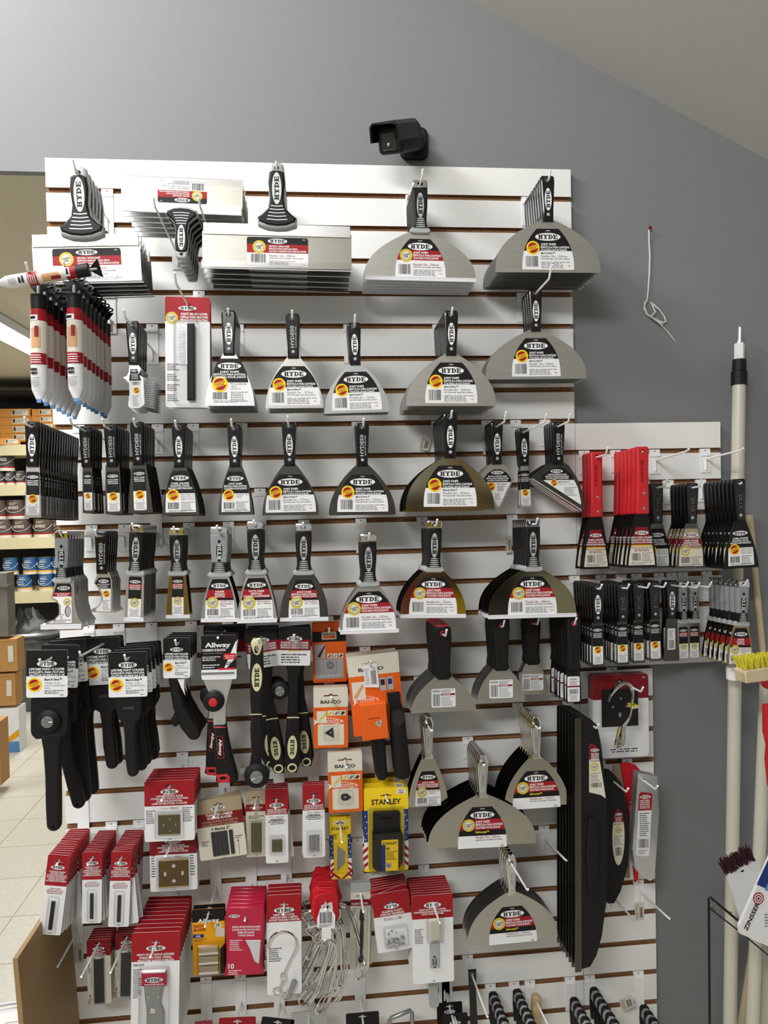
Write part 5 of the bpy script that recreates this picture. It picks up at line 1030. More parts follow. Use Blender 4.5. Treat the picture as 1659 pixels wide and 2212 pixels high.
make('round_bin', [node('bin_body', m.done('bin_body')), node('rim', rm.done('rim'), label='double wire rim'), node('scribbles', sq.done('scribbles'), label='pencil scribbles')], Matrix.Translation(rb), 'white topped round bin with wire rim at the bottom left corner', 'bin')
# ------------------------------------------------------------------ things on the grey wall
ca = at(893, 314, -WY); s_ = 1/(FPX/(WY+1.75))*1000; m = MB(); m.pillow(rrect(-30, -34, 30, 34, 14), -14, 0, 5, 'black_matte', n=2)
for x_, z_ in ((-18, -20), (20, -18), (18, 24)): m.poly(oval(x_, z_, 3.4, 3, 10), -14.2, 'dull_black')
fw = Vector((-.52, -.68, -.40)).normalized(); up_ = Vector((.16, 0, 1)); up_ = (up_-fw*up_.dot(fw)).normalized(); rt_ = fw.cross(up_)
ce = (at(838, 303, .125)-ca)/1.12-fw*.05; RB = Matrix(((rt_.x, -fw.x, up_.x, ce.x), (rt_.y, -fw.y, up_.y, ce.y), (rt_.z, -fw.z, up_.z, ce.z), (0, 0, 0, 1)))
nk = MB(); nk.tube([(0, -8, -6), (0, -26, -4), (ce.x*500, -44, ce.z*500), (ce.x*1000, ce.y*1000, ce.z*1000)], 19, 'black_matte', 14, rs=[24, 20, 18, 18])
bd = MB(); bd.pillow(rrect(-27, -26, 27, 26, 9), -46, 52, 8, 'black_matte', n=3)
hood = MB(); hood.pillow([(-32, -2), (-31, 26), (-24, 33), (24, 33), (31, 26), (32, -2), (28, -2), (27, 24), (22, 28.5), (-22, 28.5), (-27, 24), (-28, -2)], -66, 30, 2, 'black_nylon', n=1)
ln = MB(); ln.pillow(rrect(-16, -18, 16, 14, 3), -48.5, -45, 1.5, 'lens_glass', n=1); ln.ball((0, -48, -8), 4, 'zinc')
def xf(mesh, M): mesh.transform(M); return mesh
SCm = Matrix.Scale(1.12, 4)
make('security_camera', [node('mount_plate', m.done('mount_plate')), node('neck', nk.done('neck')), node('camera_body', xf(bd.done('camera_body'), RB), [node('sun_hood', xf(hood.done('sun_hood'), RB)), node('lens_window', xf(ln.done('lens_window'), RB), label='dark glass lens window')])], Matrix.Translation(ca) @ SCm, 'black security camera mounted on the grey wall above the slat wall', 'camera')
nl = MB(); q = at(1401, 496, -WY); nl.tube([(0, -.5, 0), (0, -9, 1), (0, -10, 1), (0, -11, 1)], 1.2, 'deep_red', 8, rs=[1.2, 1.2, 5, 4.6]); top('nail', nl, 'rusty nail in the grey wall holding the white cord', 'nail', M=Matrix.Translation(q))
cr = MB(); W = lambda u, v, y=-3: (lambda p: ((p.x-q.x)*1000, y, (p.z-q.z)*1000))(at(u, v, -WY+.003))
cr.tube([W(1400, 498, -8), W(1402, 520), W(1404, 550), W(1403, 590), W(1400, 630), W(1397, 652)], 2.1, 'cord', 7)
for k in range(3): cr.tube([W(1396-k*3, 650+k*2, -4-k*3), W(1391-k, 662+k*3, -6-k*2), W(1396, 680, -7), W(1412, 690, -8), W(1428, 697+k, -8), W(1437, 696, -7), W(1434-k, 684, -6-k), W(1424, 670, -5), W(1410-k*2, 656, -4)], 2.0, 'cord', 7)
cr.tube([W(1403, 654, -10), W(1412, 676, -12), W(1402, 686, -12), W(1414, 694, -11), W(1430, 704, -6)], 2.2, 'cord', 7); cr.tube([W(1428, 702), W(1440, 714), W(1451, 728), W(1462, 741)], 1.9, 'pale_silver', 6, rs=[1.9, 2.1, 2.1, .6])
top('cord', cr, 'white knotted cord hanging from a nail on the grey wall', 'cord', smooth=60, M=Matrix.Translation(q))
# ------------------------------------------------------------------ poles and brushes on the right
def polepx(u0, v0, d0, u1, v1, d1): return at(u0, v0, d0), at(u1, v1, d1)
def lean(P, Q, build, name, label, cat, group=None):
    """local z runs from P (top) down to Q"""
    dr = (Q-P); L = dr.length*1000; Rm = dr.normalized().to_track_quat('-Z', 'X').to_matrix().to_4x4(); return make(name, build(L), Matrix.Translation(P) @ Rm, label, cat, group)
def ext(L):
    s = MB(); s.tube([(0, 0, -120), (0, 0, -L)], 15.5, 'pole_cream', 16); c_ = MB(); c_.tube([(0, 0, -82), (0, 0, -110), (0, 0, -112), (0, 0, -145)], 17, 'black_matte', 18, rs=[15.5, 16.5, 18.5, 18.5])
    f_ = MB(); f_.tube([(0, 0, -42), (0, 0, -90)], 12, 'white_print', 6, rs=[12, 12]); f_.tube([(0, 0, -36), (0, 0, -44)], 9, 'aluminium', 12); t_ = MB(); t_.tube([(0, 0, 0), (0, 0, -2), (0, 0, -40)], 5, 'aluminium', 10, rs=[3, 5, 5.5]); f_.tube([(-2, -11, -76), (-2, -13, -76)], 3, 'zinc', 8)
    return [node('pole', s.done('pole')), node('collar', c_.done('collar'), label='dark green black collar'), node('ferrule', f_.done('ferrule'), label='white square ferrule'), node('tip', t_.done('tip'), label='metal tip')]
P, Q = polepx(1598, 706, .01, 1577, 2212, .10); D = (Q-P); Q = P+D*((P.z-.01)/(P.z-Q.z)); lean(P, Q, ext, 'extension_pole', 'cream extension pole with black collar leaning on the grey wall', 'pole', 'poles leaning on the grey wall')
def plain(r, mt, capm=None):
    def b(L):
        s = MB(); s.tube([(0, 0, 0), (0, 0, -3), (0, 0, -L)], r, mt, 14, rs=[r*.8, r, r]); return [node('pole', s.done('pole'))]
    return b
for (u0, v0, d0, u1, v1, d1, r, mt, lb) in [(1656, 1440, .06, 1626, 2212, .14, 15, 'pole_cream', 'second cream pole, right of the pole with the black collar'), (1619, 1112, -.012, 1650, 1440, .01, 8, 'pale_wood', 'thin pale wooden handle behind the rightmost black scrapers'), (1628, 2040, .0, 1598, 2230, .015, 9, 'pale_wood', 'pale wooden slat between the two cream poles near the bottom'), (1675, 1700, .05, 1655, 2212, .1, 13, 'pole_cream', 'cream pole at the very right edge of the picture')]:
    P, Q = polepx(u0, v0, d0, u1, v1, d1); D = Q-P; Q = P+D*((P.z-.01)/(P.z-Q.z)); lean(P, Q, plain(r, mt), 'pole', lb, 'pole', 'poles leaning on the grey wall')
stk = at(1590, 1456, .11); m = MB(); m.tube([(0, 0, 14), (0, 0, -14)], 16.6, 'white_print', 16); m.prism(rect(-6, -11, 6, 12), -17.6, -16.8, 'seal_green'); m.prism(rect(-3, -6, 3, 8), -18, -17.6, 'ink'); top('pole_sticker', m, 'white and green sticker wrapped round the collared cream pole', 'sticker', smooth=40, M=Matrix.Translation((stk.x, -.10, stk.z)))
# yellow scrub brush
bp = at(1602, 1472, .32); m = MB(); m.pillow([(0, 0), (6, 0), (110, 8), (118, 20), (112, 34), (100, 36), (0, 26), (-4, 20)], -18, 22, 2, 'pale_wood', n=1)
br = MB(); R = random.Random(8)
for i in range(9):
    for j in range(3):
        x_, z_ = -2+i*12.5, 27+i*.9
        for k in range(16): ax, ay = R.uniform(-5, 4), R.uniform(-4, 4); br.tube([(x_+4+ax*.5, -12+j*12+ay*.5, z_), (x_-3+ax*1.5, -15+j*12+ay*1.4, z_+24+R.uniform(-2, 2))], .95, 'yellow_bristle', 4)
make('scrub_brush', [node('block', m.done('block'), label='pale wooden block'), node('bristles', br.done('bristles'), label='yellow bristles')], Matrix.Translation(bp) @ Matrix.Rotation(.0, 4, 'Z'), 'wooden scrub brush with yellow bristles at the right edge', 'brush')
# red lanterns of plastic at right edge
m = MB(); p_ = at(1662, 1640, .25); m.pillow([(-12, 120), (20, 120), (20, 60), (24, 40), (24, -60), (-2, -60), (-8, 0), (-5, 30), (-12, 60)], -8, 8, 3, 'red_plastic', n=2); m.pillow(oval(0, 170, 16, 18, 14), -8, 8, 3, 'red_plastic'); m.tube([(10, 0, 150), (10, 0, 115)], 4, 'red_plastic', 8); top('red_brush_handle', m, 'red plastic handle at the right edge below the scrub brush', 'handle', smooth=40, M=Matrix.Translation(p_))
# dark brush with pad
bq = at(1628, 1862, .26); m = MB(); O = [(-66, -26), (0, 16), (16, 0), (60, -110), (0, -130), (-24, -110), (-66, -28)]; U = at(1568, 1890, .26)
L_ = lambda u, v, d=.26: (lambda p: ((p.x-bq.x)*1000, (p.z-bq.z)*1000))(at(u, v, d))
m.prism([L_(1568, 1890), L_(1630, 1856), L_(1642, 1872), L_(1620, 1990), L_(1600, 1990)], -3, 3, 'white_print'); m.prism([L_(1598, 1880), L_(1604, 1877), L_(1606, 1880), L_(1600, 1883)], -3.4, -3.1, 'dull_black')
br = MB(); A0, A1 = Vector(L_(1566, 1889)), Vector(L_(1629, 1855)); nn = Vector((-(A1-A0).y, (A1-A0).x)).normalized()
for i in range(160):
    t = R.random(); c0 = A0+(A1-A0)*t; e = c0+nn*R.uniform(24, 34)+(A1-A0).normalized()*R.uniform(-8, 6); yy = R.uniform(-7, 7); br.tube([(c0.x, yy, c0.y), (e.x, yy*1.3, e.y)], 1.0, 'maroon_bristle', 4)
make('brush', [node('blade', m.done('blade', 0), label='white flat back'), node('bristles', br.done('bristles'), label='dark maroon bristles')], Matrix.Translation((bq.x, -.26, bq.z)), 'dark bristled brush with white back above the wire rack', 'brush')
# white pack with blue top
zq = at(1620, 1960, .34); L_ = lambda u, v, d=.34: (lambda p: ((p.x-zq.x)*1000, (p.z-zq.z)*1000))(at(u, v, d))
m = MB(); m.prism([L_(1592, 1996), L_(1634, 1902), L_(1672, 1818), L_(1740, 1850), L_(1700, 2060), L_(1660, 2042), L_(1594, 2012)], -8, 0, 'white_print')
l = MB(); l.poly([L_(1629, 1906), L_(1668, 1822), L_(1740, 1850), L_(1715, 1945)], -8.3, 'blue_print'); l.poly([L_(1646, 1918), L_(1652, 1920), L_(1690, 1836), L_(1684, 1834)], -8.5, 'sky_print')
for r_, mm in ((11.5, 'red_print'), (9, 'white_print'), (7, 'red_print'), (4.6, 'white_print'), (2.6, 'ink')): c_ = L_(1633, 1936); l.poly(oval(c_[0], c_[1], r_, r_*1.1), -8.5-.12*(12-r_)*.4, mm)
c_ = L_(1618, 1975); l.text('ZINSSER', c_[0], c_[1], 9, 'ink', -8.6, True, 1.1, 62, shear=.2); c_ = L_(1650, 1982); l.fine(c_[0]-4, c_[1]-16, c_[0]+14, c_[1]+14, -8.6, 5, 'pale_ink'); c_ = L_(1658, 2010); l.poly([(c_[0]-2, c_[1]-8), (c_[0]+30, c_[1]+6), (c_[0]+30, c_[1]+16), (c_[0]-2, c_[1]+4)], -8.6, 'crimson')
make('sleeve_pack', [node('pack', m.done('pack', 0)), node('print', l.done('print', 0))], Matrix.Translation((zq.x, -.34, zq.z)), 'white packaged pad with a blue end, tilted over the wire rack', 'package')
rk = at(1533, 1940, .30); m = MB(); L_ = lambda u, v, d=.30: (lambda p: ((p.x-rk.x)*1000, -(d-.30)*1000, (p.z-rk.z)*1000))(at(u, v, d))
m.tube([(lambda q: (q[0], q[1], -(rk.z-.003)*1000))(L_(1532, 2300)), L_(1531, 1942), L_(1534, 1938), L_(1660, 2044), L_(1760, 2128)], 2.6, 'black_nylon', 7); m.tube([L_(1533, 1962), L_(1600, 2014), L_(1660, 2064), L_(1760, 2146)], 1.8, 'black_nylon', 6)
for u in (1545, 1566, 1588, 1610, 1632): v = 1950+(u-1545)*.85; m.tube([L_(u, v), L_(u+4, v+2, .25), L_(u+14, v+3, .19)], 1.6, 'black_nylon', 6)
m.tube([L_(1535, 1955), L_(1545, 1968, .24)], 1.6, 'black_nylon', 6); top('wire_rack', m, 'black wire rack standing in front of the poles at lower right', 'rack', smooth=60, M=Matrix.Translation(rk))
# the opposite side of the aisle, behind the camera (seen only in the polished blades)
R = random.Random(21)
for k, (x0, x1) in enumerate(((-2.4, -.2), (.6, 2.7))):
    m = MB(); X0, X1 = x0*1000, x1*1000; m.box(X0, -3900, 0, X1, -3860, 2100, 'dull_black')
    for z in (100, 600, 1100, 1600, 2080): m.box(X0, -3860, z, X1, -3420, z+30, 'shelf_cream')
    for z in (130, 630, 1130, 1630):
        x = X0+20
        while x < X1-200: w_ = R.choice((120, 180, 260)); m.box(x, -3800, z, x+w_, -3460, z+R.uniform(200, 420), R.choice(['can_blue', 'carton', 'red_print', 'white_print', 'dull_black', 'yellow_print', 'can_grey', 'seal_green'])); x += w_+15
    top('stocked_shelf', m, ['stocked shelf unit across the aisle behind the camera, left one', 'stocked shelf unit across the aisle behind the camera, right one'][k], 'shelving')
# ------------------------------------------------------------------ everything that hangs on the slat wall
c3x = lambda x, y: (760+x/2.9625, 340+y/2.9625)
cA = lambda x, y: (430+x/2.9625, 340+y/2.9625)
c0 = lambda x, y: (x/2.9625, 330+y/2.9625)
cB = lambda x, y: (x/2.9625, 860+y/2.9625)
cC = lambda x, y: (430+x/2.9625, 860+y/2.9625)
cD = lambda x, y: (830+x/3.607, 860+y/3.607)
cR = lambda x, y: (1200+x/3.614, 880+y/3.614)
cM = lambda x, y: (820+x/3.77, 1320+y/3.77)
cL = lambda x, y: (x/3.456, 1320+y/3.456)
cK = lambda x, y: (400+x/3.318, 1320+y/3.318)
cQ = lambda x, y: (x/3.456, 1640+y/3.456)
cT = lambda x, y: (380+x/3.318, 1700+y/3.318)
cU = lambda x, y: (780+x/3.456, 1800+y/3.456)
def wmm(px, A, B, L): return px*L/math.hypot(B[0]-A[0], B[1]-A[1])   # a width in photo px, in template units
# top row
A, B = (174, 381), (188, 612)
stack('taping_knife', taping_knife(wmm(228, A, B, 211), 3, size='Flexible 8in - 203mm'), A, B, .2, 5, .024, 'taping knife', 'short wide taping knife', 'under the top left corner', 'taping knives on the top left hook', (0, -211), L=.235)
A, B = (394, 552), (394, 384)
tk = taping_knife(wmm(262, A, B, 208), 0, size='Flexible 10in - 254mm')
M = stack('taping_knife', tk, A, B, .2, 6, .026, 'taping knife', 'taping knife hung handle down', 'between the two top taping stacks', 'upside down taping knives', (0, -211), hk=False)
for u, nm in ((337, 'left'), (434, 'right')):
    p = at(u, 449, .24); hook(Vector((p.x, -.24, p.z)), .24, .25, f'{nm} one of the pair carrying the upside down taping knives', side=0)
A, B = cA(498, 92), cA(504, 718)
stack('taping_knife', taping_knife(wmm(322, A, B, 211), 0), A, B, .19, 5, .034, 'taping knife', 'twelve inch taping knife', 'at the top centre left', 'twelve inch taping knives', (0, -211), L=.2)
A, B = cA(1410, 180), (908.5, 607)
stack('joint_knife', soft_knife(wmm(246, A, B, 200), 'Flexible 10in - 254mm', 2.3, 'steel', lw=108), A, B, .13, 6, .018, 'joint knife', 'chrome capped ten inch joint knife', 'at top centre', 'ten inch joint knives with red labels', (0, -200), L=.17, yaw=.03)
A, B = (1181, 391), (1184.5, 589)
k10 = nylon_knife(wmm(236, A, B, 188), 'x', p=2.6, steel='steel', size='Flexible 10in - 254mm', L=188)
stack('joint_knife', k10, A, B, .15, 8, .0165, 'joint knife', 'black handled ten inch joint knife', 'at the top right corner', 'ten inch joint knives at the top right', (0, -188), L=.165)
A, B = (1155, 634), (1158.6, 819)
stack('joint_knife', nylon_knife(wmm(225, A, B, 188), 'x', p=2.5, steel='steel', size='Flexible 10in - 254mm'), A, B, .1, 4, .0165, 'joint knife', 'ten inch joint knife', 'below the top right stack', 'ten inch joint knives, second row', (0, -188), L=.2, tip=.03)
# second row
tb_ = caulk_tube()
A = (83, 604); B = (85, 868)
stack('spackle_tube', tb_, A, B, .27, 7, .034, 'spackle tube', 'squeeze tube with black spade cap', 'on the far left hook', 'squeeze tubes on the far left hook', (0, -266), L=.32, single='spackle tube')
A = (160, 602); B = (165, 866)
stack('spackle_tube', tb_, A, B, .26, 8, .029, 'spackle tube', 'squeeze tube with black spade cap', 'on the second hook from left', 'squeeze tubes on the second hook', (0, -266), L=.31, single='spackle tube')
A, B = (222, 578), (2, 612); T_ = [n for n in tb_ if n[0] != 'hang_loop']
M0 = pose(A, B, .31, (0, -256), 0, 0) @ Matrix.Rotation(.6, 4, 'Z'); make('spackle_tube', T_, M0, 'squeeze tube lying flat across the two hooks at upper left', 'spackle tube')
A, B = c0(850, 1105), c0(885, 1640)
stack('brush_comb', brush_comb(), A, B, .19, 5, .017, 'brush comb', 'brush comb with black handle', 'left of the carded comb', 'brush combs left of the carded comb', (5, -180), L=.25)
cc_ = t_comb_card(); M0 = stack('comb_card', cc_, (405, 656), (406, 880), .17, 2, .02, 'comb pack', 'carded paint brush comb', 'under the upside down handles', 'carded paint brush combs', (0, -222), L=.3, tip=.02, single='comb pack')
hb = dict(style='bs')
A, B = cA(190, 1010), cA(200, 1592)
stack('joint_knife', nylon_knife(wmm(105, A, B, 188), 'x', p=1.8, steel='aluminium', size='Flexible|4in -|102mm', lh=92), A, B, .2, 8, .013, 'joint knife', 'bright four inch joint knife', 'right of the carded comb', 'four inch joint knives', (0, -188), L=.2, pitch=-.03)  # pale blade metal stands in for lamp glare on the steel
A, B = cA(598, 1030), cA(612, 1605)
stack('joint_knife', nylon_knife(wmm(125, A, B, 188), 'x', '50', p=1.95, steel='steel', size='Flexible 5in - 127mm', lw=108, lh=82), A, B, .19, 5, .016, 'joint knife', 'five inch joint knife', 'in the second knife row, centre left', 'five inch joint knives, upper', (0, -188), L=.2)
A, B = cA(990, 1085), cA(1012, 1635)
stack('joint_knife', nylon_knife(wmm(143, A, B, 188), 'x', p=2., steel='aluminium', size='Flexible 6in - 152mm', lw=110), A, B, .18, 3, .016, 'joint knife', 'bright six inch joint knife', 'at the centre', 'six inch joint knives, upper', (0, -188), L=.22)  # blade tone brightened to carry the lamp's reflection on steel
A, B = cA(1610, 1010), (975, 877)
stack('joint_knife', nylon_knife(wmm(197, A, B, 188), 'x', p=2.4, steel='steel', size='Flexible 8in - 203mm'), A, B, .16, 9, .0155, 'joint knife', 'eight inch joint knife with satin blade', 'in the second row', 'eight inch joint knives, satin', (0, -188), L=.17)
# third row
PK = ['PUTTY KNIFE', 'ESPÁTULA', 'COUTEAU À MASTIQUER']
SCRL = ['CHISEL SCRAPER', 'RASQUETA CINCEL', 'GRATTOIR À ARÊTE TRANCHANTE']
pk = lambda w_, A, B, kind='oval', **k: nylon_knife(wmm(w_, A, B, 188), 'x', kind, p=1.25, neck=.8, steel=k.pop('steel', 'steel_dark'), lw=k.pop('lw', 26), lh=k.pop('lh', 88), lines=PK, **k)
A, B = cB(212, 178), cB(211, 765)
stack('putty_knife', pk(34, A, B, sleeve=True, steel='steel'), A, B, .28, 16, .0155, 'putty knife', 'narrow putty knife', 'on the far left hook of row three', 'narrow putty knives, far left', (0, -188), L=.31)
A, B = cB(552, 205), cB(567, 735)
stack('putty_knife', pk(24, A, B, '50', lw=18), A, B, .19, 5, .016, 'putty knife', 'thinnest putty knife', 'second stack of the third row', 'thinnest putty knives', (0, -188), L=.28)
A, B = cB(712, 195), cB(730, 742)
stack('putty_knife', pk(36, A, B, '50', lw=27), A, B, .19, 7, .0155, 'putty knife', 'medium narrow putty knife', 'third stack of the third row', 'putty knives, third stack', (0, -188), L=.24)
A, B = cB(880, 178), cB(900, 735)
stack('putty_knife', nylon_knife(wmm(52, A, B, 188), 'x', '50', p=1.3, neck=.55, steel='steel_dark', lw=27, lh=90, lines=PK), A, B, .2, 7, .016, 'putty knife', 'two inch putty knife', 'fourth stack of the third row', 'two inch putty knives', (0, -188), L=.22)
A, B = cB(1145, 195), cB(1158, 748)
stack('scraper', nylon_knife(wmm(78, A, B, 188), 'x', p=1.7, steel='steel_dark', lines=SCRL, size='Heavy duty 3in|Fijo 7cm|Rigide 76mm', lh=90), A, B, .19, 7, .015, 'scraper', 'three inch chisel scraper', 'fifth stack of the third row', 'chisel scrapers in the third row', (0, -188), L=.22)
A, B = cB(1500, 195), cB(1510, 745)
stack('joint_knife', nylon_knife(wmm(74, A, B, 188), 'x', p=1.7, steel='steel_dark', size='Flexible 3in|76mm', lh=88, sleeve=False), A, B, .17, 3, .016, 'joint knife', 'dark three inch joint knife', 'sixth stack of row three', 'three inch joint knives', (0, -188), L=.22)
A, B = cC(575, 180), cC(588, 748)
stack('joint_knife', nylon_knife(wmm(121, A, B, 188), 'x', p=1.95, steel='steel_dark', size='Flexible 5in - 127mm', lw=106, lh=80), A, B, .14, 2, .016, 'joint knife', 'dark five inch joint knife', 'seventh stack of row three', 'five inch joint knives, dark', (0, -188), L=.2)  # dark carbon steel tone that also carries its dark reflection
A, B = cC(1043, 185), cC(1048, 745)
stack('joint_knife', nylon_knife(wmm(143, A, B, 188), 'x', '50', p=2., steel='steel_dark', size='Flexible 6in - 152mm', lw=110, lh=80), A, B, .16, 3, .016, 'joint knife', 'dark six inch joint knife', 'eighth stack of row three', 'six inch joint knives, dark', (0, -188), L=.2)  # dark steel tone, reflected darkness included in the colour
A, B = cD(510, 150), cD(515, 868)
stack('joint_knife', nylon_knife(wmm(194, A, B, 188), 'x', p=2.4, steel='steel_mirror', size='Flexible 8in - 203mm'), A, B, .165, 9, .0155, 'joint knife', 'mirror bright eight inch joint knife', 'in row three', 'eight inch joint knives, mirror bright', (0, -188), L=.18)
A, B = cD(872, 215), cD(885, 872)
stack('pointing_knife', pointing_knife(), A, B, .09, 4, .0165, 'pointing knife', 'drywall pointing knife with V blade', 'beside the mirror bright stack', 'drywall pointing knives', (1, -182), L=.16, tip=.025)
A, B = cD(1080, 262), cD(1105, 855)
stack('putty_knife', nylon_knife(30, 'x', p=1.2, neck=.62, steel='steel', lw=24, lh=86, lines=PK), A, B, .06, 2, .016, 'putty knife', 'narrow putty knife', 'between the two pointing knife stacks', 'narrow putty knives, right', (0, -188), L=.22, tip=.02)
A, B = cD(1350, 215), (1258, 1103)
stack('pointing_knife', pointing_knife(True), A, B, .09, 4, .0165, 'pointing knife', 'clipped pointing knife', 'at the right end of row three', 'clipped pointing knives', (54, -184), L=.16, tip=.02)
# fourth row
A, B = cB(400, 878), cB(392, 1478)
stack('multi_tool', multi_tool(True), A, B, .2, 6, .0185, 'multi tool', 'grey handled multi tool with curved notch', 'at left of row four', 'grey handled multi tools', (-4, -201), L=.205)
A, B = cB(655, 875), cB(660, 1370)
stack('multi_tool', multi_tool(False), A, B, .18, 5, .0165, 'multi tool', 'black handled multi tool', 'second stack of row four', 'black handled multi tools', (2, -167), L=.22)
SRL = ['SCRAPER', 'RASQUETA', 'GRATTOIR']
def soft(A, B, wpx, n, dt, d, desc, where, grp, name='putty_knife', cat='putty knife', L=None, **k):
    stack(name, soft_knife(wmm(wpx, A, B, 200), k.pop('size', ''), **k), A, B, d, n, dt, cat, desc, where, grp, (0, -200), L=L)
soft(cB(878, 835), cB(857, 1428), 40, 7, .019, .19, 'silver bladed soft grip putty knife', 'third stack of row four', 'soft grip putty knives', p=1.2, lw=27, lh=88, lines=PK, steel='aluminium', hw=30)
soft(cB(1135, 855), cB(1139, 1408), 50, 3, .02, .15, 'gold bladed soft grip putty knife', 'fourth stack of row four', 'gold bladed putty knives', p=1.2, lw=26, lh=88, lines=PK, steel='gold_steel', hw=33)
soft(cB(1405, 848), cB(1408, 1432), 80, 4, .02, .17, 'grey handled stiff scraper', 'fifth stack of row four', 'grey handled stiff scrapers', 'scraper', 'scraper', grey=True, lines=SRL, size='Stiff 3in|Rígida/Rigide|76mm', lw=64, lh=86, hw=38, p=1.6)
soft(cC(360, 815), cC(372, 1437), 84, 3, .02, .17, 'black soft grip putty knife', 'sixth stack of row four', 'soft grip three inch putty knives', lines=PK, size='Flexible|3in - 76mm', lw=66, lh=84, hw=33, p=1.6, steel='steel')
soft(cC(668, 828), cC(673, 1426), 103, 2, .02, .16, 'four inch soft grip joint knife', 'seventh stack of row four', 'four inch soft grip joint knives', 'joint_knife', 'joint knife', size='Flexible|4in - 102mm', lw=66, lh=80, hw=34, p=2.1, steel='steel_dark')
soft(cC(1080, 895), cC(1091, 1505), 126, 3, .02, .2, 'five inch soft grip joint knife', 'in row four, hanging lowest', 'five inch soft grip joint knives', 'joint_knife', 'joint knife', size='Flexible 5in - 127mm', lw=112, lh=80, hw=34, p=2., steel='steel')
soft(cD(388, 985), cD(380, 1712), 143, 5, .018, .17, 'six inch soft grip joint knife', 'in row four', 'six inch soft grip joint knives', 'joint_knife', 'joint knife', size='Flexible 6in - 152mm', lw=104, p=2.2)
soft(cD(1150, 975), cD(1155, 1712), 194, 6, .0185, .16, 'eight inch soft grip joint knife', 'at right of row four', 'eight inch soft grip joint knives', 'joint_knife', 'joint knife', size='Flexible 8in - 203mm', lw=106, p=2.5)
# right hand piece
hp = dict(yaw=.0)
A, B = cR(310, 385), cR(315, 1262)
stack('scraper', red_scraper(wmm(61, A, B, 243), '', ['CHISEL SCRAPER', 'RASQUETA CINCEL', 'GRATTOIR À ARÊTE TRANCHANTE']), A, B, .07, 3, .02, 'scraper', 'red handled scraper', 'left of the other red stack', 'red handled scrapers, left stack', (0, -243), L=.13, tip=.02)
A, B = cR(668, 345), cR(672, 1250)
stack('scraper', red_scraper(wmm(69, A, B, 243), '', ['BENT CHISEL SCRAPER', 'RASQUETA DE HOJA DOBLADA', 'GRATTOIR À LAME COUDÉE']), A, B, .14, 6, .022, 'scraper', 'red handled wide scraper', 'right of the other red stack', 'red handled scrapers, right stack', (0, -243), L=.145, tip=0)
SB = dict(p=1.6, lines=SCRL, lh=86, faded=True)
A, B = cR(785, 620), cR(798, 1258)
stack('scraper', nylon_knife(wmm(62, A, B, 188), 'x', steel='steel_dark', size='Heavy duty 3in|Fijo 7cm|Rigide 76mm', **SB), A, B, .06, 2, .017, 'scraper', 'black handled scraper', 'half hidden by red handles', 'black scrapers beside the red ones', (0, -188), L=.1, tip=.02)
A, B = cR(1060, 620), cR(1057, 1258)
stack('scraper', nylon_knife(wmm(66, A, B, 188), 'x', steel='steel_dark', size='', style='redtan', body='cream_print', top='tan_print', red='deep_red', **SB), A, B, .11, 5, .017, 'scraper', 'scraper with tan and red label', 'on the right hand piece', 'scrapers with tan and red labels', (0, -188), L=.14, tip=.02)
A, B = cR(1425, 590), cR(1450, 1255)
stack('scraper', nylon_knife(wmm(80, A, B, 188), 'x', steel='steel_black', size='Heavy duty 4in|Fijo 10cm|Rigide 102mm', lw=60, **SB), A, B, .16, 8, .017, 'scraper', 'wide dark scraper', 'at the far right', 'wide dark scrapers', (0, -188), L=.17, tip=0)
for (x, y, xb, yb, w_, n, d, wh, col, fd, L) in [(320, 1405, 332, 2025, 29, 7, .14, 'first hook of the lowest right row', 'steel_dark', False, .16), (515, 1400, 525, 2010, 27, 6, .12, 'second hook of the lowest right row', 'steel_dark', True, .15), (640, 1390, 650, 1995, 26, 4, .09, 'third hook of the lowest right row', 'steel_dark', True, .14), (765, 1385, 782, 1980, 26, 4, .09, 'fourth hook of the lowest right row', 'steel_dark', True, .14)]:
    A, B = cR(x, y), cR(xb, yb); stack('putty_knife', nylon_knife(wmm(w_+2, A, B, 188), 'x', p=1.2, neck=.75, steel=col, lw=25, lh=92, lines=PK, faded=fd), A, B, d, n, .018, 'putty knife', 'black putty knife', wh, 'black putty knives, '+wh, (0, -188), L=L, tip=.014)
A, B = cR(900, 1380), cR(905, 1980)
bk = nylon_knife(40, 'x', p=1.2, neck=.6, steel='steel_dark', lw=20, lh=1, lines=PK)
l_ = MB(); l_.poly(rrect(-10, -160, 10, -108, 2), -.8, 'white_print'); l_.bars(-7, -157, 7, -136, -1, 'ink', 4); l_.fine(-7, -132, 7, -112, -1, 5); bk[2] = node('label', l_.done('label', 0))
stack('putty_knife', bk, A, B, .06, 2, .018, 'putty knife', 'putty knife showing only a barcode', 'on the fifth hook', 'barcode side putty knives', (0, -188), L=.13)
for x, y, xb, yb, wh in ((985, 1385, 1003, 1980, 'sixth hook of the lowest right row'), (1075, 1380, 1085, 1975, 'seventh hook of the lowest right row')):
    A, B = cR(x, y), cR(xb, yb); stack('putty_knife', soft_knife(wmm(26, A, B, 200), '', p=1.2, lw=24, lh=82, lines=PK, grey=True, hw=25, steel='steel', guard=False), A, B, .05, 2, .02, 'putty knife', 'grey soft grip putty knife', wh, 'grey putty knives, '+wh, (0, -200), L=.12)
A, B = cR(1455, 1378), cR(1440, 2028)
stack('scraper', soft_knife(wmm(62, A, B, 200), 'Stiff 3in|Rígida/Rigide|76mm', p=1.4, grey=True, lines=SRL, lw=56, lh=86, hw=29, steel='gold_steel', guard=False), A, B, .15, 6, .022, 'scraper', 'grey handled scraper with golden edge', 'at the lowest right', 'grey handled scrapers, lowest right', (0, -200), L=.16)
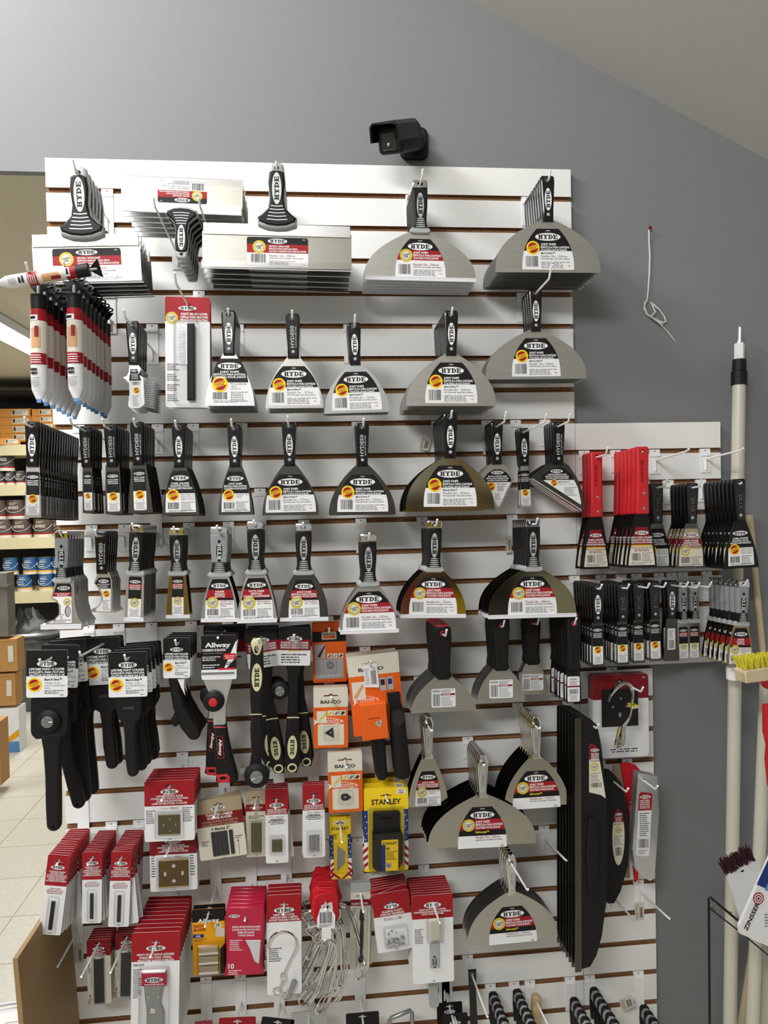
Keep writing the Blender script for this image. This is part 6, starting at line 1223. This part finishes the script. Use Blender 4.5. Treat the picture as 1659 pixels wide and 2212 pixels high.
# centre right, below the fourth row
G = lambda A, B, wpx, n, d, desc, wh, grp, L=None, **k: stack('joint_knife', grip_knife(wmm(wpx, A, B, 170), **k), A, B, d, n, .0215, 'joint knife', desc, wh, grp, (0, -170), L=L, tip=.02)
G(cM(510, 175), cM(522, 820), 142, 6, .14, 'black grip joint knife with red cap', 'below the six inch stack', 'black grip knives, widest', L=.18)
G(cM(985, 110), cM(990, 745), 106, 4, .12, 'plain black grip joint knife', 'second of the black grip stacks', 'black grip knives, second stack', L=.14)
G(cM(1240, 85), cM(1248, 680), 68, 2, .07, 'plain black grip knife', 'third of the black grip stacks', 'black grip knives, third stack', L=.11, lw=50, lh=38)
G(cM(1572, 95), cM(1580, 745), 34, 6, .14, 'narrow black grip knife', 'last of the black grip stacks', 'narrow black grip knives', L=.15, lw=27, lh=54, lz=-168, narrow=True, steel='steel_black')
F = lambda A, B, wpx, n, d, size, desc, wh, grp, L, **k: stack('joint_knife', metal_knife(wmm(wpx, A, B, 178), size, **k), A, B, d, n, .0165, 'joint knife', desc, wh, grp, (0, -178), L=L, tip=.006)
F(cM(392, 925), cM(395, 1590), 88, 3, .12, 'Flexible 4in|102mm', 'small all metal joint knife', 'right of the orange tool card', 'small all metal joint knives', .17, lw=56, p=1.7, steel='steel_mirror', split=.42, lh=76)
F(cM(1265, 925), cM(1278, 1590), 141, 6, .14, 'Flexible 6in - 152mm', 'six inch all metal joint knife', 'left of the big black tool', 'six inch all metal joint knives', .17, p=2.1, lw=106, lh=82)
F(cM(835, 1235), (1042, 1827), 236, 7, .15, 'Flexible 10in - 254mm', 'ten inch all metal joint knife', 'low in the middle', 'ten inch all metal joint knives', .165, p=2.5, lw=106, lh=88)
F(cU(1115, 210), cU(1135, 805), 196, 5, .13, 'Flexible 8in - 203mm', 'eight inch all metal joint knife', 'lowest of the metal ones', 'eight inch all metal joint knives', .26, p=2.5, lw=108, steel='steel', lh=82)
# big black guides (own outlines, measured from the hook hole)
def outline(A, pts): return [(x-A[0], -(y-A[1])) for x, y in pts]
Ag = (1281, 1566)
def guide():
    b = MB(); O = outline(Ag, [(1256, 2090), (1244, 2090), (1244, 1549), (1258, 1549), (1274, 1552), (1289, 1566), (1298, 1610), (1306, 1680), (1311, 1760), (1312, 1850), (1309, 1950), (1300, 2020), (1288, 2062), (1274, 2086)])
    b.pillow(O, -6, 4, 2.5, 'black_matte', [oval(0, 0, 3, 3, 8)], n=2); rb_ = MB(); rb_.pillow(outline(Ag, [(1268, 1760), (1262, 1840), (1268, 1930), (1284, 1930), (1292, 1840), (1284, 1762)]), -12, -4, 4, 'black_matte', n=2)
    e = MB(); e.prism(outline(Ag, [(1239, 2094), (1238, 1548), (1252, 1548), (1253, 2093)]), -8.5, -6.5, 'steel_dark')
    l = MB(); O = outline(Ag, [(1270, 1722-12), (1270, 1610), (1276, 1603), (1288, 1612), (1297, 1650), (1307, 1722)]); O = outline(Ag, [(1270, 1708), (1270, 1608), (1275, 1603), (1286, 1610), (1295, 1650), (1307, 1723), (1296, 1715)]); l.poly(O, -6.5, 'cream_print'); l.poly(clipz(ccw(O), -72, True), -6.7, 'deep_red'); l.mark(1.5, -52, 19, -6.9, h=6.5)
    for i, t in enumerate(('PAINT SHIELD', 'PROTECTOR DE', 'PINTURA', 'ÉCRAN À', 'PEINTURE')): l.text(t, 2, -59-i*3, 2.2, 'white_print', -6.9, True, w=17)
    l.text('Super Guide™', 2, -75, 2.6, 'ink', -6.7, True, w=20); l.seal(1, -88, 9.5, -6.7, 'g'); l.bars(-8, -132, 16, -122, -6.7); l.fine(-8, -120, 14, -100, -6.7, 6)
    return [node('guide_body', b.done('guide_body'), [node('grip_ridge', rb_.done('grip_ridge'))]), node('steel_edge', e.done('steel_edge', 0), label='dark steel edge strip'), node('label', l.done('label', 0))]
stack('paint_guide', guide(), Ag, (1262, 2092), .16, 7, .02, 'paint guide', 'long black paint guide', 'right of the all metal knives', 'long black paint guides', (-19, -526), L=.18, jit=.002, single='paint guide')
Ag2 = (1325, 1686)
def mini():
    b = MB(); b.pillow(outline(Ag2, [(1312, 1950), (1300, 1940), (1290, 1800), (1296, 1690), (1308, 1668), (1325, 1670), (1342, 1692), (1354, 1740), (1360, 1800), (1357, 1870), (1340, 1925), (1326, 1950)]), -5, 5, 3, 'black_matte', [oval(0, 0, 3, 3, 8)], n=2)
    l = MB(); O = outline(Ag2, [(1334+13.5*math.cos(a), 1806+61*math.sin(a)) for a in [2*PI*i/28 for i in range(28)]]); l.poly(O, -5.4, 'cream_print'); l.poly(clipz(ccw(O), -88, True), -5.6, 'deep_red'); l.mark(9.5, -71, 16, -5.8, h=5.5); l.fine(0, -87, 18, -76, -5.8, 5, 'white_print', center=True); l.text('Mini Guide™', 9.5, -92, 2.4, 'ink', -5.6, True, w=20); l.seal(9.5, -104, 8, -5.6, 'g'); l.bars(2, -160, 16, -142, -5.6); l.fine(-1, -138, 18, -116, -5.6, 6)
    return [node('guide_body', b.done('guide_body')), node('label', l.done('label', 0))]
stack('paint_guide', mini(), Ag2, (1320, 1950), .08, 3, .014, 'paint guide', 'small black oval paint guide', 'behind the long black ones', 'small black paint guides', (-5, -264), L=.15, jit=.01, single='paint guide')
Ag3 = (1390, 1684)
def alu():
    b = MB(); b.prism(outline(Ag3, [(1378, 1669), (1420, 1678), (1424, 1760), (1414, 1898), (1404, 1903), (1384, 1890), (1370, 1868), (1365, 1830), (1372, 1740)]), -.7, .7, 'aluminium', [oval(0, 0, 3, 3, 8)])
    l = MB(); O = outline(Ag3, [(1372, 1842), (1380, 1714), (1384, 1710), (1407, 1713), (1409, 1718), (1402, 1846), (1398, 1849), (1375, 1846)]); l.poly(O, -1, 'white_print'); l.poly(clipz(ccw(O), -66, True), -1.15, 'red_print'); l.mark(3.5, -37, 24, -1.3, h=8)
    for i, t in enumerate(('PAINT SHIELD', 'PROTECTOR PARA', 'PINTURA', 'ÉCRAN DE', 'PROTECTION')): l.text(t, 2.5, -44.5-i*4, 2.7, 'white_print', -1.3, True, w=22)
    l.fine(-9, -122, 13, -70, -1.2, 12, 'ink'); l.bars(-12, -146, 10, -127, -1.2); l.fine(-13, -160, 8, -150, -1.2, 3)
    return [node('shield', b.done('shield', 0)), node('label', l.done('label', 0))]
stack('paint_shield', alu(), Ag3, (1404, 1903), .09, 3, .012, 'paint shield', 'silver metal paint shield', 'by the right edge of the slat wall', 'silver paint shields', (14, -219), L=.15, single='paint shield')
Ag4 = (1358, 1672); m = MB(); m.pillow(outline(Ag4, [(1340, 1648), (1352, 1646), (1372, 1652), (1386, 1668), (1390, 1684), (1380, 1780), (1378, 1900), (1370, 1906), (1354, 1740)]), -3, 3, 1.5, 'bright_red', [oval(0, 0, 3, 3, 8)], n=1)
l = MB(); l.mark(9, -58, 17, -3.4, rot=.15, h=6); l.fine(0, -78, 18, -66, -3.4, 4, 'white_print')
stack('paint_shield', [node('shield', m.done('shield')), node('print', l.done('print', 0))], Ag4, (1374, 1905), .035, 1, .01, 'paint shield', 'red plastic paint shield', 'behind the silver metal one', None, (16, -233), hk=False)
m = MB(); m.pillow(outline(Ag4, [(1322, 1652), (1340, 1650), (1356, 1760), (1360, 1896), (1340, 1890), (1334, 1760)]), -3, 3, 1.5, 'tan_print', n=1); stack('paint_shield', [node('shield', m.done('shield'))], Ag4, (1374, 1905), .02, 1, .01, 'paint shield', 'greyish tan paint shield', 'mostly hidden behind the red one', None, (16, -233), hk=False)
# card with pot hooks
A, B = (1340, 1471), (1342, 1636)
stack('hook_card', t_hook_card(), A, B, .05, 5, .007, 'hook card', 'red and white card behind wire hooks', 'under the right hand piece', 'red and white cards', (0, -162), L=.16, jit=.004, single='hook card')
A, B = (1350, 1473), (1339, 1610); make('hook_bundle', t_steel_hooks(), pose(A, B, .1, (-14, -129)), 'bundle of four shiny wire hooks held by a rubber band', 'hooks')
# scrapers with header cards at left
kb = t_lifetime_knob(); kc = t_lifetime_knob(38)
A, B = (110, 1421), (112.8, 1799)
stack('paint_scraper', kb, A, B, .25, 1, .04, 'paint scraper', 'two handed black scraper with silver knob, hanging foremost', 'at lower left', 'black knobbed scrapers', (3, -378), L=.3, tip=.012, single='paint scraper')
make('paint_scraper', kc, Matrix.Translation((0, .075, -.004)) @ pose(A, (122, 1780), .25, (3+20, -378)), 'black knobbed scraper with curved handle, right behind the foremost scraper', 'paint scraper', 'black knobbed scrapers')
A, B = (153, 1397), (180, 1735)
stack('paint_scraper', kb, A, B, .14, 2, .045, 'paint scraper', 'black knobbed scraper', 'hanging nearer the wall at lower left', 'black knobbed scrapers, second hook', (3, -378), hk=False)
tl = t_lifetime(74, 1.0, '2-Edge 2½in', 2, 64)
A, B = (222.8, 1389.4), (240, 1664)
stack('paint_scraper', tl, A, B, .13, 2, .03, 'paint scraper', 'black scraper without knob', 'third from the left', 'black scrapers, third hook', (4, -272), L=.28, tip=.012, single='paint scraper')
tl2 = t_lifetime(83, .97, '4-Edge 1½in', 2, 55)
A, B = (277.8, 1419.8), (285, 1680)
stack('paint_scraper', tl2, A, B, .22, 5, .036, 'paint scraper', 'black scraper with header card', 'right of the third hook', 'black scrapers, fourth hook', (4, -268), L=.24, single='paint scraper', rolls=[0, -.03, -.05, -.07, -.06])
A, B = (384.8, 1388), (421, 1597)
stack('paint_scraper', t_triangle(), A, B, .17, 4, .03, 'paint scraper', 'short curved black scraper', 'left of the carbide scraper', 'short curved scrapers', (38, -222), L=.19, single='paint scraper')
A, B = cK(240, 185), cK(300, 1235)
stack('paint_scraper', t_allway(), A, B, .17, 2, .05, 'paint scraper', 'aluminium carbide scraper with red knob', 'right of the curved ones', 'aluminium carbide scrapers', (14, -318), L=.18, rolls=[0, .09], single='paint scraper', tip=.004)
for k_ in range(2):
    make('header_card', [node('header_card', header(74, 80, ['PAINT SCRAPER', 'RASQUETA', 'GRATTOIR'], 'fm', up=14).done('header_card', 0))], pose(cK(285, 160-k_*8), cK(290, 420), .05-k_*.02, (0, -66)), ['black header card just behind the aluminium carbide scrapers', 'black header card nearest the wall behind the aluminium carbide scrapers'][k_], 'card')
tm, tmk = t_maxx(), t_maxx(True)
stack('paint_scraper', tmk, (564, 1377), (603, 1669), .12, 3, .035, 'paint scraper', 'black and cream scraper with knob', 'behind the upside down one', 'black and cream knobbed scrapers', (2, -300), L=.2, rolls=[0, .07, .1], single='paint scraper')
make('paint_scraper', t_maxx_up(), pose((555, 1394), (555.5, 1671), .19, (2, -276)), 'black and cream scraper hung upside down by its ring', 'paint scraper')
stack('paint_scraper', tm, (636.6, 1372.7), (631, 1667), .13, 2, .035, 'paint scraper', 'black and cream scraper', 'left of the orange cards', 'black and cream scrapers, twin handles', (2, -300), L=.18, rolls=[0, -.115], single='paint scraper')
stack('blade_card', t_bahco('disc'), cK(1030, 135), cK(1040, 510), .08, 4, .009, 'blade card', 'orange card with round blade', 'topmost of the orange cards', 'orange cards with round blade', (0, -111), L=.11, single='card')
stack('blade_card', t_bahco('tri'), cK(1043, 605), cK(1045, 980), .12, 4, .009, 'blade card', 'orange card with triangular blade', 'middle of the orange cards', 'orange cards with triangular blade', (0, -109), L=.17, single='card')
stack('blade_card', t_bahco('drop'), cK(1145, 1065), cK(1152, 1440), .12, 3, .009, 'blade card', 'orange card with drop shaped blade', 'lowest of the orange cards', 'orange cards with drop shaped blade', (0, -109), L=.19, single='card')
stack('scraper_card', t_bahco_tool(), cK(1320, 372), (820, 1585), .13, 2, .05, 'scraper pack', 'large orange card with scraper handles', 'under the lowest joint knife', 'large orange scraper packs', (8, -154), L=.15, single='scraper pack')
# small carded blades
stack('blade_card', t_scraper_blade(), cQ(1265, 200), cQ(1268, 610), .16, 6, .017, 'blade card', 'red card with square brass blade', 'below the black scrapers', 'red cards with square brass blade', (0, -118), L=.24, tip=0, single='card')
stack('blade_card', t_scraper_blade_big(), (374, 1813), (376, 1923.6), .12, 3, .014, 'blade card', 'red card with slotted golden blade', 'below the square brass blades', 'red cards with slotted golden blade', (0, -110), L=.2, tip=0, single='card')
tc = t_carbide(); rr_ = [0, 0, .01, -.02, .02, -.16, -.1, -.12, .05, -.05, .02, .08, -.03, .04]
stack('blade_card', tc, (126.7, 1860.5), (107, 2019), .17, 14, .0105, 'blade card', 'red carbide blade card', 'on the left hook', 'carbide blade cards, left hook', (0, -156), L=.18, tip=.0, rolls=[0, -.02, -.035, -.05, -.06, -.08, -.15, -.17, -.1, -.12, -.13, -.12, -.12, -.12], single='card')
stack('blade_card', tc, (199.6, 1852.7), (198, 1994.5), .15, 13, .0095, 'blade card', 'red carbide blade card', 'on the middle hook', 'carbide blade cards, middle hook', (0, -156), L=.18, tip=.0, rolls=[0, -.04, -.05, .01, .05, -.02, .02, -.03], single='card')
stack('blade_card', tc, (261.9, 1852.7), (256, 2002), .16, 13, .0095, 'blade card', 'red carbide blade card', 'on the right hook', 'carbide blade cards, right hook', (0, -156), L=.18, tip=.0, rolls=[0, -.13, -.12, -.16, -.02, -.03, .03, .06, -.04], single='card')
stack('blade_card', t_long_blade(), (212.7, 2037.9), (215.6, 2168), .08, 6, .01, 'blade card', 'dark red card with long steel blade', 'second from left, bottom', 'dark red cards with long blade', (0, -130), L=.2, tip=0, single='card')
stack('blade_card', t_long_blade(), (273.4, 2024.8), (271, 2153), .06, 4, .01, 'blade card', 'dark red long blade card', 'half hidden by the razor scrapers', 'dark red cards beside the razor scrapers', (0, -130), L=.19, tip=0, single='card')
stack('scraper_card', t_razor_scraper(), (337, 2035), (334, 2235), .19, 10, .017, 'scraper pack', 'carded heavy duty razor scraper', 'at the bottom left', 'carded razor scrapers', (0, -200), L=.24, tip=0, jit=.004, single='scraper pack')
stack('blade_card', t_tan(), cK(235, 1385), cK(278, 1768), .12, 2, .02, 'blade card', 'tan card with five dark blades', 'below the red knob scraper', 'tan cards with five blades', (0, -115), L=.19, tip=0, rolls=[0, -.13], single='card')
stack('blade_card', t_tan_narrow(), cK(510, 1335), cK(510, 1760), .11, 2, .01, 'blade card', 'narrow tan card', 'between wide tan and red cards', 'narrow tan cards', (0, -128), L=.17, tip=0, single='card')
stack('blade_card', t_2edge(), cK(655, 1345), cK(660, 1805), .12, 4, .012, 'blade card', 'red card with small brass blade', 'right of the tan cards', 'red cards with small brass blade', (0, -139), L=.17, tip=0, rolls=[0, -.02, -.09, -.06], single='card')
stack('blade_card', t_2edge(plate='zinc', holes=3, size='1½in • 38mm', ph=40), cK(920, 1315), cK(925, 1765), .12, 3, .012, 'blade card', 'red card with grey three hole blade', 'left of the yellow cards', 'red cards with grey blade', (0, -139), L=.17, tip=0, rolls=[0, .02, .02], single='card')
stack('blade_card', t_stanley_small(), cK(1110, 1520), cK(1120, 1920), .09, 2, .01, 'blade card', 'narrow yellow card with one blade', 'below the orange cards', 'narrow yellow blade cards', (0, -118), L=.19, tip=0, single='card')
stack('dispenser_card', t_stanley_big(), cK(1440, 1320), cK(1442, 1862), .14, 3, .034, 'blade dispenser pack', 'yellow card with black blade dispenser', 'below the orange tool card', 'yellow dispenser cards', (0, -158), L=.17, tip=0, single='pack')
# bottom rows
stack('razor_blade_pack', t_allway_razor(), (450, 1972.8), cT(240, 1340), .13, 2, .02, 'razor blade pack', 'amber and black razor blade pack', 'right of the razor scrapers', 'amber razor blade packs', (0, -132), L=.18, tip=0, single='pack')
stack('razor_blade_bag', t_bag(), (530.7, 1975.8), (526, 2103.9), .15, 6, .017, 'bag of razor blades', 'crimson bag of razor blades', 'in the bottom row', 'crimson razor blade bags', (0, -134), L=.17, tip=0, single='bag')
stack('pole_hook_card', t_pole_hook(), (613.6, 1953), (614.5, 2147.6), .15, 4, .017, 'pole hook pack', 'red card with chrome pail hook', 'right of the crimson bags', 'red cards with chrome pail hook', (0, -186), L=.19, tip=0, single='pack')
A, B = (703, 1947), (709, 2179); NSTACK[0] += 1; R = random.Random(77)
Mh = pose(A, B, .17, (4, -206))
for i in range(10):
    make('pot_hook', t_clip_hooks(i), Matrix.Translation((0, i*.014, -i*.014*EUP)) @ Mh @ Matrix.Rotation([0, .12, -.1, .2, -.2, .28, -.3, .05, .32, -.15][i], 4, 'Y') @ Matrix.Rotation(R.uniform(-.5, .5), 4, 'Z'), f'chrome wire pot hook with glossy red tag, {"frontmost of the bundle" if i == 0 else ORD[i]+" of the bundle"} between red cards', 'pot hook', 'chrome pot hooks with red tags')
hook(at(*A, .17), .17, .2, 'holding the red tagged pot hooks', tip=0)
m = MB(); m.prism([(-19, -18), (-12, 4), (12, 2), (20, -12), (19, -40), (11, -40), (11, -64), (-9, -64), (-9, -38), (-19, -36)], -.5, .5, 'white_print'); m.bars(-13, -28, 13, -4, -.8, 'ink', 6); m.fine(-14, -37, 14, -30, -.8, 2, 'ink'); make('price_tag', [node('price_tag', m.done('price_tag', 0))], pose((704, 1966), (705, 2030), .19, (1, -64)), 'white barcode tag folded round the front pot hook', 'tag')
m = MB(); 
for j in (-1.6, 1.6): m.tube([(-38+j, -2, -44), (-34, -2, -50), (-26, -2, -46), (-14, -2+j, -22), (-2, -2, -10), (10, -2, -10), (22+j, -2, -22), (26+j, -2, -40), (20+j, -2, -80), (12+j, -2, -118)], 2, 'chrome', 7)
make('pot_hook', [node('wire_hook', m.done('wire_hook'))], pose((703, 2019), (712, 2140), .2, (12, -118)), 'bright chrome pot hook in front of all the other pot hooks', 'pot hook', 'chrome pot hooks with red tags')
stack('glass_cutter_card', t_glass_cutter(), (779.3, 1929), (776.3, 2091.8), .09, 2, .014, 'glass cutter pack', 'grey card with dark glass cutter', 'right of the pot hooks', 'glass cutter cards', (0, -168), L=.17, tip=0, single='pack', rolls=[0, -.05])
stack('glazing_point_card', t_points(), (845, 1950.5), (856.7, 2053), .13, 8, .011, 'glazing point pack', 'small red card of glazing points', 'in the bottom row', 'glazing point cards', (0, -94), L=.145, tip=0, rolls=[0, -.22, -.02, -.04], single='pack')
stack('putty_tool_card', t_degloss(), (936, 1950.5), (939, 2122.6), .14, 9, .011, 'window tool pack', 'tall red card with white pad', 'at bottom centre', 'tall red cards with white pad', (0, -168), L=.22, tip=0, single='pack')
m = MB(); m.pillow(grip_bar([(0, 0), (0, -40), (1, -60)], [11, 11, 11], 10), -1, 1, .8, 'silver_plastic', [oval(1, -60, 2, 2, 8)], n=1); make('grey_blade', [node('grey_blade', m.done('grey_blade'))], pose((935, 2110), (938, 2166), .1, (1, -58)), 'grey rounded tool end poking out below the tall red cards', 'tool end')
# empty hooks
def hook_px(base, tip_, where, tag_=False):
    Fp = Vector((671, 1141)); b0 = at(*base, 0.01); rb_, rt = (Vector(base)-Fp).length, (Vector(tip_)-Fp).length; L = max(.08, (1.749)*(1-rb_/rt)); t = at(*tip_, L)
    x, zb = b0.x, b0.z; L = max(.1, min(L, .26)); s_ = (t.x-b0.x)/L; g = min([z for z in GZ if z > zb+.02] or [zb+.04]); h = (g-zb)*1000; l = L*1000; nodes = []
    m = MB(); m.box(-13, -2.2, -34, 13, -.6, h-4, 'hook_white'); m.box(-13, -.6, h-5, 13, 8, h+4, 'hook_white'); m.box(-13, -4.5, h-14, 13, -2.2, h-9, 'hook_white'); m.prism(oval(0, h-.5, 1.5, 1.5, 8), -.9, -.5, 'dull_black'); nodes.append(node('backplate', m.done('backplate', 0)))
    r = MB(); up = (t.z-b0.z)*1000; r.tube([(0, -4, -28), (0, -4, -4), (0, -6, -.6), (0, -9, 0), (s_*l*.9, -l*.93, up*.72), (s_*l, -l, up)], 2.4, 'hook_white', 8); nodes.append(node('rod', r.done('rod')))
    if tag_: q = MB(); q.prism(rect(-12, -74, 12, -30), -3.2, -2.8, 'cream_print'); q.bars(0, -68, 8, -42, -3.4, 'ink', 4); q.fine(-10, -70, -2, -36, -3.4, 8); nodes.append(node('price_tag', q.done('price_tag', 0), label='small paper price tag'))
    make('slatwall_hook', nodes, Matrix.Translation((x, 0, zb)), f'empty white wire hook {where}', 'hook', 'empty white wire hooks')
hook_px((1418.5, 993.5), (1488, 970), 'right of the red handled scrapers')
hook_px((1528, 990.5), (1606, 968), 'nearest the right end of the short piece')
hook_px((1178, 1813), (1224, 1859), 'left of the long black guides')
hook_px((1383.6, 1927), (1447, 1985), 'low at the right edge of the slat wall', True)
hook_px((1324, 1937), (1376, 1995), 'below the small black oval guides')
hook_px((165, 2016), (124.4, 2088.5), 'low at the left edge, with a price tag', True)
# price tags behind stacks
def ptag(u0, v0, d, rz, lab, w_=24, h_=30):
    q = MB(); q.prism(rect(-w_/2, -h_, w_/2, 0), -.4, .4, 'cream_print'); q.bars(0, -h_*.85, w_*.35, -h_*.25, -.7, 'ink', 5); q.fine(-w_*.4, -h_*.9, -2, -h_*.1, -.7, 6); make('price_tag', [node('price_tag', q.done('price_tag', 0))], Matrix.Translation(at(u0, v0, d)) @ Matrix.Rotation(rz, 4, 'Y'), lab, 'tag')
ptag(921, 945, .01, .25, 'small paper price tag left of the mirror bright knives'); ptag(1098, 1158, .01, 0, 'small paper price tag behind the eight inch soft grip knives', 14, 40); ptag(1050, 940, .01, 0, 'small paper price tag behind the drywall pointing knives', 16, 46)
# bottom edge: tops of the next row
def topcard(u, v, w_, mt, band, name, lab, d=.08, roll=0, txt='HYDE', n=1):
    m = card(w_, 120, 10, [(34, mt), (120, band)], th=.9); 
    if txt: m.mark(0, -12, w_*.44, m.y, h=9)
    p = at(u, v, d); make(name, [node('card', m.done('card', 0))], Matrix.Translation(p) @ Matrix.Rotation(roll, 4, 'Y'), lab, 'card', 'cards along the bottom edge'); hook(p, d, d+.07, 'holding the '+lab, tip=0)
topcard(513, 2206, 82, 'red_print', 'white_print', 'blade_card', 'red card cut off by the bottom edge', roll=.05)
topcard(600, 2208, 74, 'black_print', 'white_print', 'blade_card', 'black tilted card cut off by the bottom edge', roll=.2)
topcard(667, 2193, 80, 'silver_plastic', 'deep_red', 'blade_card', 'grey card cut off by the bottom edge', txt=None)
topcard(783, 2196, 76, 'black_print', 'black_print', 'blade_card', 'wide black card cut off by the bottom edge', txt=None)
topcard(971, 2174, 60, 'black_print', 'black_print', 'blade_card', 'black card right of the grey metal bracket', d=.07)
topcard(983, 2198, 58, 'black_print', 'black_print', 'blade_card', 'black card in front of its twin at the bottom', d=.1)
topcard(440, 2214, 40, 'crimson', 'white_print', 'blade_card', 'small crimson card beside the razor scrapers', d=.05, txt=None)
m = MB(); m.tube([(-18, -4, -40), (-18, -4, -14), (-14, -4, -8), (30, -4, 6), (34, -4, 0), (34, -4, -40)], 5, 'zinc', 8); top('metal_bracket', m, 'grey metal bracket at the bottom edge, left of the black cards', 'bracket', smooth=50, M=Matrix.Translation(at(858, 2188, .07)))
# black wire hanger thing
m = MB(); m.pillow(grip_bar([(0, 12), (0, -40), (2, -120)], [10, 8, 9], 8), -3, 3, 2, 'black_nylon', [oval(0, 0, 3.5, 5, 10)], n=1)
p = at(1020, 2105, .05); make('black_strap', [node('strap', m.done('strap'))], Matrix.Translation(p), 'black strap with hang hole on a long hook, bottom centre', 'strap'); hook(p, .05, .2, 'holding the black strap', tip=0)
def round_grip(wood=False):
    g = MB(); g.pillow([(-11, 8), (-6, 14), (6, 14), (11, 8), (12, -20), (10, -60), (-10, -60), (-12, -20)], -9, 9, 7, 'wood' if wood else 'black_rubber', n=3)
    if wood: return [node('handle', g.done('handle'))]
    c = MB(); c.pillow([(-10, 6), (-5, 12), (5, 12), (10, 6), (11, -8), (7, -20), (-7, -20), (-11, -8)], -11, 2, 6, 'grey_rubber', n=3); return [node('handle', g.done('handle'), [node('soft_pad', c.done('soft_pad'), label='grey rubber pad')])]
rg, rw = round_grip(), round_grip(True)
for (u, v, n, tpl, wh) in [(1066, 2156, 6, rg, 'first stack from the black strap'), (1118, 2150, 6, rg, 'second stack from the black strap'), (1241, 2168, 5, rg, 'below the tip of the long guides'), (1284, 2146, 6, rg, 'near the seam of the panels'), (1392, 2184, 5, rg, 'at the lower right end')]:
    p = at(u, v, .03)
    for i in range(n):
        make('rasp_handle', tpl, Matrix.Translation(p+Vector((0, -i*.024, i*.024*EUP))), f'black and grey rounded handle, {["rearmost", "second from the wall", "third from the wall", "fourth from the wall", "fifth from the wall", "sixth from the wall"][i]}, {wh}', 'tool handle', 'rounded handles, '+wh)
    hook(p+Vector((0, -.1, .005)), .13, .16, 'through the rounded handles, '+wh, tip=0)
p = at(1158, 2160, .05); make('wooden_handle', rw, Matrix.Translation(p), 'pale wooden tool handle between the rounded handle stacks', 'tool handle'); hook(p, .05, .2, 'holding the pale wooden handle', tip=0)
ptag(1350, 2155, .03, -.3, 'paper price tag between the rounded handles at lower right', 34, 30)
